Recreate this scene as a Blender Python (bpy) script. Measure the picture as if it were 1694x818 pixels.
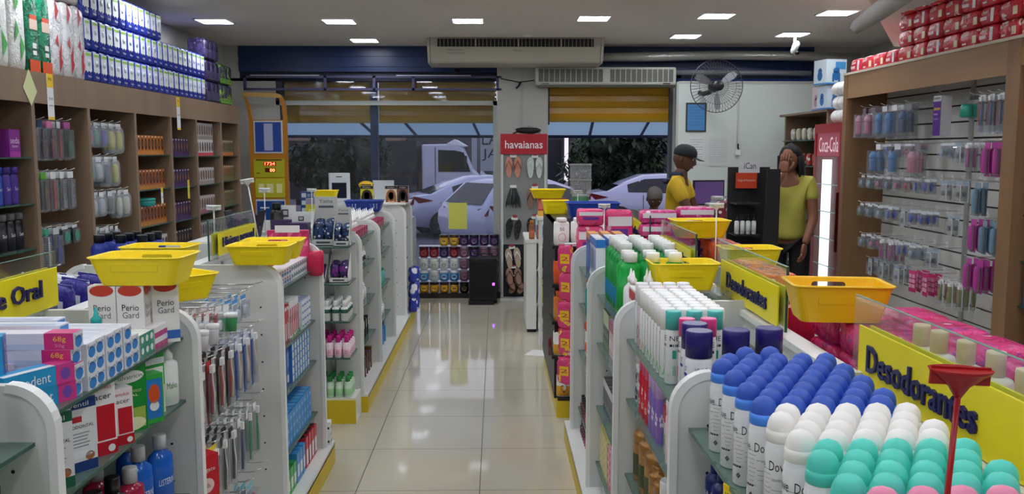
import bpy, bmesh, math, random
from mathutils import Vector, Matrix, Euler, noise
SC = bpy.context.scene
for o in list(bpy.data.objects): bpy.data.objects.remove(o)
C = SC.collection
PI = math.pi
rnd = random.Random(7)

# ---------------------------------------------------------------- camera, world, exposure
F = 1450.0
PITCH = math.atan(159 / F)
YAW = math.atan(26 / F * math.cos(PITCH))
cam_d = bpy.data.cameras.new('camera')
cam = bpy.data.objects.new('camera', cam_d)
C.objects.link(cam)
cam_d.sensor_fit = 'HORIZONTAL'
cam_d.sensor_width = 36
cam_d.lens = 36 * F / 1694
cam_d.clip_start = 0.05
cam_d.clip_end = 200
cam.location = (0, 0, 1.645)
cam.rotation_euler = (PI / 2 - PITCH, 0, -YAW)
SC.camera = cam
SC.view_settings.view_transform = 'Standard'
SC.view_settings.look = 'None'
SC.view_settings.gamma = 1
SC.view_settings.use_curve_mapping = False
SC.view_settings.exposure = 0.95
world = bpy.data.worlds.new('dusk sky')
SC.world = world
world.use_nodes = True
wn = world.node_tree
bg = wn.nodes['Background']
grad = wn.nodes.new('ShaderNodeTexGradient')
tcw = wn.nodes.new('ShaderNodeTexCoord')
mpw = wn.nodes.new('ShaderNodeMapping')
mpw.inputs['Rotation'].default_value = (0, PI / 2, 0)
rw = wn.nodes.new('ShaderNodeValToRGB')
rw.color_ramp.elements[0].color = (0.50, 0.47, 0.54, 1)
rw.color_ramp.elements[1].color = (0.40, 0.43, 0.56, 1)
wn.links.new(tcw.outputs['Generated'], mpw.inputs['Vector'])
wn.links.new(mpw.outputs['Vector'], grad.inputs['Vector'])
wn.links.new(grad.outputs['Color'], rw.inputs['Fac'])
wn.links.new(rw.outputs['Color'], bg.inputs['Color'])
bg.inputs['Strength'].default_value = 1.0
LAMP = 15.0          # emission of the ceiling panels

# ---------------------------------------------------------------- materials
_m = {}
def srgb(h):
    h = h.lstrip('#')
    v = [int(h[i:i + 2], 16) / 255 for i in (0, 2, 4)]
    return tuple(c / 12.92 if c <= .04045 else ((c + .055) / 1.055) ** 2.4 for c in v)
def mat(hexc, rough=.5, metal=0, trans=0, emit=0, coat=0, spec=.5, alpha=1, sss=0, ior=1.45, bump=0, bscale=60):
    k = (hexc, rough, metal, trans, emit, coat, spec, alpha, sss, ior, bump, bscale)
    if k in _m: return _m[k]
    m = bpy.data.materials.new('m_' + hexc.strip('#'))
    m.use_nodes = True
    b = m.node_tree.nodes['Principled BSDF']
    col = srgb(hexc) + (1,)
    b.inputs['Base Color'].default_value = col
    b.inputs['Roughness'].default_value = rough
    b.inputs['Metallic'].default_value = metal
    b.inputs['Transmission Weight'].default_value = trans
    b.inputs['Specular IOR Level'].default_value = spec
    b.inputs['Coat Weight'].default_value = coat
    b.inputs['Alpha'].default_value = alpha
    b.inputs['IOR'].default_value = ior
    if sss:
        b.inputs['Subsurface Weight'].default_value = sss
        b.inputs['Subsurface Radius'].default_value = (.01, .005, .003)
    if emit:
        b.inputs['Emission Color'].default_value = col
        b.inputs['Emission Strength'].default_value = emit
    if bump:
        nt = m.node_tree
        n = nt.nodes.new('ShaderNodeTexNoise'); n.inputs['Scale'].default_value = bscale
        tc = nt.nodes.new('ShaderNodeTexCoord')
        bp = nt.nodes.new('ShaderNodeBump'); bp.inputs['Strength'].default_value = bump; bp.inputs['Distance'].default_value = .01
        nt.links.new(tc.outputs['Object'], n.inputs['Vector'])
        nt.links.new(n.outputs['Fac'], bp.inputs['Height'])
        nt.links.new(bp.outputs['Normal'], b.inputs['Normal'])
    _m[k] = m
    return m
def film(base, prints, scale=14, rough=.22, wrinkle=.5, wscale=30, seed=0):
    """plastic film with blotchy prints in several colours: prints = [(hex, lo, hi)...] thresholds on noise"""
    k = ('film', base, tuple(prints), scale, rough, wrinkle, wscale, seed)
    if k in _m: return _m[k]
    m = bpy.data.materials.new('film_' + base.strip('#')); m.use_nodes = True
    nt = m.node_tree; b = nt.nodes['Principled BSDF']
    tc = nt.nodes.new('ShaderNodeTexCoord')
    inf = nt.nodes.new('ShaderNodeObjectInfo')
    ad = nt.nodes.new('ShaderNodeVectorMath'); ad.operation = 'ADD'
    cb = nt.nodes.new('ShaderNodeCombineXYZ')
    mu = nt.nodes.new('ShaderNodeMath'); mu.operation = 'MULTIPLY'; mu.inputs[1].default_value = 5
    nt.links.new(inf.outputs['Random'], mu.inputs[0])
    for i in range(3): nt.links.new(mu.outputs[0], cb.inputs[i])
    nt.links.new(tc.outputs['Object'], ad.inputs[0]); nt.links.new(cb.outputs[0], ad.inputs[1])
    cur = None
    for i, (hx, lo, hi) in enumerate(prints):
        v = nt.nodes.new('ShaderNodeTexVoronoi') if i % 2 == 0 else nt.nodes.new('ShaderNodeTexNoise')
        v.inputs['Scale'].default_value = scale * (1 + .45 * i) * (1 if i % 2 == 0 else .7)
        mp = nt.nodes.new('ShaderNodeMapping'); mp.inputs['Location'].default_value = (seed + i * 1.7, i * .9, i * 2.3)
        nt.links.new(ad.outputs[0], mp.inputs['Vector']); nt.links.new(mp.outputs[0], v.inputs['Vector'])
        r = nt.nodes.new('ShaderNodeValToRGB'); r.color_ramp.interpolation = 'CONSTANT'
        e = r.color_ramp.elements
        e[0].position = 0; e[0].color = (0, 0, 0, 1); e[1].position = lo; e[1].color = (1, 1, 1, 1)
        if hi < 1:
            z = e.new(hi); z.color = (0, 0, 0, 1)
        nt.links.new(v.outputs[0], r.inputs['Fac'])
        mx = nt.nodes.new('ShaderNodeMix'); mx.data_type = 'RGBA'
        nt.links.new(r.outputs['Color'], mx.inputs[0])
        if cur is None: mx.inputs[6].default_value = srgb(base) + (1,)
        else: nt.links.new(cur, mx.inputs[6])
        mx.inputs[7].default_value = srgb(hx) + (1,)
        cur = mx.outputs[2]
    if cur is None: b.inputs['Base Color'].default_value = srgb(base) + (1,)
    else: nt.links.new(cur, b.inputs['Base Color'])
    b.inputs['Roughness'].default_value = rough
    n = nt.nodes.new('ShaderNodeTexNoise'); n.inputs['Scale'].default_value = wscale; n.inputs['Detail'].default_value = 3; n.inputs['Distortion'].default_value = 1.5
    nt.links.new(ad.outputs[0], n.inputs['Vector'])
    bp = nt.nodes.new('ShaderNodeBump'); bp.inputs['Strength'].default_value = wrinkle; bp.inputs['Distance'].default_value = .012
    nt.links.new(n.outputs[0], bp.inputs['Height']); nt.links.new(bp.outputs[0], b.inputs['Normal'])
    _m[k] = m
    return m
def wood(c1, c2, sc=(2, 26, 2.0), rough=.5, name='laminate'):
    m = bpy.data.materials.new(name); m.use_nodes = True
    nt = m.node_tree; b = nt.nodes['Principled BSDF']
    tc = nt.nodes.new('ShaderNodeTexCoord'); mp = nt.nodes.new('ShaderNodeMapping'); mp.inputs['Scale'].default_value = sc
    n = nt.nodes.new('ShaderNodeTexNoise'); n.inputs['Scale'].default_value = 1.6; n.inputs['Detail'].default_value = 6; n.inputs['Distortion'].default_value = .6
    r = nt.nodes.new('ShaderNodeValToRGB'); r.color_ramp.elements[0].position = .3; r.color_ramp.elements[1].position = .72
    r.color_ramp.elements[0].color = srgb(c1) + (1,); r.color_ramp.elements[1].color = srgb(c2) + (1,)
    nt.links.new(tc.outputs['Object'], mp.inputs[0]); nt.links.new(mp.outputs[0], n.inputs['Vector'])
    nt.links.new(n.outputs[0], r.inputs[0]); nt.links.new(r.outputs[0], b.inputs['Base Color'])
    b.inputs['Roughness'].default_value = rough
    return m
WHITE = mat('#e9ebe6', .35)
PANEL = mat('#dcdedb', .42)
PWHITE = mat('#f2f3f1', .3)
STEEL = mat('#9a9d9c', .3, .9)
CHROME = mat('#c9cccb', .18, 1)
BLACK = mat('#111214', .4)
GREY = mat('#8d9090', .5)
YEL = mat('#ffe414', .38)
YELSIGN = mat('#f5e61e', .3)
NAVY = mat('#1b1c5e', .35)
PAPER = mat('#e8eaec', .6)
GLASS = mat('#dfeee6', .02, trans=1, ior=1.3, alpha=1)
def pane_mat(name, tint, refl, a=.1):
    """thin clear sheet: mostly see-through, with fresnel gloss"""
    m = bpy.data.materials.new(name); m.use_nodes = True; nt = m.node_tree; nt.nodes.clear()
    out = nt.nodes.new('ShaderNodeOutputMaterial'); tr = nt.nodes.new('ShaderNodeBsdfTransparent'); gl = nt.nodes.new('ShaderNodeBsdfGlossy')
    tr.inputs[0].default_value = srgb(tint) + (1,); gl.inputs['Roughness'].default_value = .03
    df = nt.nodes.new('ShaderNodeBsdfDiffuse'); df.inputs[0].default_value = srgb(tint) + (1,)
    lwt = nt.nodes.new('ShaderNodeLayerWeight'); lwt.inputs[0].default_value = .5
    pw5 = nt.nodes.new('ShaderNodeMath'); pw5.operation = 'POWER'; pw5.inputs[1].default_value = 5
    fr = nt.nodes.new('ShaderNodeMath'); fr.operation = 'MULTIPLY_ADD'; fr.inputs[1].default_value = .9; fr.inputs[2].default_value = .04 * (refl - 1) / .45
    nt.links.new(lwt.outputs['Facing'], pw5.inputs[0]); nt.links.new(pw5.outputs[0], fr.inputs[0])
    m1 = nt.nodes.new('ShaderNodeMixShader'); m2 = nt.nodes.new('ShaderNodeMixShader')
    m1.inputs[0].default_value = a
    nt.links.new(tr.outputs[0], m1.inputs[1]); nt.links.new(df.outputs[0], m1.inputs[2])
    nt.links.new(fr.outputs[0], m2.inputs[0]); nt.links.new(m1.outputs[0], m2.inputs[1]); nt.links.new(gl.outputs[0], m2.inputs[2])
    nt.links.new(m2.outputs[0], out.inputs[0])
    return m
PANE = pane_mat('clear glass sheet', '#f5faf8', 1.45, .03)
SHELFGLASS = pane_mat('shelf glass', '#a9c4bb', 1.5, .30)
GEDGE = mat('#2f5a4c', .2)
BLISTER = pane_mat('blister plastic', '#eef0f2', 1.5, .12)
CLEARBAG = pane_mat('clear bag', '#e9eef2', 1.5, .25)
SHOPGLASS = pane_mat('shop window glass', '#f0f4f8', 1.45, .015)

# ---------------------------------------------------------------- mesh builder
_txt = {}
def text_geo(s, off=0.0):
    k = (s, off)
    if k in _txt: return _txt[k]
    cu = bpy.data.curves.new('t', 'FONT'); cu.body = s; cu.size = 1; cu.resolution_u = 2; cu.align_x = 'CENTER'; cu.align_y = 'CENTER'; cu.offset = off
    ob = bpy.data.objects.new('t', cu)
    me = bpy.data.meshes.new_from_object(ob)
    vs = [v.co.copy() for v in me.vertices]; fs = [tuple(p.vertices) for p in me.polygons]
    bpy.data.objects.remove(ob); bpy.data.curves.remove(cu); bpy.data.meshes.remove(me)
    if vs:
        x0 = min(v.x for v in vs); x1 = max(v.x for v in vs); y0 = min(v.y for v in vs); y1 = max(v.y for v in vs)
        cx, cy = (x0 + x1) / 2, (y0 + y1) / 2
        w, h = max(x1 - x0, 1e-6), max(y1 - y0, 1e-6)
        vs = [((v.x - cx) / w, (v.y - cy) / h) for v in vs]
    _txt[k] = (vs, fs)
    return _txt[k]

class MB:
    def __init__(s):
        s.v = []; s.f = []; s.m = []; s.s = []; s.mats = []
    def mi(s, m):
        if m not in s.mats: s.mats.append(m)
        return s.mats.index(m)
    def add(s, vs, fs, m, smooth=False, M=None):
        o = len(s.v)
        for v in vs:
            v = Vector(v)
            if M is not None: v = M @ v
            s.v.append(tuple(v))
        i = s.mi(m) if not isinstance(m, list) else None
        for k, f in enumerate(fs):
            s.f.append([o + a for a in f]); s.m.append(i if i is not None else s.mi(m[k])); s.s.append(smooth)
        return s
    def box(s, x0, y0, z0, x1, y1, z1, m, M=None):
        vs = [(x0, y0, z0), (x1, y0, z0), (x1, y1, z0), (x0, y1, z0), (x0, y0, z1), (x1, y0, z1), (x1, y1, z1), (x0, y1, z1)]
        return s.add(vs, [(3, 2, 1, 0), (4, 5, 6, 7), (0, 1, 5, 4), (1, 2, 6, 5), (2, 3, 7, 6), (3, 0, 4, 7)], m, False, M)
    def cb(s, cx, cy, z0, w, d, h, m, M=None):
        return s.box(cx - w / 2, cy - d / 2, z0, cx + w / 2, cy + d / 2, z0 + h, m, M)
    def rbox(s, x0, y0, z0, x1, y1, z1, r, m, n=3, M=None):
        """box with rounded vertical edges"""
        pts = []
        for cx, cy, a0 in ((x1 - r, y1 - r, 0), (x0 + r, y1 - r, PI / 2), (x0 + r, y0 + r, PI), (x1 - r, y0 + r, 1.5 * PI)):
            for i in range(n + 1):
                a = a0 + i * PI / 2 / n
                pts.append((cx + r * math.cos(a), cy + r * math.sin(a)))
        return s.prism(pts, 'z', z0, z1, m, M)
    def prism(s, p, axis, a, b, m, M=None, smooth=False):
        n = len(p)
        def q(u, v, t):
            return (u, v, t) if axis == 'z' else ((u, t, v) if axis == 'y' else (t, u, v))
        vs = [q(u, v, a) for u, v in p] + [q(u, v, b) for u, v in p]
        fs = [tuple(range(n)), tuple(range(2 * n - 1, n - 1, -1))] + [(i, i + n, (i + 1) % n + n, (i + 1) % n) for i in range(n)]
        o = len(s.f)
        s.add(vs, fs, m, False, M)
        if smooth:
            for i in range(o + 2, len(s.s)): s.s[i] = True
        return s
    def lathe(s, prof, m, n=16, sx=1, sy=1, c=(0, 0, 0), M=None, cap=True):
        """prof [(r,z[,mat])...] bottom to top; mat on the segment that starts there"""
        vs = []; fs = []; ms = []; cur = m
        for p in prof:
            for i in range(n):
                a = 2 * PI * i / n
                vs.append((c[0] + p[0] * sx * math.cos(a), c[1] + p[0] * sy * math.sin(a), c[2] + p[1]))
        for j in range(len(prof) - 1):
            if len(prof[j]) > 2: cur = prof[j][2]
            for i in range(n):
                k = (i + 1) % n
                fs.append((j * n + i, j * n + k, (j + 1) * n + k, (j + 1) * n + i)); ms.append(cur)
        s.add(vs, fs, ms, True, M)
        if cap:
            o = len(s.v) - len(vs)
            s.f.append([o + i for i in range(n - 1, -1, -1)]); s.m.append(s.mi(ms[0])); s.s.append(False)
            s.f.append([o + (len(prof) - 1) * n + i for i in range(n)]); s.m.append(s.mi(ms[-1])); s.s.append(False)
        return s
    def tube(s, pts, r, m, n=6, M=None):
        pts = [Vector(p) for p in pts]
        rs = r if isinstance(r, (list, tuple)) else [r] * len(pts)
        vs = []; fs = []
        t0 = (pts[1] - pts[0]).normalized()
        up = Vector((0, 0, 1)) if abs(t0.z) < .9 else Vector((1, 0, 0))
        a = t0.cross(up).normalized()
        for i, p in enumerate(pts):
            t = (pts[min(i + 1, len(pts) - 1)] - pts[max(i - 1, 0)]).normalized()
            a = (a - t * a.dot(t)).normalized(); b = t.cross(a)
            for k in range(n):
                g = 2 * PI * k / n
                vs.append(p + (a * math.cos(g) + b * math.sin(g)) * rs[i])
        for i in range(len(pts) - 1):
            for k in range(n):
                l = (k + 1) % n
                fs.append((i * n + k, i * n + l, (i + 1) * n + l, (i + 1) * n + k))
        fs.append(tuple(range(n - 1, -1, -1))); fs.append(tuple((len(pts) - 1) * n + k for k in range(n)))
        return s.add(vs, fs, m, True, M)
    def pillow(s, w, d, h, m, c=(0, 0, 0), ex=.35, n=12, k=8, noise_amp=.0, seed=0, M=None, seam=True, tilt=0):
        """puffy pack, superellipsoid centred at c; ends pinched along x"""
        vs = []; fs = []
        def sp(v, e): return math.copysign(abs(v) ** e, v)
        for j in range(k + 1):
            ph = -PI / 2 + PI * j / k
            for i in range(n):
                th = 2 * PI * i / n
                x = w / 2 * sp(math.cos(ph), ex) * sp(math.cos(th), ex)
                y = d / 2 * sp(math.cos(ph), ex) * sp(math.sin(th), ex)
                z = h / 2 * sp(math.sin(ph), ex)
                if noise_amp:
                    q = noise.noise(Vector((x * 25 + seed, y * 25, z * 25))) * noise_amp
                    x += q * w; y += q * d; z += q * h
                vs.append((c[0] + x, c[1] + y, c[2] + z))
        for j in range(k):
            for i in range(n):
                l = (i + 1) % n
                fs.append((j * n + i, j * n + l, (j + 1) * n + l, (j + 1) * n + i))
        return s.add(vs, fs, m, True, M)
    def quad(s, o, u, v, m, M=None):
        o = Vector(o); u = Vector(u); v = Vector(v)
        return s.add([o, o + u, o + u + v, o + v], [(0, 1, 2, 3)], m, False, M)
    def text(s, st, o, u, v, w, h, m, thick=0, off=0.0, M=None):
        """flat lettering centred at o, spanning w along u and h along v"""
        vs, fs = text_geo(st, off)
        o = Vector(o); u = Vector(u).normalized(); v = Vector(v).normalized(); nrm = u.cross(v)
        P = [o + u * (a * w) + v * (b * h) + nrm * thick for a, b in vs]
        s.add(P, fs, m, False, M)
        if thick:
            B = [o + u * (a * w) + v * (b * h) for a, b in vs]
            from collections import Counter
            ec = Counter()
            for f in fs:
                for i in range(len(f)):
                    ec[(f[i], f[(i + 1) % len(f)])] += 1
            n = len(P)
            side = [(a + n, b + n, b, a) for (a, b) in ec if ec[(b, a)] == 0]
            s.add(P + B, side, m, False, M)
        return s
    def textcyl(s, st, r, zc, h, arc, a0, m, sy=1, vertical=False, M=None, off=0.0):
        vs, fs = text_geo(st, off)
        if vertical:
            P = [(r * math.cos(a0 - b * arc), sy * r * math.sin(a0 - b * arc), zc + a * h) for a, b in vs]
        else:
            P = [(r * math.cos(a0 + a * arc), sy * r * math.sin(a0 + a * arc), zc + b * h) for a, b in vs]
        return s.add(P, fs, m, False, M)
    def mesh(s, name='part', bevel=0, seg=2):
        me = bpy.data.meshes.new(name)
        me.from_pydata(s.v, [], s.f)
        for mm in s.mats: me.materials.append(mm)
        me.polygons.foreach_set('material_index', s.m)
        me.polygons.foreach_set('use_smooth', s.s)
        me.update()
        if bevel:
            bm = bmesh.new(); bm.from_mesh(me)
            es = [e for e in bm.edges if len(e.link_faces) == 2 and e.calc_face_angle(0) > .6]
            bmesh.ops.bevel(bm, geom=es, offset=bevel, segments=seg, affect='EDGES', profile=.5, clamp_overlap=True)
            bm.to_mesh(me); bm.free()
        return me

def at(x, y, **k):
    """world point that the photograph's pixel (x, y) shows on the plane X=, Y= or Z="""
    fw = Vector((math.sin(YAW) * math.cos(PITCH), math.cos(YAW) * math.cos(PITCH), -math.sin(PITCH)))
    rt = Vector((math.cos(YAW), -math.sin(YAW), 0)); up = rt.cross(fw)
    d = fw + rt * ((x - 847) / F) - up * ((y - 409) / F)
    (a, v), = k.items(); i = 'XYZ'.index(a); c = Vector((0, 0, 1.645))
    return c + d * ((v - c[i]) / d[i])

# ---------------------------------------------------------------- objects
def link(name, data, parent=None, loc=None, rz=None):
    o = bpy.data.objects.new(name, data); C.objects.link(o)
    if parent is not None: o.parent = parent
    if loc is not None: o.location = loc
    if rz is not None: o.rotation_euler = rz if isinstance(rz, tuple) else (0, 0, rz)
    return o
def struct(name, mb, parent=None, bevel=0):
    o = link(name, mb.mesh(name, bevel), parent)
    if parent is None: o['kind'] = 'structure'
    return o
def tag(o, label, cat, group=None, kind=None):
    o['label'] = label; o['category'] = cat
    if group: o['group'] = group
    if kind: o['kind'] = kind
    return o
_cnt = {}
class Proto:
    """a kind of thing: base mesh, or Empty with parts [(name, mesh, [subparts])]"""
    def __init__(s, name, cat, parts, size=(0, 0, 0)):
        s.name = name; s.cat = cat; s.parts = parts; s.size = size; s.first = None
        s.parts = [(p + ([],))[:3] if len(p) < 3 else p for p in parts]
    def put(s, loc, rz=0, label='', group=None, scale=1):
        rot = rz if isinstance(rz, tuple) else (0, 0, rz)
        if s.first is None:
            if len(s.parts) == 1 and not s.parts[0][2]:
                r = link(s.name, s.parts[0][1])
            else:
                r = link(s.name, None); r.empty_display_size = .02
                for n, me, sub in s.parts:
                    c = link(n, me, r)
                    for q in sub: link(q[0], q[1], c)
            s.first = r
        else:
            r = s.first.copy(); C.objects.link(r)
            for k in ('group',):
                if k in r: del r[k]
            for ch in s.first.children:
                c = ch.copy(); C.objects.link(c); c.parent = r
                for g in ch.children:
                    d = g.copy(); C.objects.link(d); d.parent = c
        r.location = loc; r.rotation_euler = rot
        if scale != 1: r.scale = (scale,) * 3 if not isinstance(scale, tuple) else scale
        tag(r, label, s.cat, group)
        return r
# ================================================================= ROOM
def tile_mat():
    m = bpy.data.materials.new('polished tile'); m.use_nodes = True; nt = m.node_tree; b = nt.nodes['Principled BSDF']
    tc = nt.nodes.new('ShaderNodeTexCoord')
    sx = nt.nodes.new('ShaderNodeSeparateXYZ'); nt.links.new(tc.outputs['Object'], sx.inputs[0])
    outs = []
    for ax, off in ((0, .684), (1, -4.12)):
        a = nt.nodes.new('ShaderNodeMath'); a.operation = 'ADD'; a.inputs[1].default_value = off + 60; nt.links.new(sx.outputs[ax], a.inputs[0])
        w = nt.nodes.new('ShaderNodeMath'); w.operation = 'MODULO'; w.inputs[1].default_value = .6; nt.links.new(a.outputs[0], w.inputs[0])
        c = nt.nodes.new('ShaderNodeMath'); c.operation = 'SUBTRACT'; c.inputs[1].default_value = .3; nt.links.new(w.outputs[0], c.inputs[0])
        d = nt.nodes.new('ShaderNodeMath'); d.operation = 'ABSOLUTE'; nt.links.new(c.outputs[0], d.inputs[0])
        g = nt.nodes.new('ShaderNodeMath'); g.operation = 'GREATER_THAN'; g.inputs[1].default_value = .2978; nt.links.new(d.outputs[0], g.inputs[0])
        outs.append(g.outputs[0])
    mx = nt.nodes.new('ShaderNodeMath'); mx.operation = 'MAXIMUM'; nt.links.new(outs[0], mx.inputs[0]); nt.links.new(outs[1], mx.inputs[1])
    n = nt.nodes.new('ShaderNodeTexNoise'); n.inputs['Scale'].default_value = 2.5; n.inputs['Detail'].default_value = 8
    nt.links.new(tc.outputs['Object'], n.inputs['Vector'])
    r = nt.nodes.new('ShaderNodeValToRGB'); r.color_ramp.elements[0].color = srgb('#c3bdaa') + (1,); r.color_ramp.elements[1].color = srgb('#cfc9b6') + (1,)
    nt.links.new(n.outputs[0], r.inputs[0])
    mc = nt.nodes.new('ShaderNodeMix'); mc.data_type = 'RGBA'; mc.inputs[7].default_value = srgb('#4a463f') + (1,)
    nt.links.new(mx.outputs[0], mc.inputs[0]); nt.links.new(r.outputs[0], mc.inputs[6]); nt.links.new(mc.outputs[2], b.inputs['Base Color'])
    ro = nt.nodes.new('ShaderNodeMath'); ro.operation = 'MULTIPLY_ADD'; ro.inputs[1].default_value = .5; ro.inputs[2].default_value = .055
    nt.links.new(mx.outputs[0], ro.inputs[0]); nt.links.new(ro.outputs[0], b.inputs['Roughness'])
    b.inputs['IOR'].default_value = 1.6
    return m
def plaster(name, c1, c2, sc=1.5):
    m = bpy.data.materials.new(name); m.use_nodes = True; nt = m.node_tree; b = nt.nodes['Principled BSDF']
    tc = nt.nodes.new('ShaderNodeTexCoord'); n = nt.nodes.new('ShaderNodeTexNoise'); n.inputs['Scale'].default_value = sc; n.inputs['Detail'].default_value = 6
    r = nt.nodes.new('ShaderNodeValToRGB'); r.color_ramp.elements[0].position = .3; r.color_ramp.elements[0].color = srgb(c1) + (1,); r.color_ramp.elements[1].color = srgb(c2) + (1,)
    nt.links.new(tc.outputs['Object'], n.inputs['Vector']); nt.links.new(n.outputs[0], r.inputs[0]); nt.links.new(r.outputs[0], b.inputs['Base Color'])
    b.inputs['Roughness'].default_value = .75
    return m
YW = 9.95
CEIL = 2.8
wallm = plaster('painted wall', '#b9bab5', '#c4c5c0')
ceilm = plaster('painted ceiling', '#d9d2ca', '#dfd8d0', .8)
struct('floor', MB().box(-3.2, -2.6, -.12, 4.4, YW + .05, 0, tile_mat()))
struct('ceiling', MB().box(-3.2, -2.6, CEIL, 4.4, YW + .3, CEIL + .12, ceilm))
struct('wall_left', MB().box(-3.2, -2.6, 0, -3.02, YW + .25, CEIL, wallm))
struct('wall_right', MB().box(4.2, -2.6, 0, 4.4, YW + .25, CEIL, wallm))
struct('wall_rear', MB().box(-3.02, -2.6, 0, 4.2, -2.45, CEIL, wallm))
struct('wall_front', MB().box(-3.02, YW, 0, -2.46, YW + .22, 2.45, wallm).box(.01, YW - .12, 0, .575, YW + .22, 2.62, wallm)
       .box(1.99, YW - .0, 0, 2.08, YW + .22, 2.6, wallm).box(3.55, YW, 0, 4.2, YW + .22, CEIL, wallm).box(-3.02, YW + .19, 2.45, 3.55, YW + .22, CEIL, wallm).box(-3.02, YW - .03, 2.45, -2.85, YW + .19, CEIL, wallm))
struct('trim_1', MB().box(.27, YW - .128, 1.85, .30, YW - .119, 2.55, mat('#b3b4b0', .5)))
# dark blue painted band over the openings with roller shutter boxes
bluem = mat('#1b3160', .35)
b = MB()
for i in range(5):
    z0 = 2.52 + i * .056
    b.box(-2.85, YW - .04 - .012 * (i % 2), z0, -.45, YW + .2, z0 + .056, bluem)
    b.box(-.40, YW - .04 - .012 * (i % 2), z0, 3.42, YW + .2, z0 + .056, bluem)
b.box(-3.02, YW, 2.42, 3.55, YW + .2, 2.53, mat('#141d33', .5))
struct('trim_2', b)
struct('trim_3', MB().box(-1.42, YW + .06, 0, -1.34, YW + .16, 2.6, mat('#1d3357', .4)).box(-2.46, YW + .02, 0, -2.39, YW + .12, 2.45, mat('#26303f', .5)))
struct('trim_4', MB().box(3.42, YW - .05, 2.05, 3.55, YW, CEIL, mat('#1c2a55', .4)).box(1.99, YW - .06, 2.40, 3.5, YW - .01, 2.45, mat('#2b47a0', .4)))
# roller shutters, half lowered outside the glass
def slat_mat(name, c):
    m = mat(c, .28, spec=.6)
    return m
yelslat = mat('#b98a10', .25)
def shutter(x0, x1, z0, z1, y, label):
    b = MB(); n = max(1, int((z1 - z0) / .11)); h = (z1 - z0) / n
    for i in range(n):
        a = z0 + i * h
        b.add([(x0, y, a), (x1, y, a), (x1, y - .006, a + h * .5), (x0, y - .006, a + h * .5), (x1, y, a + h * .96), (x0, y, a + h * .96), (x1, y + .012, a + h), (x0, y + .012, a + h)],
              [(0, 1, 2, 3), (3, 2, 4, 5), (5, 4, 6, 7)], yelslat)
    b.box(x0, y + .012, z0, x1, y + .025, z1, yelslat)
    e = link('roller_shutter', None); e.location = (0, 0, 0)
    link('shutter_curtain', b.mesh('c'), e)
    link('bottom_rail', MB().box(x0, y - .012, z0 - .03, x1, y + .028, z0, mat('#9a7a1c', .4)).mesh('r'), e)
    tag(e, label, 'roller shutter')
shutter(-2.40, -1.43, 1.99, 2.55, YW + .14, 'yellow roller shutter lowered behind the left half of the big window')
shutter(-1.33, .005, 1.99, 2.55, YW + .14, 'yellow roller shutter lowered behind the right half of the big window')
shutter(.58, 1.985, 2.0, 2.55, YW + .08, 'yellow roller shutter half lowered over the open entrance')
shutter(2.09, 3.40, 2.42, 2.60, YW + .02, 'narrow strip of yellow shutter above the white partition')
# window frame, crossbar, glass
al = mat('#b5bbb6', .4)
w = struct('window_1', MB().box(-2.46, YW + .0, 2.155, .01, YW + .04, 2.205, al).box(-.035, YW + .0, 0, .01, YW + .04, 2.205, al)
           .box(-2.46, YW, 0, -2.42, YW + .04, 2.205, al).box(-2.46, YW, 0, .01, YW + .04, .05, al))
link('window_pane', MB().box(-2.42, YW + .015, .05, -.035, YW + .023, 2.155, SHOPGLASS).box(-2.42, YW + .015, 2.205, .0, YW + .023, 2.50, SHOPGLASS).mesh('p'), w)
struct('door_1', MB().box(.575, YW + .0, 1.94, .60, YW + .1, 2.5, mat('#3a3a30', .5)).box(1.955, YW + .0, 0, 1.99, YW + .1, 2.5, mat('#4d5258', .5)))
# thin steel truss in front of the window
pt = mat('#4a4668', .4)
b = MB()
y = YW - .125
b.box(-2.78, y, 2.445, .06, y + .03, 2.47, pt).box(-2.78, y, 2.31, .06, y + .03, 2.335, pt)
for x in (-2.78, -1.9, -1.36, -.93, .0): b.box(x, y, 2.31, x + .03, y + .03, 2.47, pt)
b.box(-2.7, y - .003, 2.468, -1.95, y + .03, 2.478, mat('#c2c4d6', .3)).box(-1.1, y - .003, 2.468, -.28, y + .03, 2.478, mat('#c2c4d6', .3))
o = link('steel_truss', b.mesh('t'))
tag(o, 'thin purple grey steel truss spanning the top of the big window', 'truss')
# sealed white partition by the counter
pw = mat('#cfd8d2', .45)
struct('wall_partition', MB().box(1.98, YW - .32, 0, 3.5, YW - .27, 2.385, pw).box(1.98, YW - .325, 2.37, 3.5, YW - .26, 2.40, al).box(3.47, YW - .33, 0, 3.5, YW - .26, 2.39, al).box(1.96, YW - .33, 0, 1.985, YW - .26, 2.39, al))
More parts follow.
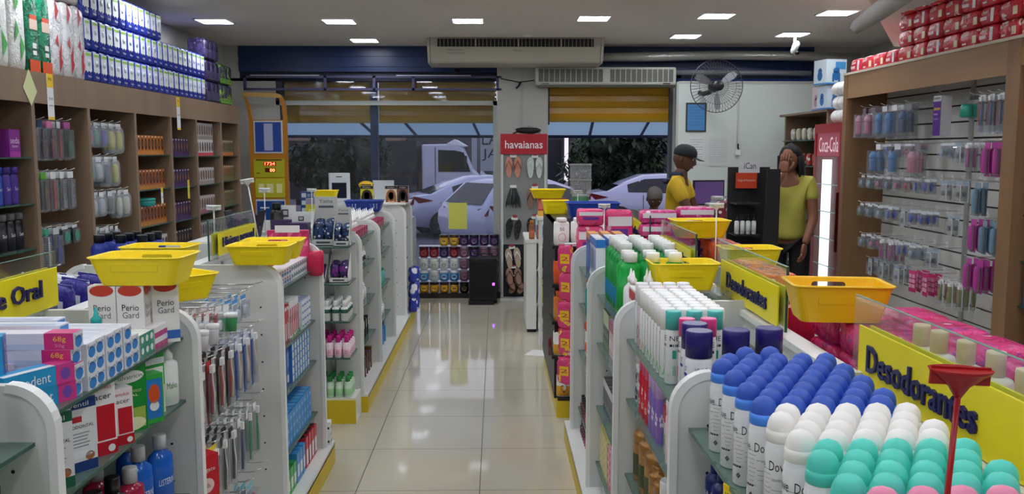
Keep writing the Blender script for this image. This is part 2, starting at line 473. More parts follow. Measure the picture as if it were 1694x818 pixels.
# ceiling panels
lampm = mat('#f4f7ff', .5, emit=LAMP)
def lamp_proto():
    fr = MB(); w, d = .29, .29
    fr.box(-w / 2, -d / 2, -.012, w / 2, -d / 2 + .015, 0, PWHITE).box(-w / 2, d / 2 - .015, -.012, w / 2, d / 2, 0, PWHITE)
    fr.box(-w / 2, -d / 2 + .015, -.012, -w / 2 + .015, d / 2 - .015, 0, PWHITE).box(w / 2 - .015, -d / 2 + .015, -.012, w / 2, d / 2 - .015, 0, PWHITE)
    di = MB().box(-w / 2 + .015, -d / 2 + .015, -.009, w / 2 - .015, d / 2 - .015, -.004, lampm)
    return Proto('ceiling_light', 'ceiling light', [('frame', fr.mesh('f')), ('diffuser', di.mesh('d'))])
LP = lamp_proto()
names = {(0, 0): 'leftmost lit square panel in the ceiling row farther from the window', (0, 1): 'second lit ceiling panel from the left in the longer row',
         (0, 2): 'lit ceiling panel left of the large air conditioner in the longer row', (0, 3): 'lit ceiling panel just right above the large air conditioner',
         (0, 4): 'lit ceiling panel right of centre in the longer row above the wall fan', (0, 5): 'rightmost lit ceiling panel beside the hanging white pipe',
         (1, 0): 'lit ceiling panel nearest the blue band above the left window', (1, 1): 'lit ceiling panel nearest the window wall beside the wall fan', (1, 2): 'lit ceiling panel directly above the small white security camera'}
for k, (px, py) in {(0, 0): (355, 34), (0, 1): (561, 34), (0, 2): (774, 33), (0, 3): (982, 29), (0, 4): (1185, 25), (0, 5): (1385, 20), (1, 0): (603, 66), (1, 1): (1134, 59), (1, 2): (1311, 56)}.items():
    p = at(px, py, Z=CEIL)
    LP.put((p.x, p.y, CEIL), 0, names[k])
for yy in (6.6, 5.2, 3.8, 2.4, 1.0, -.6):
    for xx in (-2.5, -1.2, .1, 1.4, 2.7):
        LP.put((xx, yy, CEIL), 0, 'lit square ceiling panel of the rows overhead out of the frame', 'ceiling panels overhead')
# slanted soffit and insulated pipe, upper right
so = mat('#c9c5be', .8)
P0 = at(1392, -4, Y=5.9); P1 = at(1481, 74, Y=6.6); P2 = at(1560, 60, Y=6.4)
struct('trim_5', MB().add([(2.45, 4.2, 2.8), (2.45 + .02, 6.1, 2.8), (3.12, 6.95, 2.46), (4.2, 7.0, 2.42), (4.2, 4.2, 2.42), (4.2, 7.0, 2.8), (4.2, 4.2, 2.8), (3.1, 4.2, 2.52), (3.12, 6.95, 2.8)],
       [(0, 1, 2, 7), (7, 2, 3, 4), (1, 8, 2), (8, 5, 3, 2)], so))
pm = mat('#a8a6a3', .6, bump=.4, bscale=20)
pa = at(1420, 42, Y=5.6); pb = at(1475, 4, Y=4.9)
d = (pb - pa)
tag(link('insulated_pipe', MB().tube([pa + Vector((-.02, .02, -.03)), pa, pa + d * .3, pa + d * .7, pb + d * .6], [.03, .043, .05, .055, .055], pm, 10).tube([pa + Vector((.01, .0, .04)), pa + Vector((.12, -.1, .1))], .02, BLACK, 6).mesh('p')),
    'grey wrapped pipe hanging along the ceiling above the stacked red packs', 'pipe')
# ================================================================= OUTSIDE
GZ = -.4
struct('ground', MB().box(-40, 11.9, GZ - .1, 40, 60, GZ, plaster('asphalt', '#4f4c58', '#5c5965', 3)))
struct('sidewalk', MB().box(-12, YW + .05, GZ - .1, 12, 11.9, -.06, plaster('pavement', '#6d6a70', '#77747a', 3)))
# blue awning sheets
am = bpy.data.materials.new('awning fabric'); am.use_nodes = True
_b = am.node_tree.nodes['Principled BSDF']; _b.inputs['Base Color'].default_value = srgb('#c2ccd2') + (1,); _b.inputs['Transmission Weight'].default_value = .0; _b.inputs['Roughness'].default_value = .7
_t = am.node_tree.nodes.new('ShaderNodeBsdfTranslucent'); _t.inputs[0].default_value = srgb('#c9dbe6') + (1,)
_x = am.node_tree.nodes.new('ShaderNodeMixShader'); _x.inputs[0].default_value = .75
am.node_tree.links.new(_b.outputs[0], _x.inputs[1]); am.node_tree.links.new(_t.outputs[0], _x.inputs[2]); am.node_tree.links.new(_x.outputs[0], am.node_tree.nodes['Material Output'].inputs[0])
def awning(x0, x1, ribs, label):
    e = link('awning', None)
    link('awning_fabric', MB().add([(x0, 10.25, 2.16), (x1, 10.25, 2.16), (x1, 12.0, 1.86), (x0, 12.0, 1.86), (x0, 10.25, 2.163), (x1, 10.25, 2.163), (x1, 12.0, 1.863), (x0, 12.0, 1.863)],
         [(0, 1, 2, 3), (7, 6, 5, 4), (3, 2, 6, 7)], am).mesh('a'), e)
    link('front_bar', MB().tube([(x0, 12, 1.84), (x1, 12, 1.84)], .022, mat('#16203c', .5)).mesh('b'), e)
    for x in ribs:
        link('rib', MB().tube([(x, 10.2, 2.14), (x + .12, 12, 1.85)], .02, mat('#2c3f63', .5)).mesh('r'), e)
    tag(e, label, 'awning')
awning(-3.4, .3, (-3.0, -1.75, -1.2, -.35), 'light blue fabric awning outside above the big window')
awning(.5, 2.6, (1.15, 1.85), 'light blue fabric awning outside above the open entrance')
# background buildings
def building(x0, x1, y, z1, m, label, wins=()):
    e = link('building', None, None, ((x0 + x1) / 2, y, GZ)); cx = (x0 + x1) / 2
    link('facade', MB().box(x0 - cx, 0, 0, x1 - cx, 4, z1, m).mesh('f'), e)
    for (a, b_, c, d) in wins:
        link('window', MB().box(a - cx, -.05, b_, c - cx, 0, d, mat('#20242e', .3)).mesh('w'), e)
    tag(e, label, 'building')
building(-13, -4.5, 42, 4.2, mat('#8a6f66', .8), 'low pinkish brown building across the street behind the left bush', [(-11, .6, -9.9, 2.3), (-8.9, .6, -8, 2.3), (-7.4, .2, -6.6, 2.2)])
building(-4.4, 3.4, 44, 3.6, mat('#4b4a52', .8), 'long dark grey shed across the street behind the truck', [(-3, .4, -1.5, 2.4), (2.3, .5, 3.2, 2.6)])
building(3.6, 16, 40, 4.4, mat('#3c3b44', .8), 'dark building across the street behind the right bush', [(5, .6, 6.4, 2.8), (9.5, .4, 11, 2.4)])
b = MB().box(-.7, 33, .9, .5, 33.05, 2.5, mat('#9aa0aa', .7))
b.text('LA', (.0, 32.99, 2.1), (1, 0, 0), (0, 0, 1), .62, .45, mat('#25232c', .6)).text('JA', (.0, 32.99, 1.5), (1, 0, 0), (0, 0, 1), .62, .45, mat('#25232c', .6))
b.tube([(-.5, 33.1, GZ), (-.5, 33.1, 2.3)], .05, GREY).tube([(.4, 33.1, GZ), (.4, 33.1, 2.3)], .05, GREY)
o = link('street_banner', b.mesh('b')); o.location = (-.22, 0, 0)
tag(o, 'white street banner with dark letters behind the truck cab', 'banner')
# street posts
for x, y, l in ((-.62, 31, 'grey lamp post standing across the street beside the truck'), (.62, 13, 'thin pale post outside by the entrance left edge')):
    tag(link('street_post', MB().tube([(x, y, GZ), (x, y, 5)], .07, mat('#6c6a73', .6)).mesh('p')), l, 'post')
# bushes
leafm = [mat('#26382a', .6), mat('#33482f', .6), mat('#1b2a1e', .6)]
def bush(cx, cy, w, z1, label, n=7000, seed=1):
    r = random.Random(seed); b = MB()
    zc = (z1 + .3) / 2 + .1; hz = (z1 - .2) / 2 + .3
    lobes = [(r.uniform(-.32, .32) * w, r.uniform(-.5, .5), r.uniform(-.35, .42) * hz * 1.2, r.uniform(.32, .5)) for _ in range(12)]
    for i in range(n):
        lx, ly, lz, lr = lobes[i % 12]
        v = Vector((r.gauss(0, 1), r.gauss(0, 1), r.gauss(0, 1))).normalized() * (r.uniform(.5, 1.05))
        p = Vector((cx + lx + v.x * lr * w * .62, cy + ly + v.y * lr * w * .5, zc + lz + v.z * lr * hz * 1.25))
        if p.z > z1 + .15 or p.z < GZ: continue
        a = Vector((r.gauss(0, 1), r.gauss(0, 1), r.gauss(0, 1))).normalized(); c = a.cross(Vector((0, 0, 1))).normalized()
        s = r.uniform(.09, .19)
        b.add([p - a * s, p + c * s * .4, p + a * s, p - c * s * .4], [(0, 1, 2, 3)], leafm[i % 3])
    e = link('bush', None)
    core = MB()
    for lx, ly, lz, lr in lobes:
        core.pillow(lr * w * .85, lr * w * .75, lr * hz * 1.7, leafm[2], (cx + lx, cy + ly, zc + lz), ex=1, n=10, k=6)
    link('branches', core.tube([(cx, cy, GZ), (cx, cy, zc)], .09, mat('#2e261f', .8)).mesh('c'), e)
    link('foliage', b.mesh('f'), e)
    tag(e, label, 'bush')
bush(-4.3, 23.8, 2.6, 2.0, 'large dark green bush outside behind the big window', seed=2)
bush(3.7, 26.4, 3.0, 2.0, 'large dark green bush outside the open entrance', seed=5)
bush(-10.5, 38, 4.0, 2.2, 'distant dark bush before the pinkish building', 2500, seed=8)
# cars
carp = mat('#a3a6c4', .25, coat=.6); cargl = mat('#14151d', .08); tyre = mat('#15151a', .7); rimm = mat('#7d7f8c', .3, .6); red = mat('#8a1620', .3)
def car(loc, rz, label, kind='sedan', paint=carp):
    """length along +x (nose), y half width, z up from the ground"""
    if kind == 'sedan':
        L = 4.4; # stations: x, z_bottom, z_shoulder, z_roof, halfwidth, roof halfwidth
        S = [(0, .45, .86, .86, .74, .6), (.12, .3, .98, .99, .82, .7), (.55, .25, 1.02, 1.04, .86, .7), (1.05, .22, 1.0, 1.28, .87, .62), (1.5, .22, .98, 1.44, .87, .58), (2.1, .22, .95, 1.47, .87, .58),
             (2.7, .22, .93, 1.38, .87, .58), (3.35, .22, .92, .98, .87, .62), (3.9, .25, .82, .84, .84, .6), (4.3, .32, .66, .68, .74, .5), (4.4, .4, .58, .58, .62, .4)]
    else:
        L = 3.9
        S = [(0, .45, .86, .88, .74, .6), (.1, .3, .98, 1.0, .82, .68), (.55, .25, 1.0, 1.44, .86, .57), (1.2, .22, .97, 1.5, .87, .57), (2.0, .22, .94, 1.47, .87, .57), (2.6, .22, .92, 1.3, .87, .58),
             (3.1, .22, .92, .97, .86, .6), (3.6, .28, .8, .82, .8, .55), (3.9, .4, .6, .6, .62, .4)]
    V = []; Fc = []; body = MB(); gl = MB()
    ring = []
    for x, zb, zs, zr, hw, rw in S:
        zm = (zb + zs) / 2
        pts = [(-hw * .9, zb), (-hw, zm), (-hw * .97, zs), (-rw, zr - .04 if zr - zs > .1 else zr), (-rw * .6, zr), (rw * .6, zr), (rw, zr - .04 if zr - zs > .1 else zr), (hw * .97, zs), (hw, zm), (hw * .9, zb)]
        ring.append([(x, a, b_) for a, b_ in pts])
    n = 10
    vs = [p for q in ring for p in q]; fs = []
    for j in range(len(S) - 1):
        for i in range(n):
            k = (i + 1) % n
            fs.append((j * n + i, (j + 1) * n + i, (j + 1) * n + k, j * n + k))
    fs.append(tuple(range(n))); fs.append(tuple((len(S) - 1) * n + i for i in range(n - 1, -1, -1)))
    body.add(vs, fs, paint, True)
    # glass: side windows offset outward
    for sgn in (-1, 1):
        pl = []; top = []
        for x, zb, zs, zr, hw, rw in S:
            if zr - zs > .12:
                t0 = .08; t1 = .86
                y0 = hw * .97 + (rw - hw * .97) * t0; z0 = zs + (zr - .04 - zs) * t0
                y1 = hw * .97 + (rw - hw * .97) * t1; z1 = zs + (zr - .04 - zs) * t1
                pl.append((x, sgn * (y0 + .012), z0)); top.append((x, sgn * (y1 + .012), z1))
        q = pl + top; m_ = len(pl)
        gl.add(q, [(i, i + 1, m_ + i + 1, m_ + i) for i in range(m_ - 1)], cargl)
        xm = (pl[0][0] + pl[-1][0]) / 2
    # rear and front screens
    a, c = [(s_, s2) for s_, s2 in zip(S, S[1:]) if s2[3] - s_[3] > .18][0] if kind == 'sedan' else (S[1], S[2])
    def screen(a, c, dx):
        gl.add([(a[0] + dx, -a[5] * .85, a[3] + .02), (a[0] + dx, a[5] * .85, a[3] + .02), (c[0] + dx, c[5] * .8, c[3] - .03), (c[0] + dx, -c[5] * .8, c[3] - .03)], [(0, 1, 2, 3)], cargl)
    screen(a, c, -.03)
    e = link('car', None, None, loc, rz)
    link('body', body.mesh('b'), e)
    link('window_glass', gl.mesh('g'), e)
    for wx in ((.82, 3.45) if kind == 'sedan' else (.7, 3.1)):
        for sy in (-1, 1):
            T = Matrix.Translation((wx, sy * .80, .32)) @ Matrix.Rotation(PI / 2 * sy * -1, 4, 'X')
            wt = MB().lathe([(.2, -.1), (.3, -.1), (.32, -.05), (.32, .06), (.3, .1), (.22, .1)], tyre, 24, M=T)
            wo = link('wheel', wt.mesh('w'), e)
            rm = MB().lathe([(.21, .07), (.2, .09)], mat('#2c2d33', .5), 20, M=T)
            for k in range(7):
                g = 2 * PI * k / 7
                rm.add([(0.02 * math.cos(g + 1.5), .02 * math.sin(g + 1.5), .105), (.21 * math.cos(g + .12), .21 * math.sin(g + .12), .11), (.21 * math.cos(g - .12), .21 * math.sin(g - .12), .11), (.02 * math.cos(g - 1.5), .02 * math.sin(g - 1.5), .105)], [(0, 1, 2, 3), (3, 2, 1, 0)], rimm, M=T)
            link('rim', rm.mesh('r'), wo)
            link('wheel_arch', MB().lathe([(.36, .0), (.36, .085)], mat('#1b1b22', .6), 20, M=T).mesh('wa'), e)
    for sy in (-1, 1):
        link('tail_light', MB().add([(.02, sy * .5, .78), (.02, sy * .78, .8), (.55, sy * .875, .9), (.12, sy * .80, 1.0), (.02, sy * .52, .92), (.0, sy * .5, .78)], [(0, 1, 4), (1, 2, 3), (1, 3, 4), (4, 1, 0), (3, 2, 1), (4, 3, 1)], red).mesh('t'), e)
        link('door_handle', MB().box(1.55, sy * .875 - .015, .8, 1.75, sy * .875 + .015, .83, paint).mesh('h'), e)
        link('door_seam', MB().box(1.42, sy * .868 - .006, .3, 1.43, sy * .868 + .006, .95, tyre).box(2.32, sy * .868 - .006, .3, 2.33, sy * .868 + .006, .93, tyre).mesh('h'), e)
        link('side_mirror', MB().pillow(.12, .14, .12, paint, (3.0 if kind == 'sedan' else 2.6, sy * .98, .95), ex=.8).mesh('m'), e)
    tag(e, label, 'car')
car((-2.25, 21.0, GZ), math.radians(18), 'silver sedan parked outside the big window with its rear to the left')
car((-.72, 17.3, GZ), math.radians(40), 'pale silver hatchback parked nearest outside the big window', 'hatch')
car((2.2, 22.6, GZ), math.radians(3), 'silver sedan parked beyond the open entrance')
car((-.1, 34, GZ), math.radians(180), 'distant white car beyond the truck cab', 'hatch', mat('#c9cbd6', .3))
# truck
e = link('truck', None, None, (0, 0, 0))
tw = mat('#b9bad0', .3)
y0 = 26.6
prof = [(-2.25, .1), (-2.25, 1.84), (-1.3, 1.86), (-1.05, 1.78), (-.72, 1.05), (-.5, .85), (-.42, .55), (-.42, .1)]
link('cab', MB().prism(prof, 'y', y0, y0 + 2.0, tw).mesh('c', .05), e)
link('side_window', MB().prism([(-1.75, 1.02), (-1.75, 1.68), (-1.25, 1.66), (-.98, 1.6), (-.78, 1.02)], 'y', y0 - .015, y0 - .004, cargl).mesh('w'), e)
link('door_seam', MB().prism([(-1.85, .2), (-1.85, 1.76), (-1.83, 1.76), (-1.83, .2)], 'y', y0 - .01, y0, tyre).mesh('w'), e)
link('wind_deflector', MB().prism([(-1.5, 1.86), (-1.25, 2.0), (-.9, 1.8), (-1.0, 1.76)], 'y', y0, y0 + 1.9, mat('#d6d8e4', .4)).mesh('d', .02), e)
link('cargo_box', MB().box(-6.2, y0 - .1, .2, -2.4, y0 + 2.1, 1.95, mat('#26242c', .6)).mesh('b'), e)
link('chassis', MB().box(-6.1, y0 + .2, 0, -.5, y0 + 1.8, .2, BLACK).mesh('b'), e)
for wx in (-5.2, -1.15):
    T = Matrix.Translation((wx, y0 + .1, GZ + .42)) @ Matrix.Rotation(PI / 2, 4, 'X')
    link('wheel', MB().lathe([(.1, -.2), (.4, -.2), (.42, 0), (.4, .1), (.2, .1)], tyre, 20, M=T).mesh('w'), e)
link('side_mirror', MB().box(-.95, y0 - .3, 1.1, -.88, y0 - .1, 1.5, BLACK).mesh('m'), e)
tag(e, 'white delivery truck with dark cargo box parked behind the silver sedan', 'truck')
# ================================================================= GONDOLAS AND WALL UNITS
def panel_outline(d, h, r=.09):
    """side panel outline in (x,z): back at 0, front at d, rounded top front corner"""
    p = [(0, 0), (d, 0)]
    for i in range(9):
        a = i / 8 * PI / 2
        p.append((d - r + r * math.cos(a), h - r + r * math.sin(a)))
    p.append((0, h))
    return p
trimw = mat('#eef0ee', .3)
holem = mat('#222426', .6)
def side_panel(sx, xs, xf, y, h, near_face=True):
    """divider standing across the gondola from spine xs to front xf, thickness in y"""
    d = abs(xf - xs); s = 1 if xf > xs else -1
    b = MB(); t = .022
    out = [(xs + s * u, z) for u, z in panel_outline(d, h)]
    b.prism(out, 'y', y - t / 2, y + t / 2, PANEL)
    # thick white edging following the front outline
    o1 = panel_outline(d + .004, h + .004, .094)[1:-1]; i1 = panel_outline(d - .014, h - .014, .08)[1:-1]
    for (a, c), (a2, c2), (e, f), (e2, f2) in zip(o1, o1[1:], i1, i1[1:]):
        q = [(xs + s * a, c), (xs + s * a2, c2), (xs + s * e2, f2), (xs + s * e, f)]
        b.prism(q if s > 0 else q[::-1], 'y', y - t / 2 - .003, y + t / 2 + .003, trimw)
    for k in range(9):
        zz = .2 + k * .115
        if zz < h - .1:
            b.lathe([(.004, 0), (.004, .001)], holem, 8, M=Matrix.Translation((xs + s * (d - .085), y - t / 2 - .0035, zz)) @ Matrix.Rotation(PI / 2, 4, 'X'))
    return b
def glass_shelf(x0, x1, y0, y1, z, rail=False, t=.008):
    b = MB()
    b.box(x0, y0, z - t, x1, y1, z, SHELFGLASS)
    e = .0012
    for q in ((x0 - e, y0, x0, y1), (x1, y0, x1 + e, y1), (x0, y0 - e, x1, y0)):
        b.box(q[0], q[1], z - t, q[2], q[3], z, GEDGE)
    return b
KICK = mat('#d8bd22', .4)
def gondola(name, label, xc, half, y0, y1, ys, h, levels, side_front, ends=True, kick=KICK, base_in=.025):
    """spine at x=xc; both sides; ys = divider positions; levels = list per bay of shelf heights for the aisle side"""
    e = link(name, None, None, (xc, y0, 0)); O = Vector((-xc, -y0, 0))
    def part(nm, b, par=e):
        o = link(nm, b.mesh(nm), par)
        if par is e: o.matrix_parent_inverse = Matrix.Translation(O)
        return o
    part('spine_panel', MB().box(xc - .018, y0, .1, xc + .018, y1, h - .045, PANEL).box(xc - .03, y0, h - .05, xc + .03, y1, h - .03, trimw))
    bx = half + base_in
    part('base', MB().box(xc - bx, y0, .09, xc + bx, y1, .115, WHITE).box(xc - bx + .01, y0 + .005, 0, xc + bx - .01, y1 - .005, .09, PANEL))
    part('kick_strip', MB().box(xc + side_front * (bx - .004) - .004, y0 - .002, .0, xc + side_front * (bx - .004) + .004, y1, .1, kick))
    part('end_kick_strip', MB().box(xc - bx - .001, y0 - .006, .0, xc + bx + .001, y0 - .001, .1, kick))
    for i, y in enumerate(ys):
        for s in (side_front, -side_front):
            part('side_panel', side_panel(s, xc, xc + s * half, y, h))
    for i, (a, c) in enumerate(zip(ys, ys[1:])):
        for j, z in enumerate(levels[i]):
            xf = xc + side_front * (half - .04)
            part('glass_shelf', glass_shelf(min(xc + side_front * .02, xf), max(xc + side_front * .02, xf), a + .013, c - .013, z))
        xf = xc - side_front * (half - .04)
        part('glass_shelf', glass_shelf(min(xc - side_front * .02, xf), max(xc - side_front * .02, xf), a + .013, c - .013, h - .13))
        for q in (.3, .7):
            yy = a + (c - a) * q
            part('slotted_upright', MB().box(xc + side_front * .018, yy - .012, .12, xc + side_front * .024, yy + .012, h - .06, STEEL))
    return e
LX = -1.33; LH = .445; RXC = .87; RH = .46
LY = [.86, 1.73, 2.57, 3.59, 4.43]
RY = [.05, .98, 2.0, 2.98, 3.87, 4.73]
gondola('shelf_gondola', 'white shelf gondola left of the aisle nearest the camera with toothpaste and toothbrushes', LX, LH, .86, 4.53, LY, 1.18,
        [[1.065, .8], [1.10, .91, .62, .34], [], [1.05, .79, .58, .31]], 1)
gondola('shelf_gondola', 'white shelf gondola right of the aisle nearest the camera filled with deodorants', RXC, RH, .05, 4.86, RY, 1.13,
        [[1.0, .78], [1.0, .78, .52, .25], [1.0, .79, .52, .25], [1.01, .79, .50, .24], [1.02, .82, .56, .24]], -1)
G2Y = [5.43, 6.3, 7.2, 8.1, 8.7]
gondola('shelf_gondola', 'white shelf gondola farther along the left of the aisle ending before the jars', -1.30, .46, 5.42, 8.75, G2Y, 1.15,
        [[1.08, .88, .62, .36], [1.07, .87, .60, .34], [], [.9, .6, .3]], 1)
# endcap on its near end
e = link('end_shelf_unit', None, None, (-1.3, 5.18, 0))
def ep(nm, b):
    o = link(nm, b.mesh(nm), e); o.matrix_parent_inverse = Matrix.Translation((1.3, -5.18, 0)); return o
ep('back_panel', MB().box(-1.74, 5.395, .1, -.87, 5.412, 1.15, PANEL))
ep('base', MB().box(-1.76, 5.19, .0, -.855, 5.41, .155, WHITE))
ep('kick_strip', MB().box(-1.762, 5.18, .0, -.853, 5.189, .145, KICK))
for x in (-1.45, -1.03): ep('slotted_upright', MB().box(x, 5.385, .16, x + .025, 5.394, 1.13, STEEL))
for z in (1.085, .865, .64, .42): ep('glass_shelf', glass_shelf(-1.75, -.87, 5.12, 5.384, z))
tag(e, 'glass shelf end unit facing the camera with yellow base at the aisle', 'shelf unit')

# ---- black gondola on the right, beyond the deodorants
e = link('shelf_gondola', None, None, (.8, 5.27, 0))
def ep(nm, b):
    o = link(nm, b.mesh(nm), e); o.matrix_parent_inverse = Matrix.Translation((-.8, -5.27, 0)); return o
blk = mat('#17181a', .4)
ep('back_panel', MB().box(.37, 5.56, .1, 1.25, 5.58, 1.2, blk)); ep('side_panel', MB().box(.36, 5.36, .1, .378, 6.7, 1.2, blk)); ep('side_panel', MB().box(1.24, 5.36, .1, 1.258, 6.7, 1.2, blk))
ep('base', MB().box(.38, 5.29, .0, 1.25, 6.7, .115, blk)); ep('kick_strip', MB().box(.375, 5.275, 0, 1.255, 5.288, .105, KICK)); ep('kick_strip', MB().box(.37, 5.28, 0, .379, 6.7, .105, KICK))
ep('slotted_upright', MB().box(.47, 5.55, .12, .50, 5.56, 1.15, mat('#4a4c4f', .5)))
for z in (1.07, .83, .60, .385): ep('shelf', MB().box(.34, 5.30, z - .018, 1.24, 5.56, z, blk))
ep('top_board', MB().box(.36, 5.5, 1.18, 1.258, 6.7, 1.2, blk))
tag(e, 'black shelf gondola with orange sunscreens and a yellow kick strip', 'shelf gondola')
for o in list(C.objects):
    if o.name.startswith('shelf_gondola') and 'label' not in o: 
        pass
for o, l in zip([o for o in C.objects if o.name.startswith('shelf_gondola') and 'category' not in o], (
        'white shelf gondola left of the aisle nearest the camera with toothpaste and toothbrushes',
        'white shelf gondola right of the aisle nearest the camera filled with deodorants',
        'white shelf gondola farther along the left side of the aisle with small cosmetics')):
    tag(o, l, 'shelf gondola')

# ---- small white counter unit beyond the black gondola
e = link('counter_unit', None, None, (.45, 7.85, 0))
def ep(nm, b):
    o = link(nm, b.mesh(nm), e); o.matrix_parent_inverse = Matrix.Translation((-.45, -7.85, 0)); return o
ep('side_panel', MB().box(.27, 7.85, .03, .36, 8.6, .82, WHITE)); ep('top_board', MB().box(.26, 7.84, .82, 1.2, 8.6, .85, WHITE)); ep('plinth', MB().box(.28, 7.87, 0, .36, 8.58, .03, BLACK))
ep('back_panel', MB().box(.36, 8.15, .05, 1.2, 8.17, .82, WHITE))
for z in (.56, .24): ep('shelf', MB().box(.36, 7.88, z, .80, 8.15, z + .015, WHITE))
tag(e, 'small white counter unit beyond the black gondola near the entrance', 'counter')

# ---- glass divider sheets with signs on top of the gondolas
def divider(x, y0, y1, z0, z1, label):
    e = link('glass_divider', None, None, (x, y0, z0))
    link('sheet', MB().box(-.004, 0, 0, .004, y1 - y0, z1 - z0, PANE).mesh('s'), e)
    g = MB()
    g.box(-.004, -.001, 0, .004, .0, z1 - z0, GEDGE)
    g.box(-.004, 0, z1 - z0, .004, y1 - y0, z1 - z0 + .001, mat('#7fa79a', .2))
    link('polished_edge', g.mesh('s'), e)
    for q in (.12, .88):
        link('clip', MB().box(-.012, (y1 - y0) * q - .012, .0, .012, (y1 - y0) * q + .012, .02, CHROME).mesh('c'), e)
    tag(e, label, 'glass divider')
def sign(x, y0, y1, z0, z1, text, face, label, tw=.84, th=.5, tc=.5, back=True):
    """board in the plane X=x, readable from side face (+1 looks toward +X)"""
    e = link('category_sign', None, None, (x, (y0 + y1) / 2, (z0 + z1) / 2))
    L = y1 - y0; H = z1 - z0
    b = MB().box(-.0025, -L / 2, -H / 2, .0025, L / 2, H / 2, YELSIGN)
    link('board', b.mesh('b', .001), e)
    if back: link('rear_board', MB().box(-face * .022 - .0025, -L / 2 - .02, -H / 2, -face * .022 + .0025, L / 2 - .01, H / 2 + .0, YELSIGN).mesh('b'), e)
    t = MB()
    u = Vector((0, face, 0))
    t.text(text, (face * .003, (tc - .5) * L * face, 0), u, (0, 0, 1), L * tw, H * th, NAVY, .006, off=.012)
    link('lettering', t.mesh('t'), e)
    tag(e, label, 'sign')
hb = 1.15
divider(LX, 1.75, 2.64, 1.151, 1.345, 'clear glass divider behind the nearest left yellow sign')
divider(LX + .04, 3.93, 4.66, 1.151, 1.335, 'clear glass divider behind the yellow sign left of the aisle at mid distance')
sign(LX + .012, 1.72, 2.625, 1.185, 1.30, 'Higiene Oral', 1, 'yellow sign ending in ene Oral cut by the left edge', tw=.50, th=.58, tc=.64)
sign(LX + .055, 4.02, 4.64, 1.165, 1.268, 'Higiene pessoal', 1, 'yellow sign reading Higiene pessoal on the left gondola', tw=.84, th=.56)
for (a, c, z1, l) in ((1.15, 2.075, 1.30, 'nearest right glass divider beside the biggest yellow sign'), (2.58, 3.4, 1.30, 'right glass divider with thick green edge behind the second deodorant sign'),
                  (3.78, 4.58, 1.285, 'glass divider with the cropped hygiene sign right of the aisle'), (4.93, 5.5, 1.28, 'farthest glass divider right of the aisle before the pink packs')):
    divider(RXC, a, c, 1.101, z1, l)
sign(RXC - .012, 1.1, 2.02, 1.103, 1.238, 'Desodorantes', -1, 'largest yellow sign reading Desodorantes in the right foreground', tw=.503, th=.46, tc=.315)
sign(RXC - .012, 2.62, 3.3, 1.11, 1.235, 'Desodorantes', -1, 'smaller yellow sign reading Desodorantes behind the first', tw=.70, th=.46)
sign(RXC - .012, 3.83, 4.55, 1.103, 1.21, 'Higiene Capilar', -1, 'yellow sign half hidden behind the basket on the right gondola', tw=.84, th=.5)
sign(RXC - .012, 4.98, 5.62, 1.103, 1.22, 'Perfumaria', -1, 'farthest yellow sign with dark letters on the right gondola', tw=.6, th=.42)

# ---- wall units
lw = wood('#806a56', '#937b65', (3, 3, .35), .5, 'brown laminate')
rw_ = wood('#957350', '#a8845d', (.5, .5, 7), .5, 'oak laminate')
rw2 = wood('#836243', '#937150', (6, 6, .6), .5, 'oak laminate upright')
e = link('wall_shelf_unit', None, None, (-2.65, 3.0, 0))
def ep(nm, b, par=None):
    o = link(nm, b.mesh(nm), par or e)
    if par is None: o.matrix_parent_inverse = Matrix.Translation((2.65, -3.0, 0))
    return o
LU = [3.0, 4.35, 5.12, 5.81, 6.55, 7.26, 7.87, 8.57, 9.15]
XF = -2.65; XB = -3.0
ep('header_board', MB().box(XF - .018, 3.0, 1.92, XF, 9.17, 2.10, lw))
ep('top_board', MB().box(XB, 3.0, 2.08, XF - .018, 9.17, 2.098, lw))
ep('back_panel', MB().box(XB - .012, 3.0, 0, XB, 9.17, 2.08, lw))
for y in LU: ep('upright', MB().box(XB, y - .018, 0, XF - .0005, y + .018, 2.08, lw))
LSH = {0: (1.61, 1.345, 1.085), 1: (1.61, 1.345, 1.085), 4: (1.615, 1.35, 1.07, .82), 5: (1.60, 1.34, 1.06, .82), 6: (1.60, 1.34, 1.08, .84), 7: (1.60, 1.35, 1.10, .86)}
for k, zs in LSH.items():
    for z in zs: ep('shelf', glass_shelf(XB, XF - .015, LU[k] + .018, LU[k + 1] - .018, z))
for k in (2, 3):
    ep('bay_shelf', MB().box(XB, LU[k] + .018, .5, XF - .02, LU[k + 1] - .018, .518, lw))
ep('plinth', MB().box(XB, 3.0, 0, XF - .03, 9.17, .12, lw))
tag(e, 'long brown wall shelving unit along the left wall', 'shelving unit')

e = link('wall_shelf_unit', None, None, (2.8, 2.9, 0))
def ep(nm, b):
    o = link(nm, b.mesh(nm), e); o.matrix_parent_inverse = Matrix.Translation((-2.8, -2.9, 0)); return o
ep('header_board', MB().box(2.8, 4.83, 2.06, 2.818, 7.07, 2.245, rw_)); ep('header_board', MB().box(2.8, 2.9, 2.10, 2.818, 4.70, 2.245, rw_))
ep('top_board', MB().box(2.79, 2.9, 2.245, 3.32, 7.1, 2.262, mat('#d8cdb8', .5)))
for y0, y1 in ((7.03, 7.10), (4.70, 4.83), (2.9, 2.94)): ep('upright', MB().box(2.795, y0, 0, 3.3, y1, 2.245, rw2))
sl = mat('#d3d5d0', .5)
b = MB(); z = .3
while z < 2.2:
    b.box(3.12, 4.83, z + .006, 3.14, 7.03, z + .104, sl); b.box(3.135, 4.83, z - .006, 3.15, 7.03, z + .006, mat('#3a3a38', .6)); z += .11
ep('slatwall_panel', b)
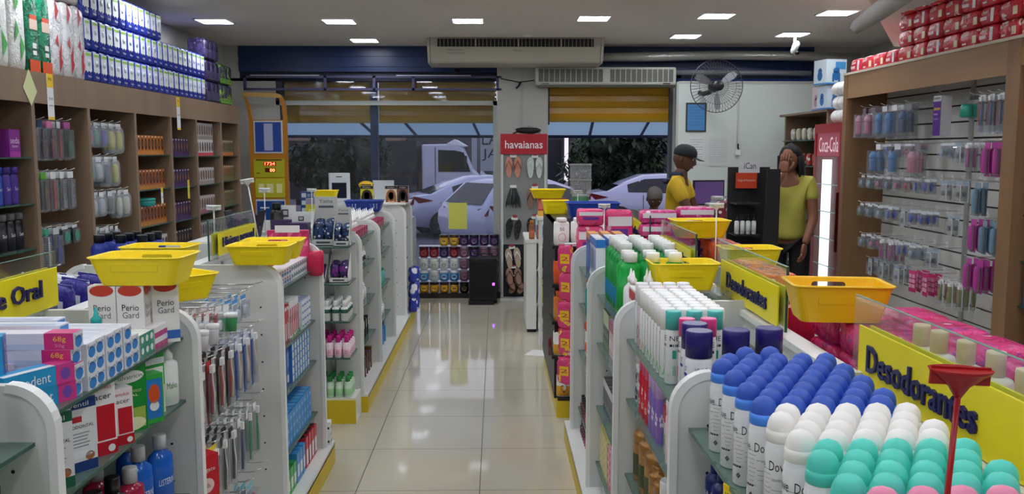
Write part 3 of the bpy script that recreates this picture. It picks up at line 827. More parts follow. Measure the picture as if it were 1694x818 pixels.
ep('slotted_upright', MB().box(3.105, 5.72, .3, 3.12, 5.76, 2.2, mat('#b9bdb9', .3, .5)))
ep('back_panel', MB().box(3.3, 2.9, 0, 3.315, 7.1, 2.245, rw2))
for z in (1.80, 1.545, 1.30, 1.05, .8): ep('shelf', glass_shelf(2.86, 3.3, 2.94, 4.70, z))
ep('plinth', MB().box(2.84, 2.9, 0, 3.3, 7.1, .3, rw2))
tag(e, 'oak coloured wall shelving unit along the right wall', 'shelving unit')
# brown unit between the fridge and the partition
e = link('wall_shelf_unit', None, None, (3.0, 7.95, 0))
def ep(nm, b):
    o = link(nm, b.mesh(nm), e); o.matrix_parent_inverse = Matrix.Translation((-3.0, -7.95, 0)); return o
ep('upright', MB().box(3.03, 9.2, 0, 3.4, 9.24, 2.02, lw)); ep('upright', MB().box(3.0, 7.95, 0, 3.4, 7.99, 2.02, lw)); ep('back_panel', MB().box(3.38, 7.95, 0, 3.4, 9.24, 2.02, lw)); ep('top_board', MB().box(2.98, 7.93, 2.0, 3.4, 9.26, 2.02, lw))
for z in (1.75, 1.5, 1.25, 1.0, .75, .5): ep('shelf', glass_shelf(3.0, 3.38, 7.99, 9.2, z))
tag(e, 'brown shelving unit between the red fridge and the white partition', 'shelving unit')
# ================================================================= PRODUCT KINDS
M = mat
def fr(face, w, d, h):
    """origin, u, v of a carton face (front looks toward -Y)"""
    e = .0007
    return {'F': ((-w / 2, -d / 2 - e, 0), (w, 0, 0), (0, 0, h)), 'B': ((w / 2, d / 2 + e, 0), (-w, 0, 0), (0, 0, h)),
            'R': ((w / 2 + e, -d / 2, 0), (0, d, 0), (0, 0, h)), 'L': ((-w / 2 - e, d / 2, 0), (0, -d, 0), (0, 0, h)),
            'T': ((-w / 2, -d / 2, h + e), (w, 0, 0), (0, d, 0))}[face]
def carton_mb(w, d, h, base, decs=()):
    b = MB().box(-w / 2, -d / 2, 0, w / 2, d / 2, h, M(base, .32))
    for q in decs:
        if q[0] == 't':
            _, f, st, cu, cv, tw, th, c = q[:8]; up = len(q) > 8
            for ff in f:
                o, u, v = fr(ff, w, d, h); o = Vector(o); u = Vector(u); v = Vector(v)
                ctr = o + u * cu + v * cv + u.cross(v).normalized() * .0006
                if up: b.text(st, ctr, v, -u, v.length * tw, u.length * th, M(c, .4))
                else: b.text(st, ctr, u, v, u.length * tw, v.length * th, M(c, .4))
        elif q[0] == 'o':
            _, f, cu, cv, ru, rv, c = q
            for ff in f:
                o, u, v = fr(ff, w, d, h); o = Vector(o); u = Vector(u); v = Vector(v); nn = u.cross(v).normalized() * .0004
                pts = [o + nn + u * (cu + ru * math.cos(a * PI / 8)) + v * (cv + rv * math.sin(a * PI / 8)) for a in range(16)]
                b.add(pts, [tuple(range(16))], M(c, .35))
        else:
            f, u0, v0, u1, v1, c = q
            for k, ff in enumerate(f):
                o, u, v = fr(ff, w, d, h); o = Vector(o); u = Vector(u); v = Vector(v)
                b.quad(o + u * u0 + v * v0, u * (u1 - u0), v * (v1 - v0), M(c, .33))
    return b
def carton(name, cat, w, d, h, base, decs=()):
    return Proto(name, cat, [('carton', carton_mb(w, d, h, base, decs).mesh('c'))], (w, d, h))
def bars(f, u0, u1, v, n, dv, c='#8f9399'):
    return [(f, u0, v - i * dv, u1 - (i % 3) * .06 * (u1 - u0), v - i * dv + dv * .3, c) for i in range(n)]
def bottle(name, cat, prof, body, cap, label=None, n=18, sy=1, text=None, lab2=None, rough=.3):
    """prof = dict(r, h, sh (shoulder height), cr, ch cap radius/height, kind)"""
    r, h, sh, cr, ch = prof['r'], prof['h'], prof['sh'], prof['cr'], prof['ch']
    bm_ = M(body, rough); lm = M(label, .4) if label else bm_; l2 = M(lab2, .4) if lab2 else lm
    z0, z1 = prof.get('lab', (.12, .62)); z0 *= sh; z1 *= sh
    e = .0006 if label else 0
    b = MB().lathe([(r * .9, 0, bm_), (r, .004, bm_), (r, z0, lm), (r + e, z0 + .0005, lm), (r + e, z0 + (z1 - z0) * .45, l2), (r + e, z1, bm_), (r, z1 + .0005, bm_), (r, sh * .94, bm_), (r * .93, sh, bm_),
                    (cr * 1.0, sh + (h - ch - sh) * .75, bm_), (cr * .85, h - ch, bm_), (cr * .85, h - ch + .004, bm_)], bm_, n, sy=sy)
    if text:
        for (st, zc, th, arc, c) in text:
            for a0 in (-PI / 2, PI / 2) if sy != 1 else (-PI / 2, PI * .98, 0):
                b.textcyl(st, r + e + .0006, zc, th, arc, a0, M(c, .4), sy=sy)
    parts = [('bottle_body', b.mesh('b'))]
    cp = M(cap, .3); k = prof.get('kind', 'cap'); c = MB(); zc = h - ch
    if k == 'cap':
        c.lathe([(cr, 0), (cr, ch * .9), (cr * .94, ch)], cp, n, sy=sy if prof.get('ov') else 1, c=(0, 0, zc))
    elif k == 'dome':
        c.lathe([(cr, 0), (cr * 1.0, ch * .35), (cr * .95, ch * .6), (cr * .8, ch * .82), (cr * .5, ch * .95), (cr * .1, ch)], cp, n, c=(0, 0, zc))
    elif k == 'nozzle':
        c.lathe([(cr, 0), (cr, ch * .35), (cr * .5, ch * .5), (cr * .18, ch)], cp, max(8, n // 2), c=(0, 0, zc))
    elif k == 'pump':
        c.lathe([(cr, 0), (cr, ch * .35), (cr * .35, ch * .4), (cr * .35, ch * .8), (cr * .8, ch * .82), (cr * .8, ch)], cp, 10, c=(0, 0, zc))
        c.box(-cr * 2.4, -.004, zc + ch * .85, 0, .004, zc + ch * .97, cp)
    elif k == 'flip':
        c.lathe([(cr, 0), (cr, ch * .8), (cr * .7, ch)], cp, n, sy=sy, c=(0, 0, zc)); c.box(-cr * .5, -cr * sy - .003, zc + ch * .55, cr * .5, 0, zc + ch * .75, cp)
    parts.append(('cap', c.mesh('c')))
    return Proto(name, cat, parts, (2 * r, 2 * r, h))
def small_bottle(name, cat, r, h, body, cap, label=None, kind='cap', ch=.2, n=10, sy=1, sh=None, labz=(.12, .62), text=None, lab2=None, cr=None):
    return bottle(name, cat, dict(r=r, h=h, sh=sh or h * (1 - ch) * .92, cr=cr or r * (.55 if kind != 'cap' else .7), ch=h * ch, kind=kind, lab=labz), body, cap, label, n, sy, text, lab2)
def pouch(name, cat, w, d, h, m, up=True, ex=.45, header=None, seed=0, cardtext=None):
    b = MB().pillow(w, d, h * .96, m, (0, 0, h / 2), ex=ex, n=14, k=9, noise_amp=.05, seed=seed)
    parts = [('pack', b.mesh('p'))]
    t = MB()
    t.box(-w / 2 * .92, -.002, h * .93, w / 2 * .92, .002, h, m)
    parts.append(('sealed_edge', t.mesh('s')))
    if header:
        hh = MB().box(-w * .3, -d / 2 - .001, h * .35, w * .3, -d / 2 + .004, h * .68, M(header, .4))
        if cardtext: hh.text(cardtext[0], (0, -d / 2 - .0018, h * .52), (1, 0, 0), (0, 0, 1), w * .5, h * .14, M(cardtext[1], .4))
        parts.append(('printed_panel', hh.mesh('h')))
    return Proto(name, cat, parts, (w, d, h))
def flatpack(name, cat, w, d, h, m, seed=0, patch=None, text=None, ex=.3):
    """soft pack lying flat, long along x, front -Y"""
    b = MB().pillow(w, d, h, m, (0, 0, h / 2), ex=ex, n=16, k=8, noise_amp=.04, seed=seed)
    parts = [('pack', b.mesh('p'))]
    if patch:
        q = MB()
        for (u0, v0, u1, v1, c) in patch: q.box(-w / 2 + u0 * w, -d / 2 - .0015, v0 * h, -w / 2 + u1 * w, -d / 2 + .006, v1 * h, M(c, .35))
        if text: q.text(text[0], (-w / 2 + text[1] * w, -d / 2 - .003, text[2] * h), (1, 0, 0), (0, 0, 1), text[3] * w, text[4] * h, M(text[5], .4))
        parts.append(('printed_front', q.mesh('q')))
    return Proto(name, cat, parts, (w, d, h))
def hang_card(name, cat, w, h, back, body_fn=None, hdr='#f2f2f2', clear=True, depth=.02):
    """blister card hanging from its top hole: origin at the top centre, front -Y"""
    c = MB().box(-w / 2, 0, -h, w / 2, .0012, 0, M(back, .4) if back else BLISTER)
    c.box(-w / 2, -.0008, -h * .17, w / 2, 0, 0, M(hdr, .4))
    parts = [('card', c.mesh('c'))]
    if body_fn:
        b = MB(); body_fn(b); parts.append(('contents', b.mesh('b')))
    if clear:
        parts.append(('blister', MB().box(-w / 2 + .004, -depth, -h * .96, w / 2 - .004, -.001, -h * .2, BLISTER).mesh('b', .004)))
    return Proto(name, cat, parts, (w, depth, h))
def toothbrush(b, x, z0, L, c, c2='#f4f4f4', y=-.01):
    b.tube([(x, y, z0 - L), (x, y - .002, z0 - L * .6), (x, y, z0 - L * .35), (x, y, z0 - L * .16)], [.0055, .0065, .004, .003], M(c, .3), 6)
    b.box(x - .005, y - .009, z0 - L * .17, x + .005, y + .003, z0 - L * .02, M(c2, .5))
def boolean(me, cut):
    a = bpy.data.objects.new('a', me); c = bpy.data.objects.new('c', cut); C.objects.link(a); C.objects.link(c)
    md = a.modifiers.new('b', 'BOOLEAN'); md.object = c; md.operation = 'DIFFERENCE'; md.solver = 'EXACT'
    dg = bpy.context.evaluated_depsgraph_get(); dg.update()
    r = bpy.data.meshes.new_from_object(a.evaluated_get(dg))
    bpy.data.objects.remove(a); bpy.data.objects.remove(c)
    return r
def basket(name, w, d, h, m, holes=False):
    """open tapered tub with rim and handle slots, origin bottom centre"""
    def ring(k, z, r=.02, n=4):
        a, c = w / 2 * k, d / 2 * k if False else d / 2 - (1 - k) * w / 2; pts = []
        for cx, cy, a0 in ((a - r, c - r, 0), (-a + r, c - r, PI / 2), (-a + r, -c + r, PI), (a - r, -c + r, 1.5 * PI)):
            for i in range(n + 1):
                g = a0 + i * PI / 2 / n; pts.append((cx + r * math.cos(g), cy + r * math.sin(g), z))
        return pts
    b = MB(); n = 20; t = .003
    k0 = .80
    prof = [(k0, 0), (k0 + (1 - k0) * .12, h * .1), (.985, h * .95)]
    O_ = [ring(k, z) for k, z in prof]; I_ = [ring(k - .018, z + (t if q == 0 else 0)) for q, (k, z) in enumerate(prof)]
    seq = [O_[0], O_[1], O_[2], I_[2], I_[1], I_[0]]
    vs = [p for q in seq for p in q]; fs = []
    for j in range(5):
        for i in range(n):
            l = (i + 1) % n; fs.append((j * n + i, j * n + l, (j + 1) * n + l, (j + 1) * n + i))
    fs.append(tuple(range(n - 1, -1, -1))); fs.append(tuple(5 * n + i for i in range(n)))
    b.add(vs, fs, m, False)
    cut = MB(); zz = h * .78
    pts = []
    for cx, a0 in ((w * .15, -PI / 2), (-w * .15, PI / 2)):
        for i in range(5):
            g = a0 + i * PI / 4; pts.append((cx + h * .085 * math.cos(g), zz + h * .085 * math.sin(g)))
    cut.prism(pts, 'y', d * .2, d * .8, m)
    if holes:
        for gx in (-.36, -.28, -.20, .20, .28, .36):
            for gz in (.25, .45, .65):
                cut.prism([(gx * w + .008 * math.cos(a * PI / 4), h * gz + .007 * math.sin(a * PI / 4)) for a in range(8)], 'y', -d, d, m)
    tub = boolean(b.mesh('b'), cut.mesh('c'))
    em = MB()
    kk = .985 - .185 * (1 - .72 / .95); yy = d / 2 - (1 - kk) * w / 2; k2 = .985 - .185 * (1 - .5 / .95); y2 = d / 2 - (1 - k2) * w / 2
    if not holes: em.add([(-w * .25, -y2 - .002, h * .5), (w * .25, -y2 - .002, h * .5), (w * .25, -yy - .002, h * .72), (-w * .25, -yy - .002, h * .72), (-w * .26, -y2 + .001, h * .48), (w * .26, -y2 + .001, h * .48), (w * .26, -yy + .001, h * .74), (-w * .26, -yy + .001, h * .74)],
           [(0, 1, 2, 3), (4, 5, 1, 0), (5, 6, 2, 1), (6, 7, 3, 2), (7, 4, 0, 3)], m)
    rim = MB()
    o = ring(1.035, h * .965, .026); o2 = ring(1.035, h, .026); i2 = ring(.972, h, .018); i1 = ring(.972, h * .93, .018)
    vs = o + o2 + i2 + i1; fs2 = []
    for j in range(3):
        for i in range(n):
            l = (i + 1) % n; fs2.append((j * n + i, j * n + l, (j + 1) * n + l, (j + 1) * n + i))
    ob = ring(.985, h * .93)
    rim.add(vs, fs2, m, True)
    rim.add(ob + o, [(i, (i + 1) % n, (i + 1) % n + n, i + n) for i in range(n)], m, True)
    parts = [('tub', tub), ('rim', rim.mesh('r'))]
    if not holes: parts.append(('raised_panel', em.mesh('e')))
    return Proto(name, 'basket', parts, (w, d, h))
YB = basket('plastic_basket', .25, .18, .08, YEL)
YBL = basket('plastic_basket', .265, .19, .105, M('#f8c60e', .35))
YBS = basket('plastic_basket', .20, .15, .07, YEL)
BB = basket('plastic_basket', .31, .20, .09, M('#1d3f9e', .35), True)
def flag(loc, h, m, label, rx=0, ry=0, s=1):
    b = MB(); b.tube([(0, 0, 0), (0, 0, h * .93)], .0032 * s, m, 6)
    c = MB().lathe([(.004, h * .9), (.012 * s, h * .94), (.032 * s, h * .985), (.036 * s, h)], m, 14, sy=.6).box(-.033 * s, -.002, h - .02, .033 * s, .002, h + .003, m)
    p = Proto('price_flag_holder', 'price holder', [('stick', b.mesh('s')), ('funnel_top', c.mesh('f'))])
    p.put(loc, (rx, ry, 0), label)
def tagcard(loc, w, h, c, label, rz=0, text=(), clip='#f0c71a', name='price_tag', back='#e9eaec'):
    b = MB().box(-w / 2, -.001, -h, w / 2, .001, 0, M(back, .5)); b.box(-w / 2, -.0015, -h * .3, w / 2, -.001, 0, M(clip, .5)).box(-w / 2, -.0015, -h, w / 2, -.001, -h * .94, M(clip, .5))
    for st, z, tw, th in text: b.text(st, (0, -.002, -h * z), (1, 0, 0), (0, 0, 1), w * tw, h * th, M('#27262c', .5))
    Proto(name, 'price tag', [('card', b.mesh('c'))]).put(loc, rz, label)
def hooks(pr, spots, label, group):
    for loc, rz in spots: pr.put(loc, rz, label, group)
HK = {}
def hook(L, white=True, tilt=.12):
    k = (L, white)
    if k not in HK:
        m = M('#e6e8e6', .3) if white else CHROME
        b = MB().tube([(0, 0, 0), (0, -L * .9, .004), (0, -L, .016)], .0026, m, 6).box(-.018, -.002, -.02, .018, .0, .02, m)
        HK[k] = Proto('peg_hook', 'hook', [('wire', b.mesh('h'))])
    return HK[k]
# ================================================================= DEODORANTS, RIGHT FOREGROUND
def deo(cap, body='#eef0f2', cap2=None, name='deodorant_can', lines=True, word='Dove', under='original'):
    R = .0255; b = MB()
    w_ = M(body, .22, coat=.3); dk = M('#23283e', .4)
    b.lathe([(.0225, 0, w_), (R, .003, w_), (R, .034, w_), (R + .0001, .0341, w_), (R, .135, w_), (.0246, .141, w_), (.0236, .145, w_), (.0236, .15, w_), (.0216, .156, w_)], w_, 22)
    t = MB()
    for a0 in (-PI / 2 - .15, PI * .93):
        t.textcyl(word, R + .0004, .112, .017, 1.25, a0, M('#1d2438', .4))
        t.textcyl(under, R + .0004, .088, .0045, .9, a0, M('#5a6070', .4))
        for i in range(3): t.textcyl('————', R + .0004, .070 - i * .009, .0012, .8 - .1 * i, a0, M('#9aa0aa', .4))
    for a0 in (-2.55, -.35):
        for i in range(9): t.textcyl('———' if i % 3 else '—————', R + .0004, .105 - i * .008, .001, .75 - .12 * (i % 4), a0, M('#8e949c', .4))
        t.textcyl('◆', R + .0004, .022, .012, .4, a0, M('#4a505c', .4))
        t.textcyl('■■■■', R + .0004, .040, .004, .8, a0 - .2, dk)
    c = MB(); cm = M(cap, .32, sss=0); cn = M(cap2 or cap, .42)
    # slanted twist cap: collar and round actuator
    c.lathe([(.0222, .150), (.0245, .153), (.0245, .163), (.0238, .172)], cm, 22)
    vs = []; fs = []; n = 22; K = 6
    for j in range(K + 1):
        f = j / K
        for i in range(n):
            a = 2 * PI * i / n
            zb = .168 + .006 * math.cos(a)            # sloping seam
            r = .0238 * math.sqrt(max(0, 1 - f ** 2.6)) if j < K else .0006
            vs.append((r * math.cos(a), r * math.sin(a), zb + (.203 - zb) * f))
    for j in range(K):
        for i in range(n):
            l = (i + 1) % n; fs.append((j * n + i, j * n + l, (j + 1) * n + l, (j + 1) * n + i))
    fs.append(tuple(K * n + i for i in range(n)))
    a_ = MB().add(vs, fs, cn, True)
    return Proto(name, 'deodorant can', [('can', b.mesh('b')), ('print', t.mesh('t')), ('cap', c.mesh('c'), [('actuator', a_.mesh('a'))])], (.051, .051, .203))
D_BLUE = deo('#4a8df2', cap2='#3159bd'); D_WHITE = deo('#f1efe9', cap2='#f4f2ee', under='CUIDA & PROTEGE'); D_TEAL = deo('#4fd0bf', cap2='#55d6c4', under='go fresh'); D_PINK = deo('#f29bb8', cap2='#ee8fb0', under='beauty finish')
zs = 1.0005
p = .0535
def in_block(pr, rows, label, group, cols=7, x0=.485):
    for (r, ncol, c0) in rows:
        for c in range(c0, ncol):
            x = x0 + c * p + (p / 2 if r % 2 else 0)
            if x > .742: continue
            pr.put((x + rnd.uniform(-.001, .001), 1.93 - r * p * .9 + rnd.uniform(-.001, .001), zs), rnd.uniform(-.35, .35), label, group)
in_block(D_BLUE, [(r, 7, 0) for r in range(1, 9)], 'white deodorant can with a blue cap in the front block under the largest sign', 'blue capped deodorants')
in_block(D_WHITE, [(r, 7, 0) for r in range(9, 13)], 'white deodorant can with a pearl white cap between the blue and teal caps', 'white capped deodorants')
in_block(D_TEAL, [(r, 7, 0) for r in range(13, 17)], 'white deodorant can with a teal cap at the near end of the block', 'teal capped deodorants')
in_block(D_PINK, [(r, 7, 1 - (r % 2)) for r in range(17, 18)], 'white deodorant can with a pink cap nearest the camera', 'pink capped deodorants')
D_BLUE.put((.565, 1.945, zs), .2, 'blue capped deodorant can standing alone at the far end, left of its twin')
D_BLUE.put((.622, 1.947, zs), .0, 'blue capped deodorant can at the far end beside its twin')
# second shelf under the block
NV = small_bottle('body_spray', 'spray can', .025, .17, '#1d2670', '#1d2670', None, 'dome', .2, 18, text=[('NIVEA', .09, .014, 1.4, '#f2f4f8')])
for k in range(3): NV.put((.50 + .0 * k, 1.92 - .06 * k, .781), 0, 'navy spray can with white letters under the front glass shelf', 'navy cans under the deodorants')
JR = small_bottle('cream_jar', 'jar', .033, .085, '#e4ebe6', '#dfe7e2', None, 'cap', .35, 18, cr=.034)
JR.put((.50, 1.70, .781), 0, 'pale translucent jar under the front glass shelf beside the navy cans')
JR.put((.57, 1.72, .781), 0, 'second pale jar under the front glass shelf farther in')
tagcard((.452, 1.62, 1.0), .05, .035, '#f0c71a', 'small yellow shelf price card under the deodorant block', -PI / 2 * 0 - 1.2, [('19,99', .6, .7, .4)], back='#f3de3c')

# ---- next bay: aerosols with teal, pink, navy and white caps
def aero(name, body, cap, r=.0225, h=.205, texts=(), ch=.25, cr=None, capr=None, stripe=None):
    wm = M(body, .25)
    b = MB().lathe([(r * .9, 0, wm), (r, .003, wm)] + ([(r, .02, M(stripe, .3)), (r, .07, wm)] if stripe else []) + [(r, h * (1 - ch) - .012, wm), (r * .92, h * (1 - ch) - .002, wm), (r * .85, h * (1 - ch), wm)], wm, 18)
    t = MB()
    for st, zc, th, arc, c, vert in texts:
        for a0 in (-PI / 2, PI * .97):
            if vert: t.textcyl(st, r + .0005, zc, th, arc, a0, M(c, .4), vertical=True)
            else: t.textcyl(st, r + .0005, zc, th, arc, a0, M(c, .4))
    c = MB().lathe([(r * .98, h * (1 - ch)), (r * .98, h * .985), (r * .9, h)], M(cap, .3), 18)
    ps = [('can', b.mesh('b')), ('cap', c.mesh('c'))]
    if t.v: ps.append(('print', t.mesh('t')))
    return Proto(name, 'spray can', ps, (2 * r, 2 * r, h))
A_TEAL = aero('hair_spray', '#e9ebec', '#52c3bb', texts=[('NE', .13, .014, 1.2, '#222632', 0), ('■■', .11, .007, 1.2, '#222632', 0), ('1', .085, .024, .5, '#2ba890', 0), ('◢◣', .04, .03, 1.5, '#2ba890', 0)])
A_PINK = aero('hair_spray', '#eceaec', '#e2408c', h=.195, texts=[('NE', .125, .014, 1.2, '#222632', 0), ('■■', .105, .007, 1.2, '#222632', 0), ('◢◣', .05, .035, 1.5, '#e2408c', 0)])
A_NAVY = aero('hair_spray', '#e8e9ee', '#241a6e', r=.0345, h=.20, ch=.33, texts=[('■■', .09, .008, 1.0, '#2d3da0', 0), ('VULT', .105, .012, 1.0, '#55596a', 0)])
A_WHITE = aero('body_lotion', '#eef0ee', '#f6f7f5', h=.20, r=.022, ch=.3, texts=[('Giovanna', .085, .1, .55, '#22262e', 1), ('▲▲', .025, .03, 1.6, '#3e9a3b', 0)])
A_WH2 = aero('body_lotion', '#eef0ee', '#f6f7f5', h=.198, r=.022, ch=.3, texts=[('Monange', .085, .1, .55, '#22262e', 1), ('▲▲', .025, .03, 1.6, '#dc5a2c', 0)])
A_WH3 = aero('body_lotion', '#d6c6ce', '#ede6e8', h=.20, r=.022, ch=.3, texts=[('◆◆', .05, .05, 1.6, '#7c2047', 0)])
A_WH4 = aero('body_lotion', '#e3eaf0', '#f1f4f6', h=.205, r=.022, ch=.3, texts=[('■', .05, .035, 1.1, '#3a8fdc', 0), ('L’', .13, .02, .7, '#3a70b0', 0)])
q = .0465
rows = [(A_WH4, 2.90, 'tall white bottle with a blue square first in its bay'), (A_WH3, 2.85, 'mauve bottle second from the far divider'), (A_WH2, 2.80, ''), (A_WH2, 2.75, ''), (A_WHITE, 2.70, ''), (A_WHITE, 2.65, ''), (A_WHITE, 2.60, ''), (A_WHITE, 2.55, ''), (A_WHITE, 2.50, ''), (A_WHITE, 2.45, '')]
for i, (pr, y, l) in enumerate(rows):
    for c in range(4):
        x = .487 + c * q
        off = q * .5 * (i % 2) * 0
        if pr is A_WH4: pr.put((x, y, zs), 0, 'pale blue bottle with a blue square at the far end of the white caps row', 'pale blue bottles')
        elif pr is A_WH3: pr.put((x, y, zs), 0, 'mauve bottle with a pale cap near the far end of the white caps', 'mauve bottles')
        elif pr is A_WH2: pr.put((x, y, zs), 0, 'white bottle with orange leaf print and white cap in the middle bay', 'white bottles with orange print')
        else: pr.put((x, y, zs), 0, 'white bottle with green leaf print and white cap in the middle bay', 'white bottles with green leaves')
for i in range(3): A_TEAL.put((.49 + i * .058, 2.385, zs), 0, 'white spray can with a teal cylinder cap behind the navy caps', 'teal cylinder capped sprays')
for i in range(2): A_PINK.put((.515 + i * .058, 2.325, zs), 0, 'white spray can with a magenta pink cylinder cap', 'pink cylinder capped sprays')
A_NAVY.put((.515, 2.235, zs), 0, 'white can with wide navy cap, leftmost and farther of the navy caps')
A_NAVY.put((.505, 2.14, zs), 0, 'white can with wide navy cap nearest the aisle edge')
A_NAVY.put((.60, 2.15, zs), 0, 'white can with wide navy cap beside the blue deodorants')
A_NAVY.put((.69, 2.17, zs), 0, 'white can with wide navy cap deepest on the shelf')
# its second shelf (0.78)
FL = aero('body_spray', '#eceef2', '#d8d9de', texts=[('❀❀', .1, .05, 1.6, '#2a2c55', 0), ('✿✿', .04, .05, 1.6, '#2a2c55', 0)], r=.024, h=.19)
FR = aero('body_spray', '#d8263c', '#e8447e', r=.024, h=.2, texts=[('✿', .1, .03, .9, '#f0e6ea', 0), ('MORANGO', .05, .02, 1.3, '#f7dfe4', 0)])
FP = aero('body_spray', '#8d6fc4', '#c9a8e2', r=.024, h=.19, texts=[('✿✿', .08, .04, 1.4, '#e8def4', 0)])
TG = aero('hair_spray', '#c9ccd2', '#0f7d73', r=.036, h=.215, ch=.28, texts=[('ONE', .05, .03, 1.2, '#1d9a72', 0)], stripe=None)
PK = aero('talc_bottle', '#efd2da', '#f3dfe3', r=.027, h=.185, ch=.2)
z2 = .781
for y in (2.93, 2.87): 
    for x in (.50, .56): FL.put((x, y, z2), 0, 'white spray can with dark flower print on the second shelf', 'flower printed sprays')
for y in (2.80, 2.74, 2.68):
    for x in (.49, .545): FR.put((x, y, z2), 0, 'red spray can with pink cap on the second shelf', 'red sprays second shelf')
for y in (2.62, 2.56, 2.50):
    for x in (.49, .545): FP.put((x, y, z2), 0, 'lilac spray can with pale purple cap on the second shelf', 'lilac sprays second shelf')
RB = MB().lathe([(.0365, .10), (.0368, .101), (.0368, .15), (.0365, .151)], M('#c62430', .3), 18)
TG.parts.append(('red_band', RB.mesh('r'), []))
TG.put((.51, 2.41, z2), 0, 'wide silver spray can with dark teal cap and red band')
TG.put((.60, 2.42, z2), 0, 'second wide silver spray with dark teal cap deeper on the shelf')
for y in (2.33, 2.27, 2.21, 2.15):
    for x in (.49, .55): PK.put((x, y, z2), 0, 'pale pink bottle beside the nearest side panel, second shelf', 'pale pink bottles second shelf')
# third shelf (0.52): gold jars
gm = '#a97a3a'
def goldjar(r, h, l):
    g = M('#b4834a', .28, .35); lb = M('#d9c98e', .5)
    b = MB().lathe([(r * .92, 0, g), (r, .006, g), (r, h * .62, g), (r * .96, h * .66, g)], g, 22)
    b.lathe([(r + .0006, h * .12), (r + .0006, h * .5)], M('#3f4a2c', .4), 22, cap=False)
    c = MB().lathe([(r * 1.0, h * .66), (r * 1.0, h * .80), (r * .93, h * .84), (r * .72, h * .86), (r * .70, h * .96), (r * .62, h)], M('#a8773d', .3, .3), 22)
    t = MB()
    for a0 in (-PI / 2, PI * .9):
        for k in range(2):
            t.textcyl('●', r + .0012, h * .31, h * .3, .9, a0, lb)
        t.textcyl('HIDRATA', r + .0016, h * .33, h * .05, .6, a0, M('#5a4a2a', .4))
    return Proto('hair_cream_jar', 'jar', [('jar', b.mesh('j')), ('lid', c.mesh('c')), ('print', t.mesh('t'))], (2 * r, 2 * r, h))
GJ = goldjar(.052, .20, ''); GS = goldjar(.036, .17, '')
z3 = .521
for y in (2.90, 2.79, 2.68):
    for x in (.52, .63): GJ.put((x, y, z3), 0, 'large golden cream jar with stepped lid on the third shelf', 'large golden jars')
for y in (2.58, 2.50):
    for x in (.50, .58): GS.put((x, y, z3), 0, 'smaller golden jar in front of the large golden jars', 'small golden jars')
small_bottle('shampoo_bottle', 'bottle', .034, .19, '#e9e6e2', '#eff1f0', '#b98a4a', 'cap', .3, 18, cr=.036).put((.50, 2.40, z3), 0, 'white capped bottle beside the golden jars near the side panel')
# ---- bay of mouthwash
MG = small_bottle('mouthwash_bottle', 'bottle', .041, .27, '#129a45', '#f4f6f4', '#1b8fbf', 'cap', .15, 18, sy=.62, cr=.026, labz=(.1, .8), lab2='#0f8f3c', text=[('CEPACOL', .1, .022, 1.2, '#e8f4ea')])
MG2 = small_bottle('mouthwash_bottle', 'bottle', .041, .25, '#17b04a', '#f4f6f4', '#12a042', 'cap', .14, 18, sy=.62, cr=.026, text=[('menta', .12, .02, 1.0, '#e8f4ea')])
g = 0
for y in (3.78, 3.70, 3.62, 3.54, 3.46):
    for i, x in enumerate((.515, .60, .685)):
        (MG).put((x, y, 1.011), 0, 'green and blue mouthwash bottle with white cap on the top shelf', 'green blue mouthwash bottles')
for y in (3.38, 3.30):
    for x in (.51, .595, .68): MG2.put((x, y, 1.011), 0, 'bright green mouthwash bottle with white cap, nearer rows', 'bright green mouthwash')
BAB = bottle('baby_oil_bottle', 'bottle', dict(r=.027, h=.20, sh=.13, cr=.013, ch=.05, kind='nozzle', lab=(.1, .9)), '#eceeee', '#f7f8f8', '#e5e8ea', 16, .7)
for y in (3.22, 3.16):
    for x in (.50, .56, .62): BAB.put((x, y, 1.011), 0, 'white bottle with pointed white nozzle cap beside the green mouthwash', 'white nozzle bottles')
RC = carton('ointment_carton', 'carton', .055, .04, .15, '#f0efee', [('FLRB', 0, .72, 1, .95, '#c81f33'), ('FL', .25, .15, .5, .65, '#d6333f'), ('t', 'FL', 'GEL', .7, .4, .4, .1, '#33363c')])
for y in (3.10, 3.055, 3.01):
    for x in (.50, .56, .62): RC.put((x, y, 1.011), -PI / 2, 'white carton with a red band beside the far side of the white caps', 'red banded cartons')
# second and lower shelves of that bay
MK = carton('dye_carton', 'carton', .07, .05, .16, '#3c5548', [('FLR', 0, .6, 1, 1, '#c9d2b2'), ('FLR', 0, .0, 1, .2, '#7d8b62'), ('t', 'FLR', 'BIO', .5, .4, .6, .12, '#e6e6d8')])
MK2 = carton('dye_carton', 'carton', .06, .05, .15, '#d8b4c2', [('FLR', 0, .7, 1, 1, '#b04a74'), ('FLR', .2, .2, .8, .5, '#f1e4e8')])
for y in (3.80, 3.74, 3.68):
    for x in (.50, .56): MK.put((x, y, .791), -PI / 2, 'dark green and cream carton on the second shelf, mouthwash bay', 'green cream cartons')
for y in (3.60, 3.54, 3.48, 3.42):
    for x in (.50, .56): MK2.put((x, y, .791), -PI / 2, 'pink carton beside the dark green cartons, second shelf', 'pink cartons second shelf')
G3 = carton('cream_carton', 'carton', .055, .045, .14, '#55585c', [('FLR', 0, .75, 1, 1, '#dfe1e2'), ('FLR', .1, .2, .9, .3, '#9b9ea2')])
G4 = carton('cream_carton', 'carton', .055, .045, .13, '#d8762c', [('FLR', 0, 0, 1, .4, '#9a6fb0'), ('FLR', .1, .8, .9, .95, '#2b3a7a')])
G5 = carton('soap_carton', 'carton', .06, .09, .035, '#e4d98a', [('FLR', .1, .2, .5, .8, '#f3ecc4'), ('t', 'FL', 'LUX', .7, .5, .3, .5, '#7a6a30')])
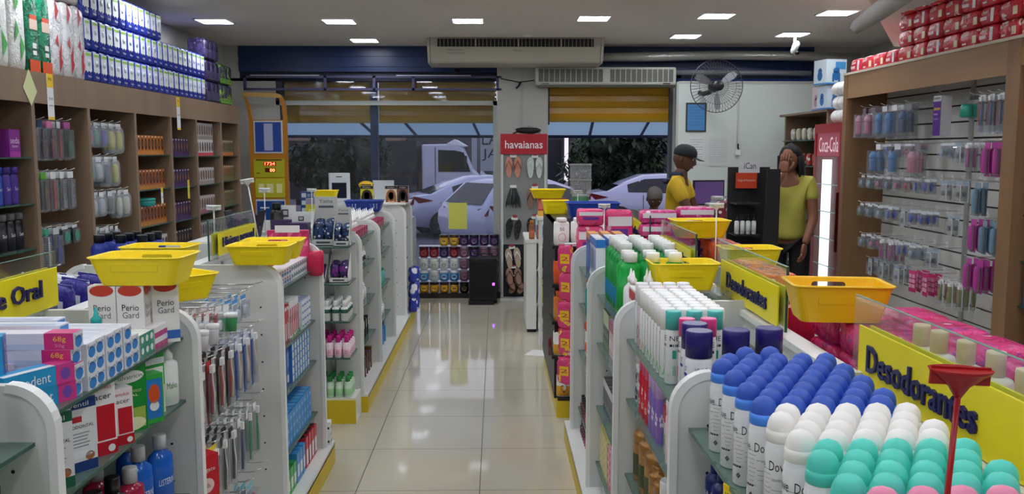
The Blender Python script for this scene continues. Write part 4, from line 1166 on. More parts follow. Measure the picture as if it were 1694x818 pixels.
G6 = carton('soap_carton', 'carton', .06, .09, .035, '#eeb7cb', [('FLR', .1, .2, .6, .8, '#c8476f'), ('t', 'FL', 'ROSA', .75, .5, .3, .5, '#ffffff')])
for y in (3.80, 3.74, 3.68, 3.62, 3.56):
    for x in (.50, .56): G3.put((x, y, .501), -PI / 2, 'grey and silver slim carton on the third shelf of the mouthwash bay', 'grey slim cartons')
for y in (3.49, 3.43, 3.37):
    for x in (.50, .56): G4.put((x, y, .501), -PI / 2, 'orange and purple slim carton beside the grey ones', 'orange purple cartons')
for y in (3.80, 3.735, 3.67, 3.605):
    for k in range(5):
        G5.put((.51, y, .241 + k * .0355), -PI / 2, 'pale yellow soap carton stacked on the lowest glass shelf', 'yellow soap cartons')
for y in (3.53, 3.465, 3.40, 3.335):
    for k in range(5):
        G6.put((.51, y, .241 + k * .0355), -PI / 2, 'pink soap carton stacked beside the yellow soap', 'pink soap cartons')
# far bay (3.87..4.73)
NB = carton('paste_carton', 'carton', .06, .045, .20, '#1b3f9a', [('FLR', 0, .85, 1, 1, '#e08a2a'), ('FL', .2, .1, .8, .75, '#3a7fd8'), ('T', 0, 0, 1, 1, '#e8a23a')])
WB = carton('paste_carton', 'carton', .06, .045, .20, '#e6ebf2', [('FLR', .0, .8, 1, 1, '#2f7fd4'), ('FL', .15, .1, .45, .75, '#27418c'), ('FL', .6, .2, .85, .7, '#7aa7dc'), ('o', 'T', .5, .5, .3, .3, '#f5f7fa')])
for y in (4.60, 4.55, 4.50):
    for x in (.50, .565, .63): NB.put((x, y, 1.022), -PI / 2, 'navy carton with orange top behind the blue white cartons', 'navy orange cartons')
for y in (4.42, 4.37, 4.32, 4.27, 4.2):
    for x in (.50, .565, .63): WB.put((x, y, 1.022), -PI / 2, 'white and blue carton beside the green mouthwash', 'white blue cartons')
TT = small_bottle('tonic_bottle', 'bottle', .02, .13, '#1ba7a5', '#f4f4f4', None, 'cap', .2, 10)
for y in (4.58, 4.52, 4.46, 4.40): TT.put((.49, y, .821), 0, 'slim turquoise bottle on the second shelf of the far bay', 'turquoise bottles far bay')
TW = small_bottle('tonic_bottle', 'bottle', .022, .12, '#ecebe8', '#f6f6f6', None, 'nozzle', .25, 10)
for y in (4.32, 4.26, 4.20, 4.14): TW.put((.49, y, .821), 0, 'slim white nozzle bottle on the second shelf of the far bay', 'white bottles far bay')
TO = bottle('lotion_tube', 'tube', dict(r=.026, h=.17, sh=.13, cr=.02, ch=.035, kind='cap', lab=(.1, .5)), '#f1efec', '#e2582a', '#e2582a', 12, .6)
for y in (4.62, 4.56, 4.50, 4.44): TO.put((.49, y, .561), -PI / 2, 'white tube with an orange cap on the third shelf of the far bay', 'orange capped tubes')
TM = small_bottle('nail_polish', 'bottle', .016, .085, '#a3246f', '#1c1b1f', None, 'cap', .45, 10, cr=.009)
TN = small_bottle('nail_polish', 'bottle', .016, .085, '#5c2136', '#1c1b1f', None, 'cap', .45, 10, cr=.009)
for i in range(9):
    (TM if i > 4 else TN).put((.47, 4.64 - i * .045, .241), 0, 'magenta nail polish bottle with black cap on the lowest shelf' if i > 4 else 'dark red nail polish bottle with black cap on the lowest shelf', 'magenta polishes' if i > 4 else 'dark red polishes')
    (TM if i > 4 else TN).put((.47, 4.64 - i * .045, .1155), 0, 'magenta polish bottle standing on the gondola base' if i > 4 else 'dark red polish bottle standing on the gondola base', 'magenta base polishes' if i > 4 else 'dark red base polishes')
SHV = MB().tube([(0, 0, 0), (0, 0, .12)], .012, M('#b5743a', .3), 10).lathe([(.012, .12), (.016, .125), (.016, .15), (.008, .155)], M('#c98a4e', .3), 12)
Proto('oil_bottle', 'bottle', [('body', SHV.mesh('s'))]).put((.50, 4.66, .821), 0, 'slim amber bottle standing by the far side panel')

# pink clip strips between the gondola and the black one
pinkm = film('#e2447f', [('#f5c3d6', .0, .16), ('#f6d23a', .62, .70)], 16, wrinkle=.6); pinky = film('#e2447f', [('#f3d02c', .0, .5)], 9)
PS = pouch('hair_cap_pack', 'pack', .09, .035, .17, pinkm, seed=3, header='#f3c928', cardtext=('2', '#c2205a'))
tag(link('clip_strip', MB().box(.395, 5.05, .24, .41, 5.052, 1.12, M('#d9dadb', .4)).box(.395, 5.0, 1.10, .46, 5.06, 1.115, M('#d9dadb', .4)).mesh('s')), 'hanging strip holding the pink packs beside the black gondola', 'hanging strip')
for k in range(5): PS.put((.40 + .008 * (k % 2), 5.02, .28 + k * .165), (.05, 0, -.35 - .2 * (k % 2)), 'pink pack with yellow panel clipped on the hanging strip', 'pink strip packs')
# ================================================================= LEFT GONDOLA PRODUCTS
RZ = PI / 2   # front faces the aisle
T1 = 1.1005
FIX = carton('denture_cream_carton', 'carton', .165, .045, .042, '#2fa0d8', [('FB', .72, 0, 1, 1, '#d8428f'), ('T', .72, 0, 1, 1, '#c93c86'), ('T', .0, .0, .72, .4, '#e9eef2'), ('o', 'FB', .86, .5, .075, .33, '#7b4fb0'), ('t', 'F', 'Fixodent', .36, .5, .56, .5, '#f6fafc'), ('R', 0, 0, 1, 1, '#d8428f'), ('o', 'R', .5, .5, .3, .34, '#7b4fb0')])
FIXV = carton('denture_cream_carton', 'carton', .045, .042, .165, '#2fa0d8', [('LR', 0, 0, 1, 1, '#3a55b5'), ('F', 0, 0, 1, .1, '#f0a43a'), ('t', 'F', 'Fixodent', .5, .52, .7, .5, '#f6fafc', 1), ('t', 'R', 'Fixodent', .5, .55, .7, .5, '#e7b83a', 1)])
ORB = carton('toothpaste_carton', 'carton', .15, .05, .13, '#2a66c8', [('FRT', 0, .82, 1, 1, '#49a7dc'), ('o', 'F', .45, .5, .36, .26, '#f2f5f8'), ('t', 'F', 'Oral-B', .45, .5, .58, .22, '#24499b'), ('R', .1, .1, .9, .75, '#24499b')])
FIX.put((-.985, 1.845, T1), 1.15, 'blue and pink Fixodent carton on the shelf edge, bottom of two'.replace('Fixodent ', 'denture cream '))
FIX.put((-.985, 1.84, T1 + .0425), 1.13, 'blue and pink denture cream carton, top of the two at the shelf edge')
FIX.put((-1.12, 1.82, T1), 1.3, 'blue and pink denture cream carton behind the two at the shelf edge')
FIXV.put((-1.045, 1.80, T1), .35, 'upright denture cream carton standing beside the big blue toothpaste box')
ORB.put((-1.135, 1.80 - .03, T1), .25, 'big royal blue toothpaste box with white oval over the first side panel')
ORB.put((-1.285, 1.80, T1), .1, 'second blue toothpaste box partly cut by the left edge')
TPL = lambda: carton('toothpaste_carton', 'carton', .21, .048, .036, '#e6e3ee', [('FB', .70, 0, 1, 1, '#d6317f'), ('T', .70, 0, 1, 1, '#d6317f'), ('FB', .0, .0, .7, .35, '#c9d3ea'), ('t', 'F', '68g', .86, .62, .13, .42, '#f7d24a'), ('t', 'F', '50g', .86, .22, .10, .26, '#e9a0c2'),
                                                     ('R', 0, 0, 1, 1, '#e9edf4'), ('o', 'R', .5, .38, .38, .36, '#2f86d4'), ('t', 'R', 'Sorriso', .5, .72, .8, .3, '#24396f')])
P68 = TPL()
PWB = carton('toothpaste_carton', 'carton', .21, .048, .036, '#e3e6f0', [('FB', 0, .1, .8, .3, '#bfc9e2'), ('T', 0, .3, .9, .6, '#d3daea'), ('R', 0, 0, 1, 1, '#eef1f6'), ('o', 'R', .5, .38, .38, .36, '#2f86d4'), ('t', 'R', 'Fresh', .5, .72, .8, .3, '#24396f')])
for k in range(4):
    P68.put((-1.045 + .006 * (k % 2), 1.935, T1 + k * .0362), .02 * (k - 1), 'white toothpaste box with magenta 68g end stacked on the top shelf', 'magenta ended toothpaste boxes')
PPK = carton('toothpaste_carton', 'carton', .20, .048, .036, '#e9d5e2', [('FBT', .2, .1, .9, .9, '#d6317f'), ('F', .0, .0, .5, .4, '#f4f4f6')])
PPK.put((-1.16, 1.88, T1 + .085 - .0425), .5, 'pink and white toothpaste box lying askew behind the denture cream')
for c in range(6):
    n = 3 if c < 5 else 2
    for k in range(n):
        PWB.put((-1.035 - .004 * (c % 2), 1.99 + c * .0495, T1 + k * .0362), rnd.uniform(-.01, .01), 'white toothpaste box with blue round end in the toothpaste stacks', 'blue ended toothpaste boxes')
LNG = carton('toothpaste_carton', 'carton', .30, .05, .034, '#e1e5f1', [('FBT', .0, .2, .95, .5, '#b9c8e6'), ('R', .1, .1, .9, .9, '#2f86d4')])
LNG.put((-1.16, 2.03, T1 + .109), .02, 'long pale toothpaste box lying across the top of the stacks')
LNG.put((-1.20, 2.095, T1 + .109), .03, 'second long pale toothpaste box lying behind the first')
SC1 = carton('gel_carton', 'carton', .09, .03, .03, '#e8efe8', [('R', 0, 0, 1, 1, '#3f9b83'), ('o', 'R', .5, .5, .3, .3, '#f0f4f0')])
SC2 = carton('gel_carton', 'carton', .09, .03, .03, '#ece9ee', [('R', 0, 0, 1, .5, '#c94f86'), ('R', 0, .5, 1, 1, '#f2f2f2')])
for c in range(3):
    for k in range(2): SC1.put((-.985, 2.30 + c * .031, T1 + k * .0302), 0, 'small white carton with green end beside the teal capped bottle', 'small green ended cartons')
for c in range(4):
    for k in range(2): SC2.put((-.985, 2.40 + c * .031, T1 + k * .0302), 0, 'small white carton with pink and white end near the side panel', 'small pink ended cartons')
CG = bottle('denture_tablet_bottle', 'bottle', dict(r=.026, h=.145, sh=.088, cr=.014, ch=.045, kind='nozzle', lab=(.1, .8)), '#eef0f0', '#1aa3a0', '#f4f6f6', 18, .7, text=[('COREGA', .065, .014, 1.3, '#1e7f8a')], lab2='#e6eef0')
CG.put((-1.03, 2.24, T1), .3, 'white oval bottle with a teal pointed cap on the top shelf')
PGD = carton('mouthwash_carton', 'carton', .072, .055, .175, '#f1f0ee', [('FLR', 0, .06, 1, .2, '#3f74c4'), ('o', 'FLR', .5, .93, .44, .09, '#c8402a'), ('t', 'FRL', 'Perio', .5, .66, .62, .1, '#2a2d38'), ('t', 'FRL', 'Gard', .5, .54, .6, .1, '#6a6e78'), ('T', 0, 0, 1, 1, '#ebe9e6')] + bars('L', .12, .88, .48, 9, .035))
PGD.put((-1.085, 2.42, T1), .1, 'white mouthwash carton with red oval, left of the three under the basket')
PGD.put((-1.010, 2.425, T1), .1, 'white mouthwash carton with red oval, middle of the three under the basket')
PGD.put((-.955, 2.50, T1), .55, 'white mouthwash carton with red oval, right of the three by the side panel')
WF = carton('flat_carton', 'carton', .17, .09, .022, '#eae7e8', [('F', .82, .1, .96, .9, '#3a3d44'), ('FT', .0, .8, 1, 1, '#c4466a')])
WF.put((-1.13, 2.27, T1), .1, 'flat white carton lying behind the teal capped bottle')
WF.put((-1.12, 2.30, T1 + .0225), .05, 'flat white carton lying on top of another flat carton')
# second shelf
T2 = .9105
def tall(w, d, h, base, decs): return carton('mouthwash_carton', 'carton', w, d, h, base, decs)
per = lambda top: [('FLR', 0, .86, 1, 1, top), ('F', 0, .0, 1, .14, top), ('o', 'F', .5, .24, .4, .05, '#e9ecee'), ('F', .1, .68, .6, .76, '#c03038'), ('t', 'F', 'PERIODONTAL', .5, .62, .84, .045, '#33363f'), ('t', 'F', 'Dentil', .5, .92, .6, .06, '#f1f4f2'), ('o', 'F', .78, .2, .13, .06, '#a8693f')] + bars('F', .12, .8, .52, 5, .045) + bars('L', .1, .92, .84, 16, .048)
tall(.085, .075, .172, '#dcdedf', per('#25604a')).put((-.985, 1.87, T2), .95, 'grey white mouthwash carton with dark green top on the second shelf')
tall(.085, .07, .172, '#e1e3e5', per('#24407e')).put((-.985, 1.985, T2), .95, 'grey white mouthwash carton with navy top on the second shelf')
tall(.06, .05, .15, '#d6d8da', bars('FL', .1, .9, .85, 12, .05)).put((-.99, 1.775, T2), .5, 'pale carton half hidden behind the first side panel')
lac = [('FR', .0, 0, 1, .18, '#c01e2e'), ('F', .35, .2, .95, .66, '#c81f30'), ('R', .1, .2, .9, .8, '#c81f30'), ('t', 'F', 'Lacer', .5, .78, .7, .08, '#2a2c34'), ('t', 'F', 'Periokin', .5, .9, .7, .06, '#c81f30'), ('o', 'F', .8, .08, .12, .05, '#f2f2f2')]
tall(.075, .055, .188, '#f1f0ef', lac).put((-.975, 2.09, T2), .9, 'tall white carton with red panels on the second shelf')
tall(.06, .045, .145, '#f1f0ef', lac).put((-.955, 2.165, T2), .85, 'shorter white carton with red panels beside the tall one')
MAL = [('FRL', 0, 0, 1, 1, '#1f8f3a'), ('F', .05, .05, .95, .35, '#b9d85e'), ('o', 'F', .55, .12, .4, .1, '#eef2c4'), ('o', 'F', .5, .82, .44, .09, '#f2f5ee'), ('t', 'F', 'Malvatricin', .5, .82, .78, .06, '#1d5f2e'), ('t', 'F', 'ANTISSEPTICO', .5, .6, .7, .035, '#e3efa8'), ('t', 'F', 'BUCAL', .5, .54, .5, .035, '#e3efa8')]
tall(.10, .065, .182, '#1f8f3a', MAL).put((-.985, 2.265, T2), .95, 'large green mouthwash carton with white oval on the second shelf')
tall(.055, .045, .135, '#3fae4a', [('F', .08, .1, .92, .9, '#2f7fd0'), ('o', 'F', .5, .6, .3, .2, '#e25a2c'), ('o', 'F', .5, .35, .25, .1, '#f0f2f0')]).put((-.945, 2.345, T2), .9, 'small green carton with blue panel in front of the big green carton')
tall(.08, .06, .178, '#3aa648', [('F', .0, 0, 1, .45, '#dfe9d9'), ('F', .25, .1, .95, .75, '#eef1ec'), ('o', 'F', .6, .4, .22, .14, '#8cc46a'), ('F', .0, .8, 1, .9, '#d8dde0')]).put((-.985, 2.42, T2), .95, 'green and white carton next to the oval white bottle')
bottle('mouthwash_bottle', 'bottle', dict(r=.033, h=.185, sh=.125, cr=.016, ch=.05, kind='nozzle', lab=(.12, .8)), '#f0f2f0', '#f3f4f3', '#e4eee2', 18, .6, text=[('Malva', .06, .018, 1.0, '#1e7a36')], lab2='#eef1ee').put((-.955, 2.505, T2), 1.0, 'white oval bottle with pointed cap at the end of the second shelf')
# third shelf: mouthwash bottles
T3 = .6205
def mw(body, lab, cap='#c9ccce', h=.215): return bottle('mouthwash_bottle', 'bottle', dict(r=.042, h=h, sh=h * .72, cr=.019, ch=.04, kind='cap', lab=(.15, .8)), body, cap, lab, 18, .65, text=[('LISTERINE', h * .38, .018, 1.5, '#f4f6f8')], rough=.12)
MB1 = mw('#1b62c4', '#1e5fbe'); MB2 = mw('#a82347', '#c23a5c', h=.19); MB3 = mw('#33202a', '#5b2331', '#1f1b1f', .2)
MB1.put((-.97, 2.46, T3), 1.2, 'bright blue mouthwash bottle with grey cap nearest the side panel')
MB1.put((-1.05, 2.44, T3), 1.2, 'bright blue mouthwash bottle behind the nearest blue one')
MB1.put((-.99, 2.36, T3), 1.2, 'bright blue mouthwash bottle second from the side panel')
MB2.put((-.975, 2.265, T3), 1.2, 'wine red mouthwash bottle with grey cap at the shelf edge')
MB2.put((-1.07, 2.28, T3), 1.2, 'wine red mouthwash bottle deeper on the third shelf')
for i in range(3): MB3.put((-.98, 2.17 - i * .1, T3), 1.2, 'dark mouthwash bottle with black cap on the third shelf', 'dark mouthwash bottles')
MB2.put((-.98, 1.86, T3), 1.2, 'wine red mouthwash bottle nearest the camera on the third shelf')
# bay before the first panel: black spray
BLK = aero('deodorant_spray', '#101114', '#17181b', r=.03, h=.21, texts=[('TRES', .13, .012, 1.2, '#c9ccd2', 0), ('BLACK', .10, .010, 1.2, '#c9ccd2', 0), ('◆', .05, .025, .9, '#8a8d95', 0)], ch=.2)
BLK.put((-.985, 1.64, 1.0655), 0, 'black spray can at the left edge on its own glass shelf')
BLK.put((-.99, 1.57, 1.0655), 0, 'black spray can cut by the left edge behind another')
BLK.put((-.975, 1.62, .801), 0, 'black spray can on the lower shelf at the left edge')

# ---- hook bay (2.57 .. 3.59)
HL = hook(.34, False)
hz = [(1.115, 8), (.965, 8), (.665, 8), (.36, 6)]
def hang_row(z, ys, x, L=.34, lab='', grp=None, n=1, rz=RZ, side=1):
    for y in ys: hook(L, False).put((x, y, z), rz, lab, grp)
ysb = [2.68 + i * .105 for i in range(9)]
for z, nm in ((1.105, 'top row'), (.95, 'second row'), (.655, 'third row'), (.36, 'bottom row')):
    for y in ysb: hook(.36, False).put((LX + .024, y, z), RZ, 'chrome peg hook in the ' + nm + ' of the toothbrush bay', 'toothbrush bay hooks ' + nm)
link('grid_panel', MB().box(LX + .018, 2.6, .12, LX + .022, 3.56, 1.10, PANEL).mesh('g'), [o for o in C.objects if o.get('label', '').startswith('white shelf gondola left of the aisle nearest')][0]).matrix_parent_inverse = Matrix.Translation((-LX, -.86, 0))
def bf_tb(c, c2='#f2f2f2', n=1, L=.17):
    def f(b):
        for k in range(n): toothbrush(b, (k - (n - 1) / 2) * .014, -.01, L, c if k % 2 == 0 else c2)
    return f
CRD = hang_card('toothbrush_pack', 'toothbrush', .04, .215, '#7a1d20', bf_tb('#b5232a', n=2), '#c01e28')
CRB = hang_card('toothbrush_pack', 'toothbrush', .04, .215, '#3b241c', bf_tb('#d04a2a', n=2), '#2a1a16')
CBL = hang_card('toothbrush_pack', 'toothbrush', .045, .22, '#1c5fc2', bf_tb('#f2f4f6', '#e88a3a', n=2), '#e9edf2')
CGR = hang_card('toothbrush_pack', 'toothbrush', .03, .21, None, bf_tb('#2da35a', n=1, L=.185), '#f2f3f2')
CNV = hang_card('toothbrush_pack', 'toothbrush', .03, .21, None, bf_tb('#24469a', '#c02634', n=1, L=.185), '#f2f3f2')
CYL = hang_card('toothbrush_pack', 'toothbrush', .07, .20, '#e7dcc8', bf_tb('#e8732f', '#d9342c', n=3, L=.15), '#f0dc2a')
CBK = hang_card('toothbrush_pack', 'toothbrush', .04, .22, '#d9dbdd', bf_tb('#1b1c20', n=2, L=.18), '#232427')
CMX = hang_card('toothbrush_pack', 'toothbrush', .045, .21, '#b3325c', bf_tb('#eceef0', '#4f9a5a', n=2), '#35a05a')
def cup(c):
    def f(b):
        b.lathe([(.018, -.095), (.022, -.05), (.022, -.045)], M(c, .3), 12, c=(0, -.018, 0)); b.lathe([(.023, -.045), (.023, -.03)], M('#eceef0', .3), 12, c=(0, -.018, 0))
    return f
CUP1 = hang_card('brush_cup_pack', 'travel cup', .05, .12, '#d6dbe2', cup('#e3e6ee'), clear=False, depth=.04); CUP2 = hang_card('brush_cup_pack', 'travel cup', .05, .12, '#dfe6e2', cup('#46a46a'), clear=False, depth=.04)
CUP3 = hang_card('brush_cup_pack', 'travel cup', .05, .12, '#ead9d6', cup('#d0563f'), clear=False, depth=.04)
FLS = hang_card('floss_pack', 'dental floss', .055, .09, '#f0f3f6', lambda b: b.pillow(.036, .014, .035, M('#dfe8f4', .3), (0, -.01, -.055), ex=.6), '#4c9fe0', depth=.02)
FLR_ = hang_card('floss_pack', 'dental floss', .055, .09, '#d22f46', lambda b: b.pillow(.036, .014, .035, M('#f2f4f6', .3), (0, -.01, -.055), ex=.6), '#f2f3f5', depth=.02)
def hang(pr, z, y, xs, label, group, jig=.12):
    for x in xs: pr.put((x, y, z - .004), RZ * .0 + (PI / 2 if False else 0) + RZ + rnd.uniform(-jig, jig), label, group)
xs_front = [-.965 - .026 * i for i in range(5)]
hang(CUP3, 1.105, 2.68, xs_front[:4], 'hanging pack with a red travel cup in the toothbrush bay', 'red cup packs')
hang(CUP1, 1.105, 2.785, xs_front, 'hanging pack with a white travel cup in the toothbrush bay', 'white cup packs')
hang(CUP1, 1.105, 2.89, xs_front, 'hanging pack with a white travel cup in the toothbrush bay', 'white cup packs')
hang(FLR_, 1.105, 2.995, xs_front, 'red and white floss pack hanging in the top row', 'red floss packs')
hang(CUP2, 1.105, 3.10, xs_front[:4], 'hanging pack with a green travel cup in the toothbrush bay', 'green cup packs')
hang(FLS, 1.105, 3.205, xs_front, 'white floss pack with light blue header in the top row', 'blue floss packs')
hang(FLS, 1.105, 3.31, xs_front[:3], 'white floss pack with light blue header in the top row', 'blue floss packs')
for y in (2.68, 2.785, 2.89): hang(CRD, .95, y, xs_front, 'red backed toothbrush pack hanging in the second row', 'red toothbrush packs')
hang(CRB, .95, 2.995, xs_front, 'dark brown backed toothbrush pack in the second row', 'brown toothbrush packs')
hang(CRB, .95, 3.10, xs_front, 'dark brown backed toothbrush pack in the second row', 'brown toothbrush packs')
for y in (3.205, 3.31, 3.415): hang(CBL, .95, y, xs_front, 'royal blue toothbrush pack hanging in the second row', 'royal blue toothbrush packs')
hang(CMX, .655, 2.68, xs_front, 'pink and green toothbrush pack in the third row', 'pink green packs'); hang(CYL, .655, 2.785, xs_front[:4], 'yellow topped toothbrush pack in the third row', 'yellow topped packs')
hang(CYL, .655, 2.89, xs_front[:3], 'yellow topped toothbrush pack in the third row', 'yellow topped packs')
hang(CBK, .655, 2.995, xs_front, 'black and silver toothbrush pack in the third row', 'black silver packs'); hang(CBK, .655, 3.10, xs_front, 'black and silver toothbrush pack in the third row', 'black silver packs')
hang(CNV, .655, 3.205, xs_front, 'navy toothbrush in clear blister in the third row', 'navy blister brushes'); hang(CGR, .655, 3.31, xs_front, 'green toothbrush in clear blister in the third row', 'green blister brushes'); hang(CGR, .655, 3.415, xs_front, 'green toothbrush in clear blister in the third row', 'green blister brushes')
RBX = carton('toothbrush_gift_box', 'box', .10, .06, .14, '#cf2230', [('t', 'FR', 'Colgate', .5, .66, .7, .13, '#f6f0f0'), ('o', 'FR', .5, .3, .3, .18, '#e7c9c9'), ('t', 'FR', 'kids', .5, .3, .3, .1, '#3a3a44')])
RBX.put((-.955, 2.74, .535), 1.0, 'red toothbrush gift box with white lettering hanging low in the hook bay')
PCF = hang_card('pacifier_pack', 'pacifier', .07, .11, '#d3dbe4', lambda b: (b.lathe([(.02, 0), (.028, .006), (.02, .012)], M('#e24a9c', .3), 12, M=Matrix.Translation((-.01, -.012, -.06)) @ Matrix.Rotation(PI / 2, 4, 'X')), b.lathe([(.012, 0), (.018, .006), (.012, .012)], M('#f0d840', .3), 12, M=Matrix.Translation((.016, -.02, -.08)) @ Matrix.Rotation(PI / 2, 4, 'X'))), '#6fc4cf', depth=.035)
hang(PCF, .36, 3.31, xs_front[:3], 'teal headed pack with pink piece in the bottom row', 'teal headed packs')
GRB = hang_card('toothbrush_pack', 'toothbrush', .05, .16, '#4a4d56', bf_tb('#9aa0ac', n=2, L=.13), '#7b808a')
for y in (2.785, 2.89, 2.995, 3.10): hang(GRB, .36, y, xs_front[:4], 'dark grey toothbrush pack in the bottom row', 'dark grey packs')

# ---- carton bay (3.59 .. 4.43)
def cfill(pr, z, y0, n, dy, xs, stack, sh, rz, label, group, jig=.02):
    for i in range(n):
        for x in xs:
            for k in range(stack): pr.put((x, y0 + i * dy, z + k * sh), rz + rnd.uniform(-jig, jig), label, group)
W1 = carton('ointment_carton', 'carton', .042, .075, .035, '#eceef0', [('F', .1, .1, .9, .5, '#5c7fb2'), ('F', .2, .6, .8, .8, '#b43e54')])
W2 = carton('ointment_carton', 'carton', .042, .075, .035, '#eceef0', [('F', .1, .2, .5, .8, '#3f8f9a'), ('F', .6, .3, .9, .6, '#3a3c44')])
cfill(W1, 1.0505, 3.64, 9, .045, (-.985,), 2, .0355, RZ, 'small white carton with blue and red print on the top shelf', 'small top shelf cartons')
cfill(W2, 1.0505, 4.05, 8, .045, (-.985,), 2, .0355, RZ, 'small white carton with teal print on the top shelf near the end', 'small teal cartons')
R1_ = carton('whitening_carton', 'carton', .034, .06, .165, '#c62233', [('F', .15, .05, .6, .5, '#f3eff0'), ('F', .1, .85, .9, .95, '#f3eff0'), ('T', .1, .1, .9, .9, '#d8404c')])
R2_ = carton('whitening_carton', 'carton', .034, .06, .17, '#eeeff1', [('F', .3, .05, .9, .8, '#cf3346'), ('F', .1, .4, .3, .6, '#4f545e')])
cfill(R1_, .7905, 3.63, 9, .037, (-.975, -1.04), 1, 0, RZ, 'slim red carton in the row on the second shelf', 'slim red cartons')
cfill(R2_, .7905, 3.975, 5, .037, (-.975, -1.04), 1, 0, RZ, 'slim white and red carton in the row on the second shelf', 'slim white red cartons')
W3 = carton('paste_carton', 'carton', .045, .09, .033, '#e6eaf0', [('F', .1, .2, .9, .5, '#5d84c0'), ('T', .1, .1, .9, .5, '#8fa9d2')])
cfill(W3, .7905, 4.19, 4, .05, (-.98,), 4, .0335, RZ, 'white and pale blue carton stacked at the end of the second shelf', 'pale blue second shelf stack')
W4 = carton('kit_carton', 'carton', .05, .06, .16, '#e7e9ec', [('F', .15, .1, .8, .4, '#2a2d36'), ('F', .2, .6, .9, .8, '#24408c')])
W5 = carton('kit_carton', 'carton', .05, .06, .17, '#2a4fa4', [('F', .15, .1, .8, .3, '#e9ecf2'), ('F', .2, .5, .9, .9, '#7fa4dc')])
cfill(W4, .5805, 3.64, 3, .055, (-.98,), 1, 0, RZ, 'white upright carton with black print on the third shelf', 'white black cartons third shelf')
cfill(W5, .5805, 3.81, 3, .055, (-.98,), 1, 0, RZ, 'blue upright carton on the third shelf', 'blue upright cartons third shelf')
W6 = carton('paste_carton', 'carton', .05, .09, .036, '#3f7fd0', [('F', .1, .1, .6, .9, '#e6edf5'), ('F', .65, .2, .9, .6, '#49a86a'), ('T', 0, 0, 1, .5, '#dfe7f1')])
cfill(W6, .5805, 3.99, 7, .054, (-.985,), 5, .0365, RZ, 'blue, white and green carton in the stacks of the third shelf', 'blue white green stacks')
W7 = carton('paste_carton', 'carton', .05, .09, .036, '#4cae4c', [('F', .1, .3, .9, .7, '#dff0da')])
cfill(W7, .763, 4.02, 4, .056, (-.99,), 1, .0365, RZ, 'green carton lying on top of the third shelf stacks', 'green top cartons')
CB_ = carton('soap_carton', 'carton', .055, .09, .05, '#2b8ad2', [('F', .2, .3, .8, .6, '#6fc0ee'), ('T', .1, .1, .9, .5, '#58aee6'), ('R', 0, 0, .5, 1, '#e2673c')])
cfill(CB_, .3105, 3.68, 12, .058, (-.985,), 3, .0505, RZ, 'sky blue soap carton in the blue wall on the fourth shelf', 'sky blue soap cartons')
B1_ = carton('base_carton', 'carton', .05, .08, .12, '#3fae55', [('F', .1, .2, .9, .6, '#e2efe0'), ('T', 0, 0, 1, 1, '#2f8f44')]); B2_ = carton('base_carton', 'carton', .05, .08, .14, '#3e93d2', [('F', .1, .2, .9, .6, '#e2ebf4')]); B3_ = carton('base_carton', 'carton', .05, .08, .15, '#eceef0', [('F', .1, .1, .9, .5, '#26282e'), ('F', .1, .8, .9, .95, '#c92e42')])
cfill(B3_, .1155, 3.63, 2, .06, (-.96,), 1, 0, RZ, 'white and black carton on the base, nearest of its bay', 'white black base cartons')
cfill(B1_, .1155, 3.76, 3, .06, (-.96,), 1, 0, RZ, 'green carton standing on the gondola base', 'green base cartons')
cfill(B2_, .1155, 3.95, 3, .06, (-.96,), 1, 0, RZ, 'blue carton standing on the gondola base', 'blue base cartons')
B4_ = carton('base_carton', 'carton', .05, .08, .15, '#c92e42', [('F', .1, .1, .9, .6, '#f0eff0'), ('T', .1, .1, .9, .9, '#1f1f24')])
cfill(B4_, .1155, 4.14, 4, .065, (-.96,), 1, 0, RZ, 'red and white carton standing on the base near the end', 'red white base cartons')
# pack at the very end of the base
carton('bucket_pack', 'carton', .07, .06, .12, '#e9ebec', [('FR', .1, .1, .9, .2, '#25272c'), ('FR', .1, .4, .7, .5, '#25272c'), ('FR', .2, .7, .9, .8, '#25272c')]).put((-.905, 4.485, .1155), .1, 'white pack with black print standing past the last side panel')
# ---- baskets on the left
YB.put((-.985, 2.46, T1 + .177), .0, 'yellow basket resting on the three white mouthwash cartons')
YB.put((-1.02, 2.72, 1.184), (.0, .0, .9), 'yellow basket tilted behind the second side panel')
carton('flat_carton', 'carton', .12, .13, .06, '#c9c4b4', [('FLR', .1, .2, .9, .5, '#8f8a7c')]).put((-1.27, 3.32, 1.151), 0, 'beige flat carton under the rear left yellow basket')
YB.put((-1.27, 3.32, 1.2115), -.02, 'yellow basket behind the large left basket')
YB.put((-.965, 3.60, 1.185), .0, 'yellow basket in front of the pink display on the left gondola')
YB.put((-.965, 3.80, 1.185), .05, 'yellow basket tucked just behind another on the left gondola')
# far side of the gondola: refill bags, blue bottles
RFL = pouch('refill_bag', 'bag', .11, .05, .16, film('#e8eaee', [('#e8eaee', 0, .3), ('#2e2f7c', .55, .62)], 8), seed=5, header='#2e2f7c', cardtext=('Refil', '#eef0f4'))
RFP = pouch('refill_bag', 'bag', .11, .05, .16, film('#3a3490', [('#e8eaee', 0, .3)], 9), seed=6, header='#ececf0')
i = 0
for y in (2.66, 2.78, 2.90, 3.02, 3.14):
    for x in (-1.46, -1.56, -1.66):
        (RFL if (i % 3) else RFP).put((x, y, 1.052), (.1, .12, .15 * (i % 3 - 1)), 'white refill bag with navy label on the far side' if i % 3 else 'violet refill bag on the far side of the gondola', 'white refill bags' if i % 3 else 'violet refill bags'); i += 1
BLB = small_bottle('lotion_bottle', 'bottle', .036, .24, '#2b3c9c', '#10131c', '#3347b4', 'cap', .14, 14, cr=.022)
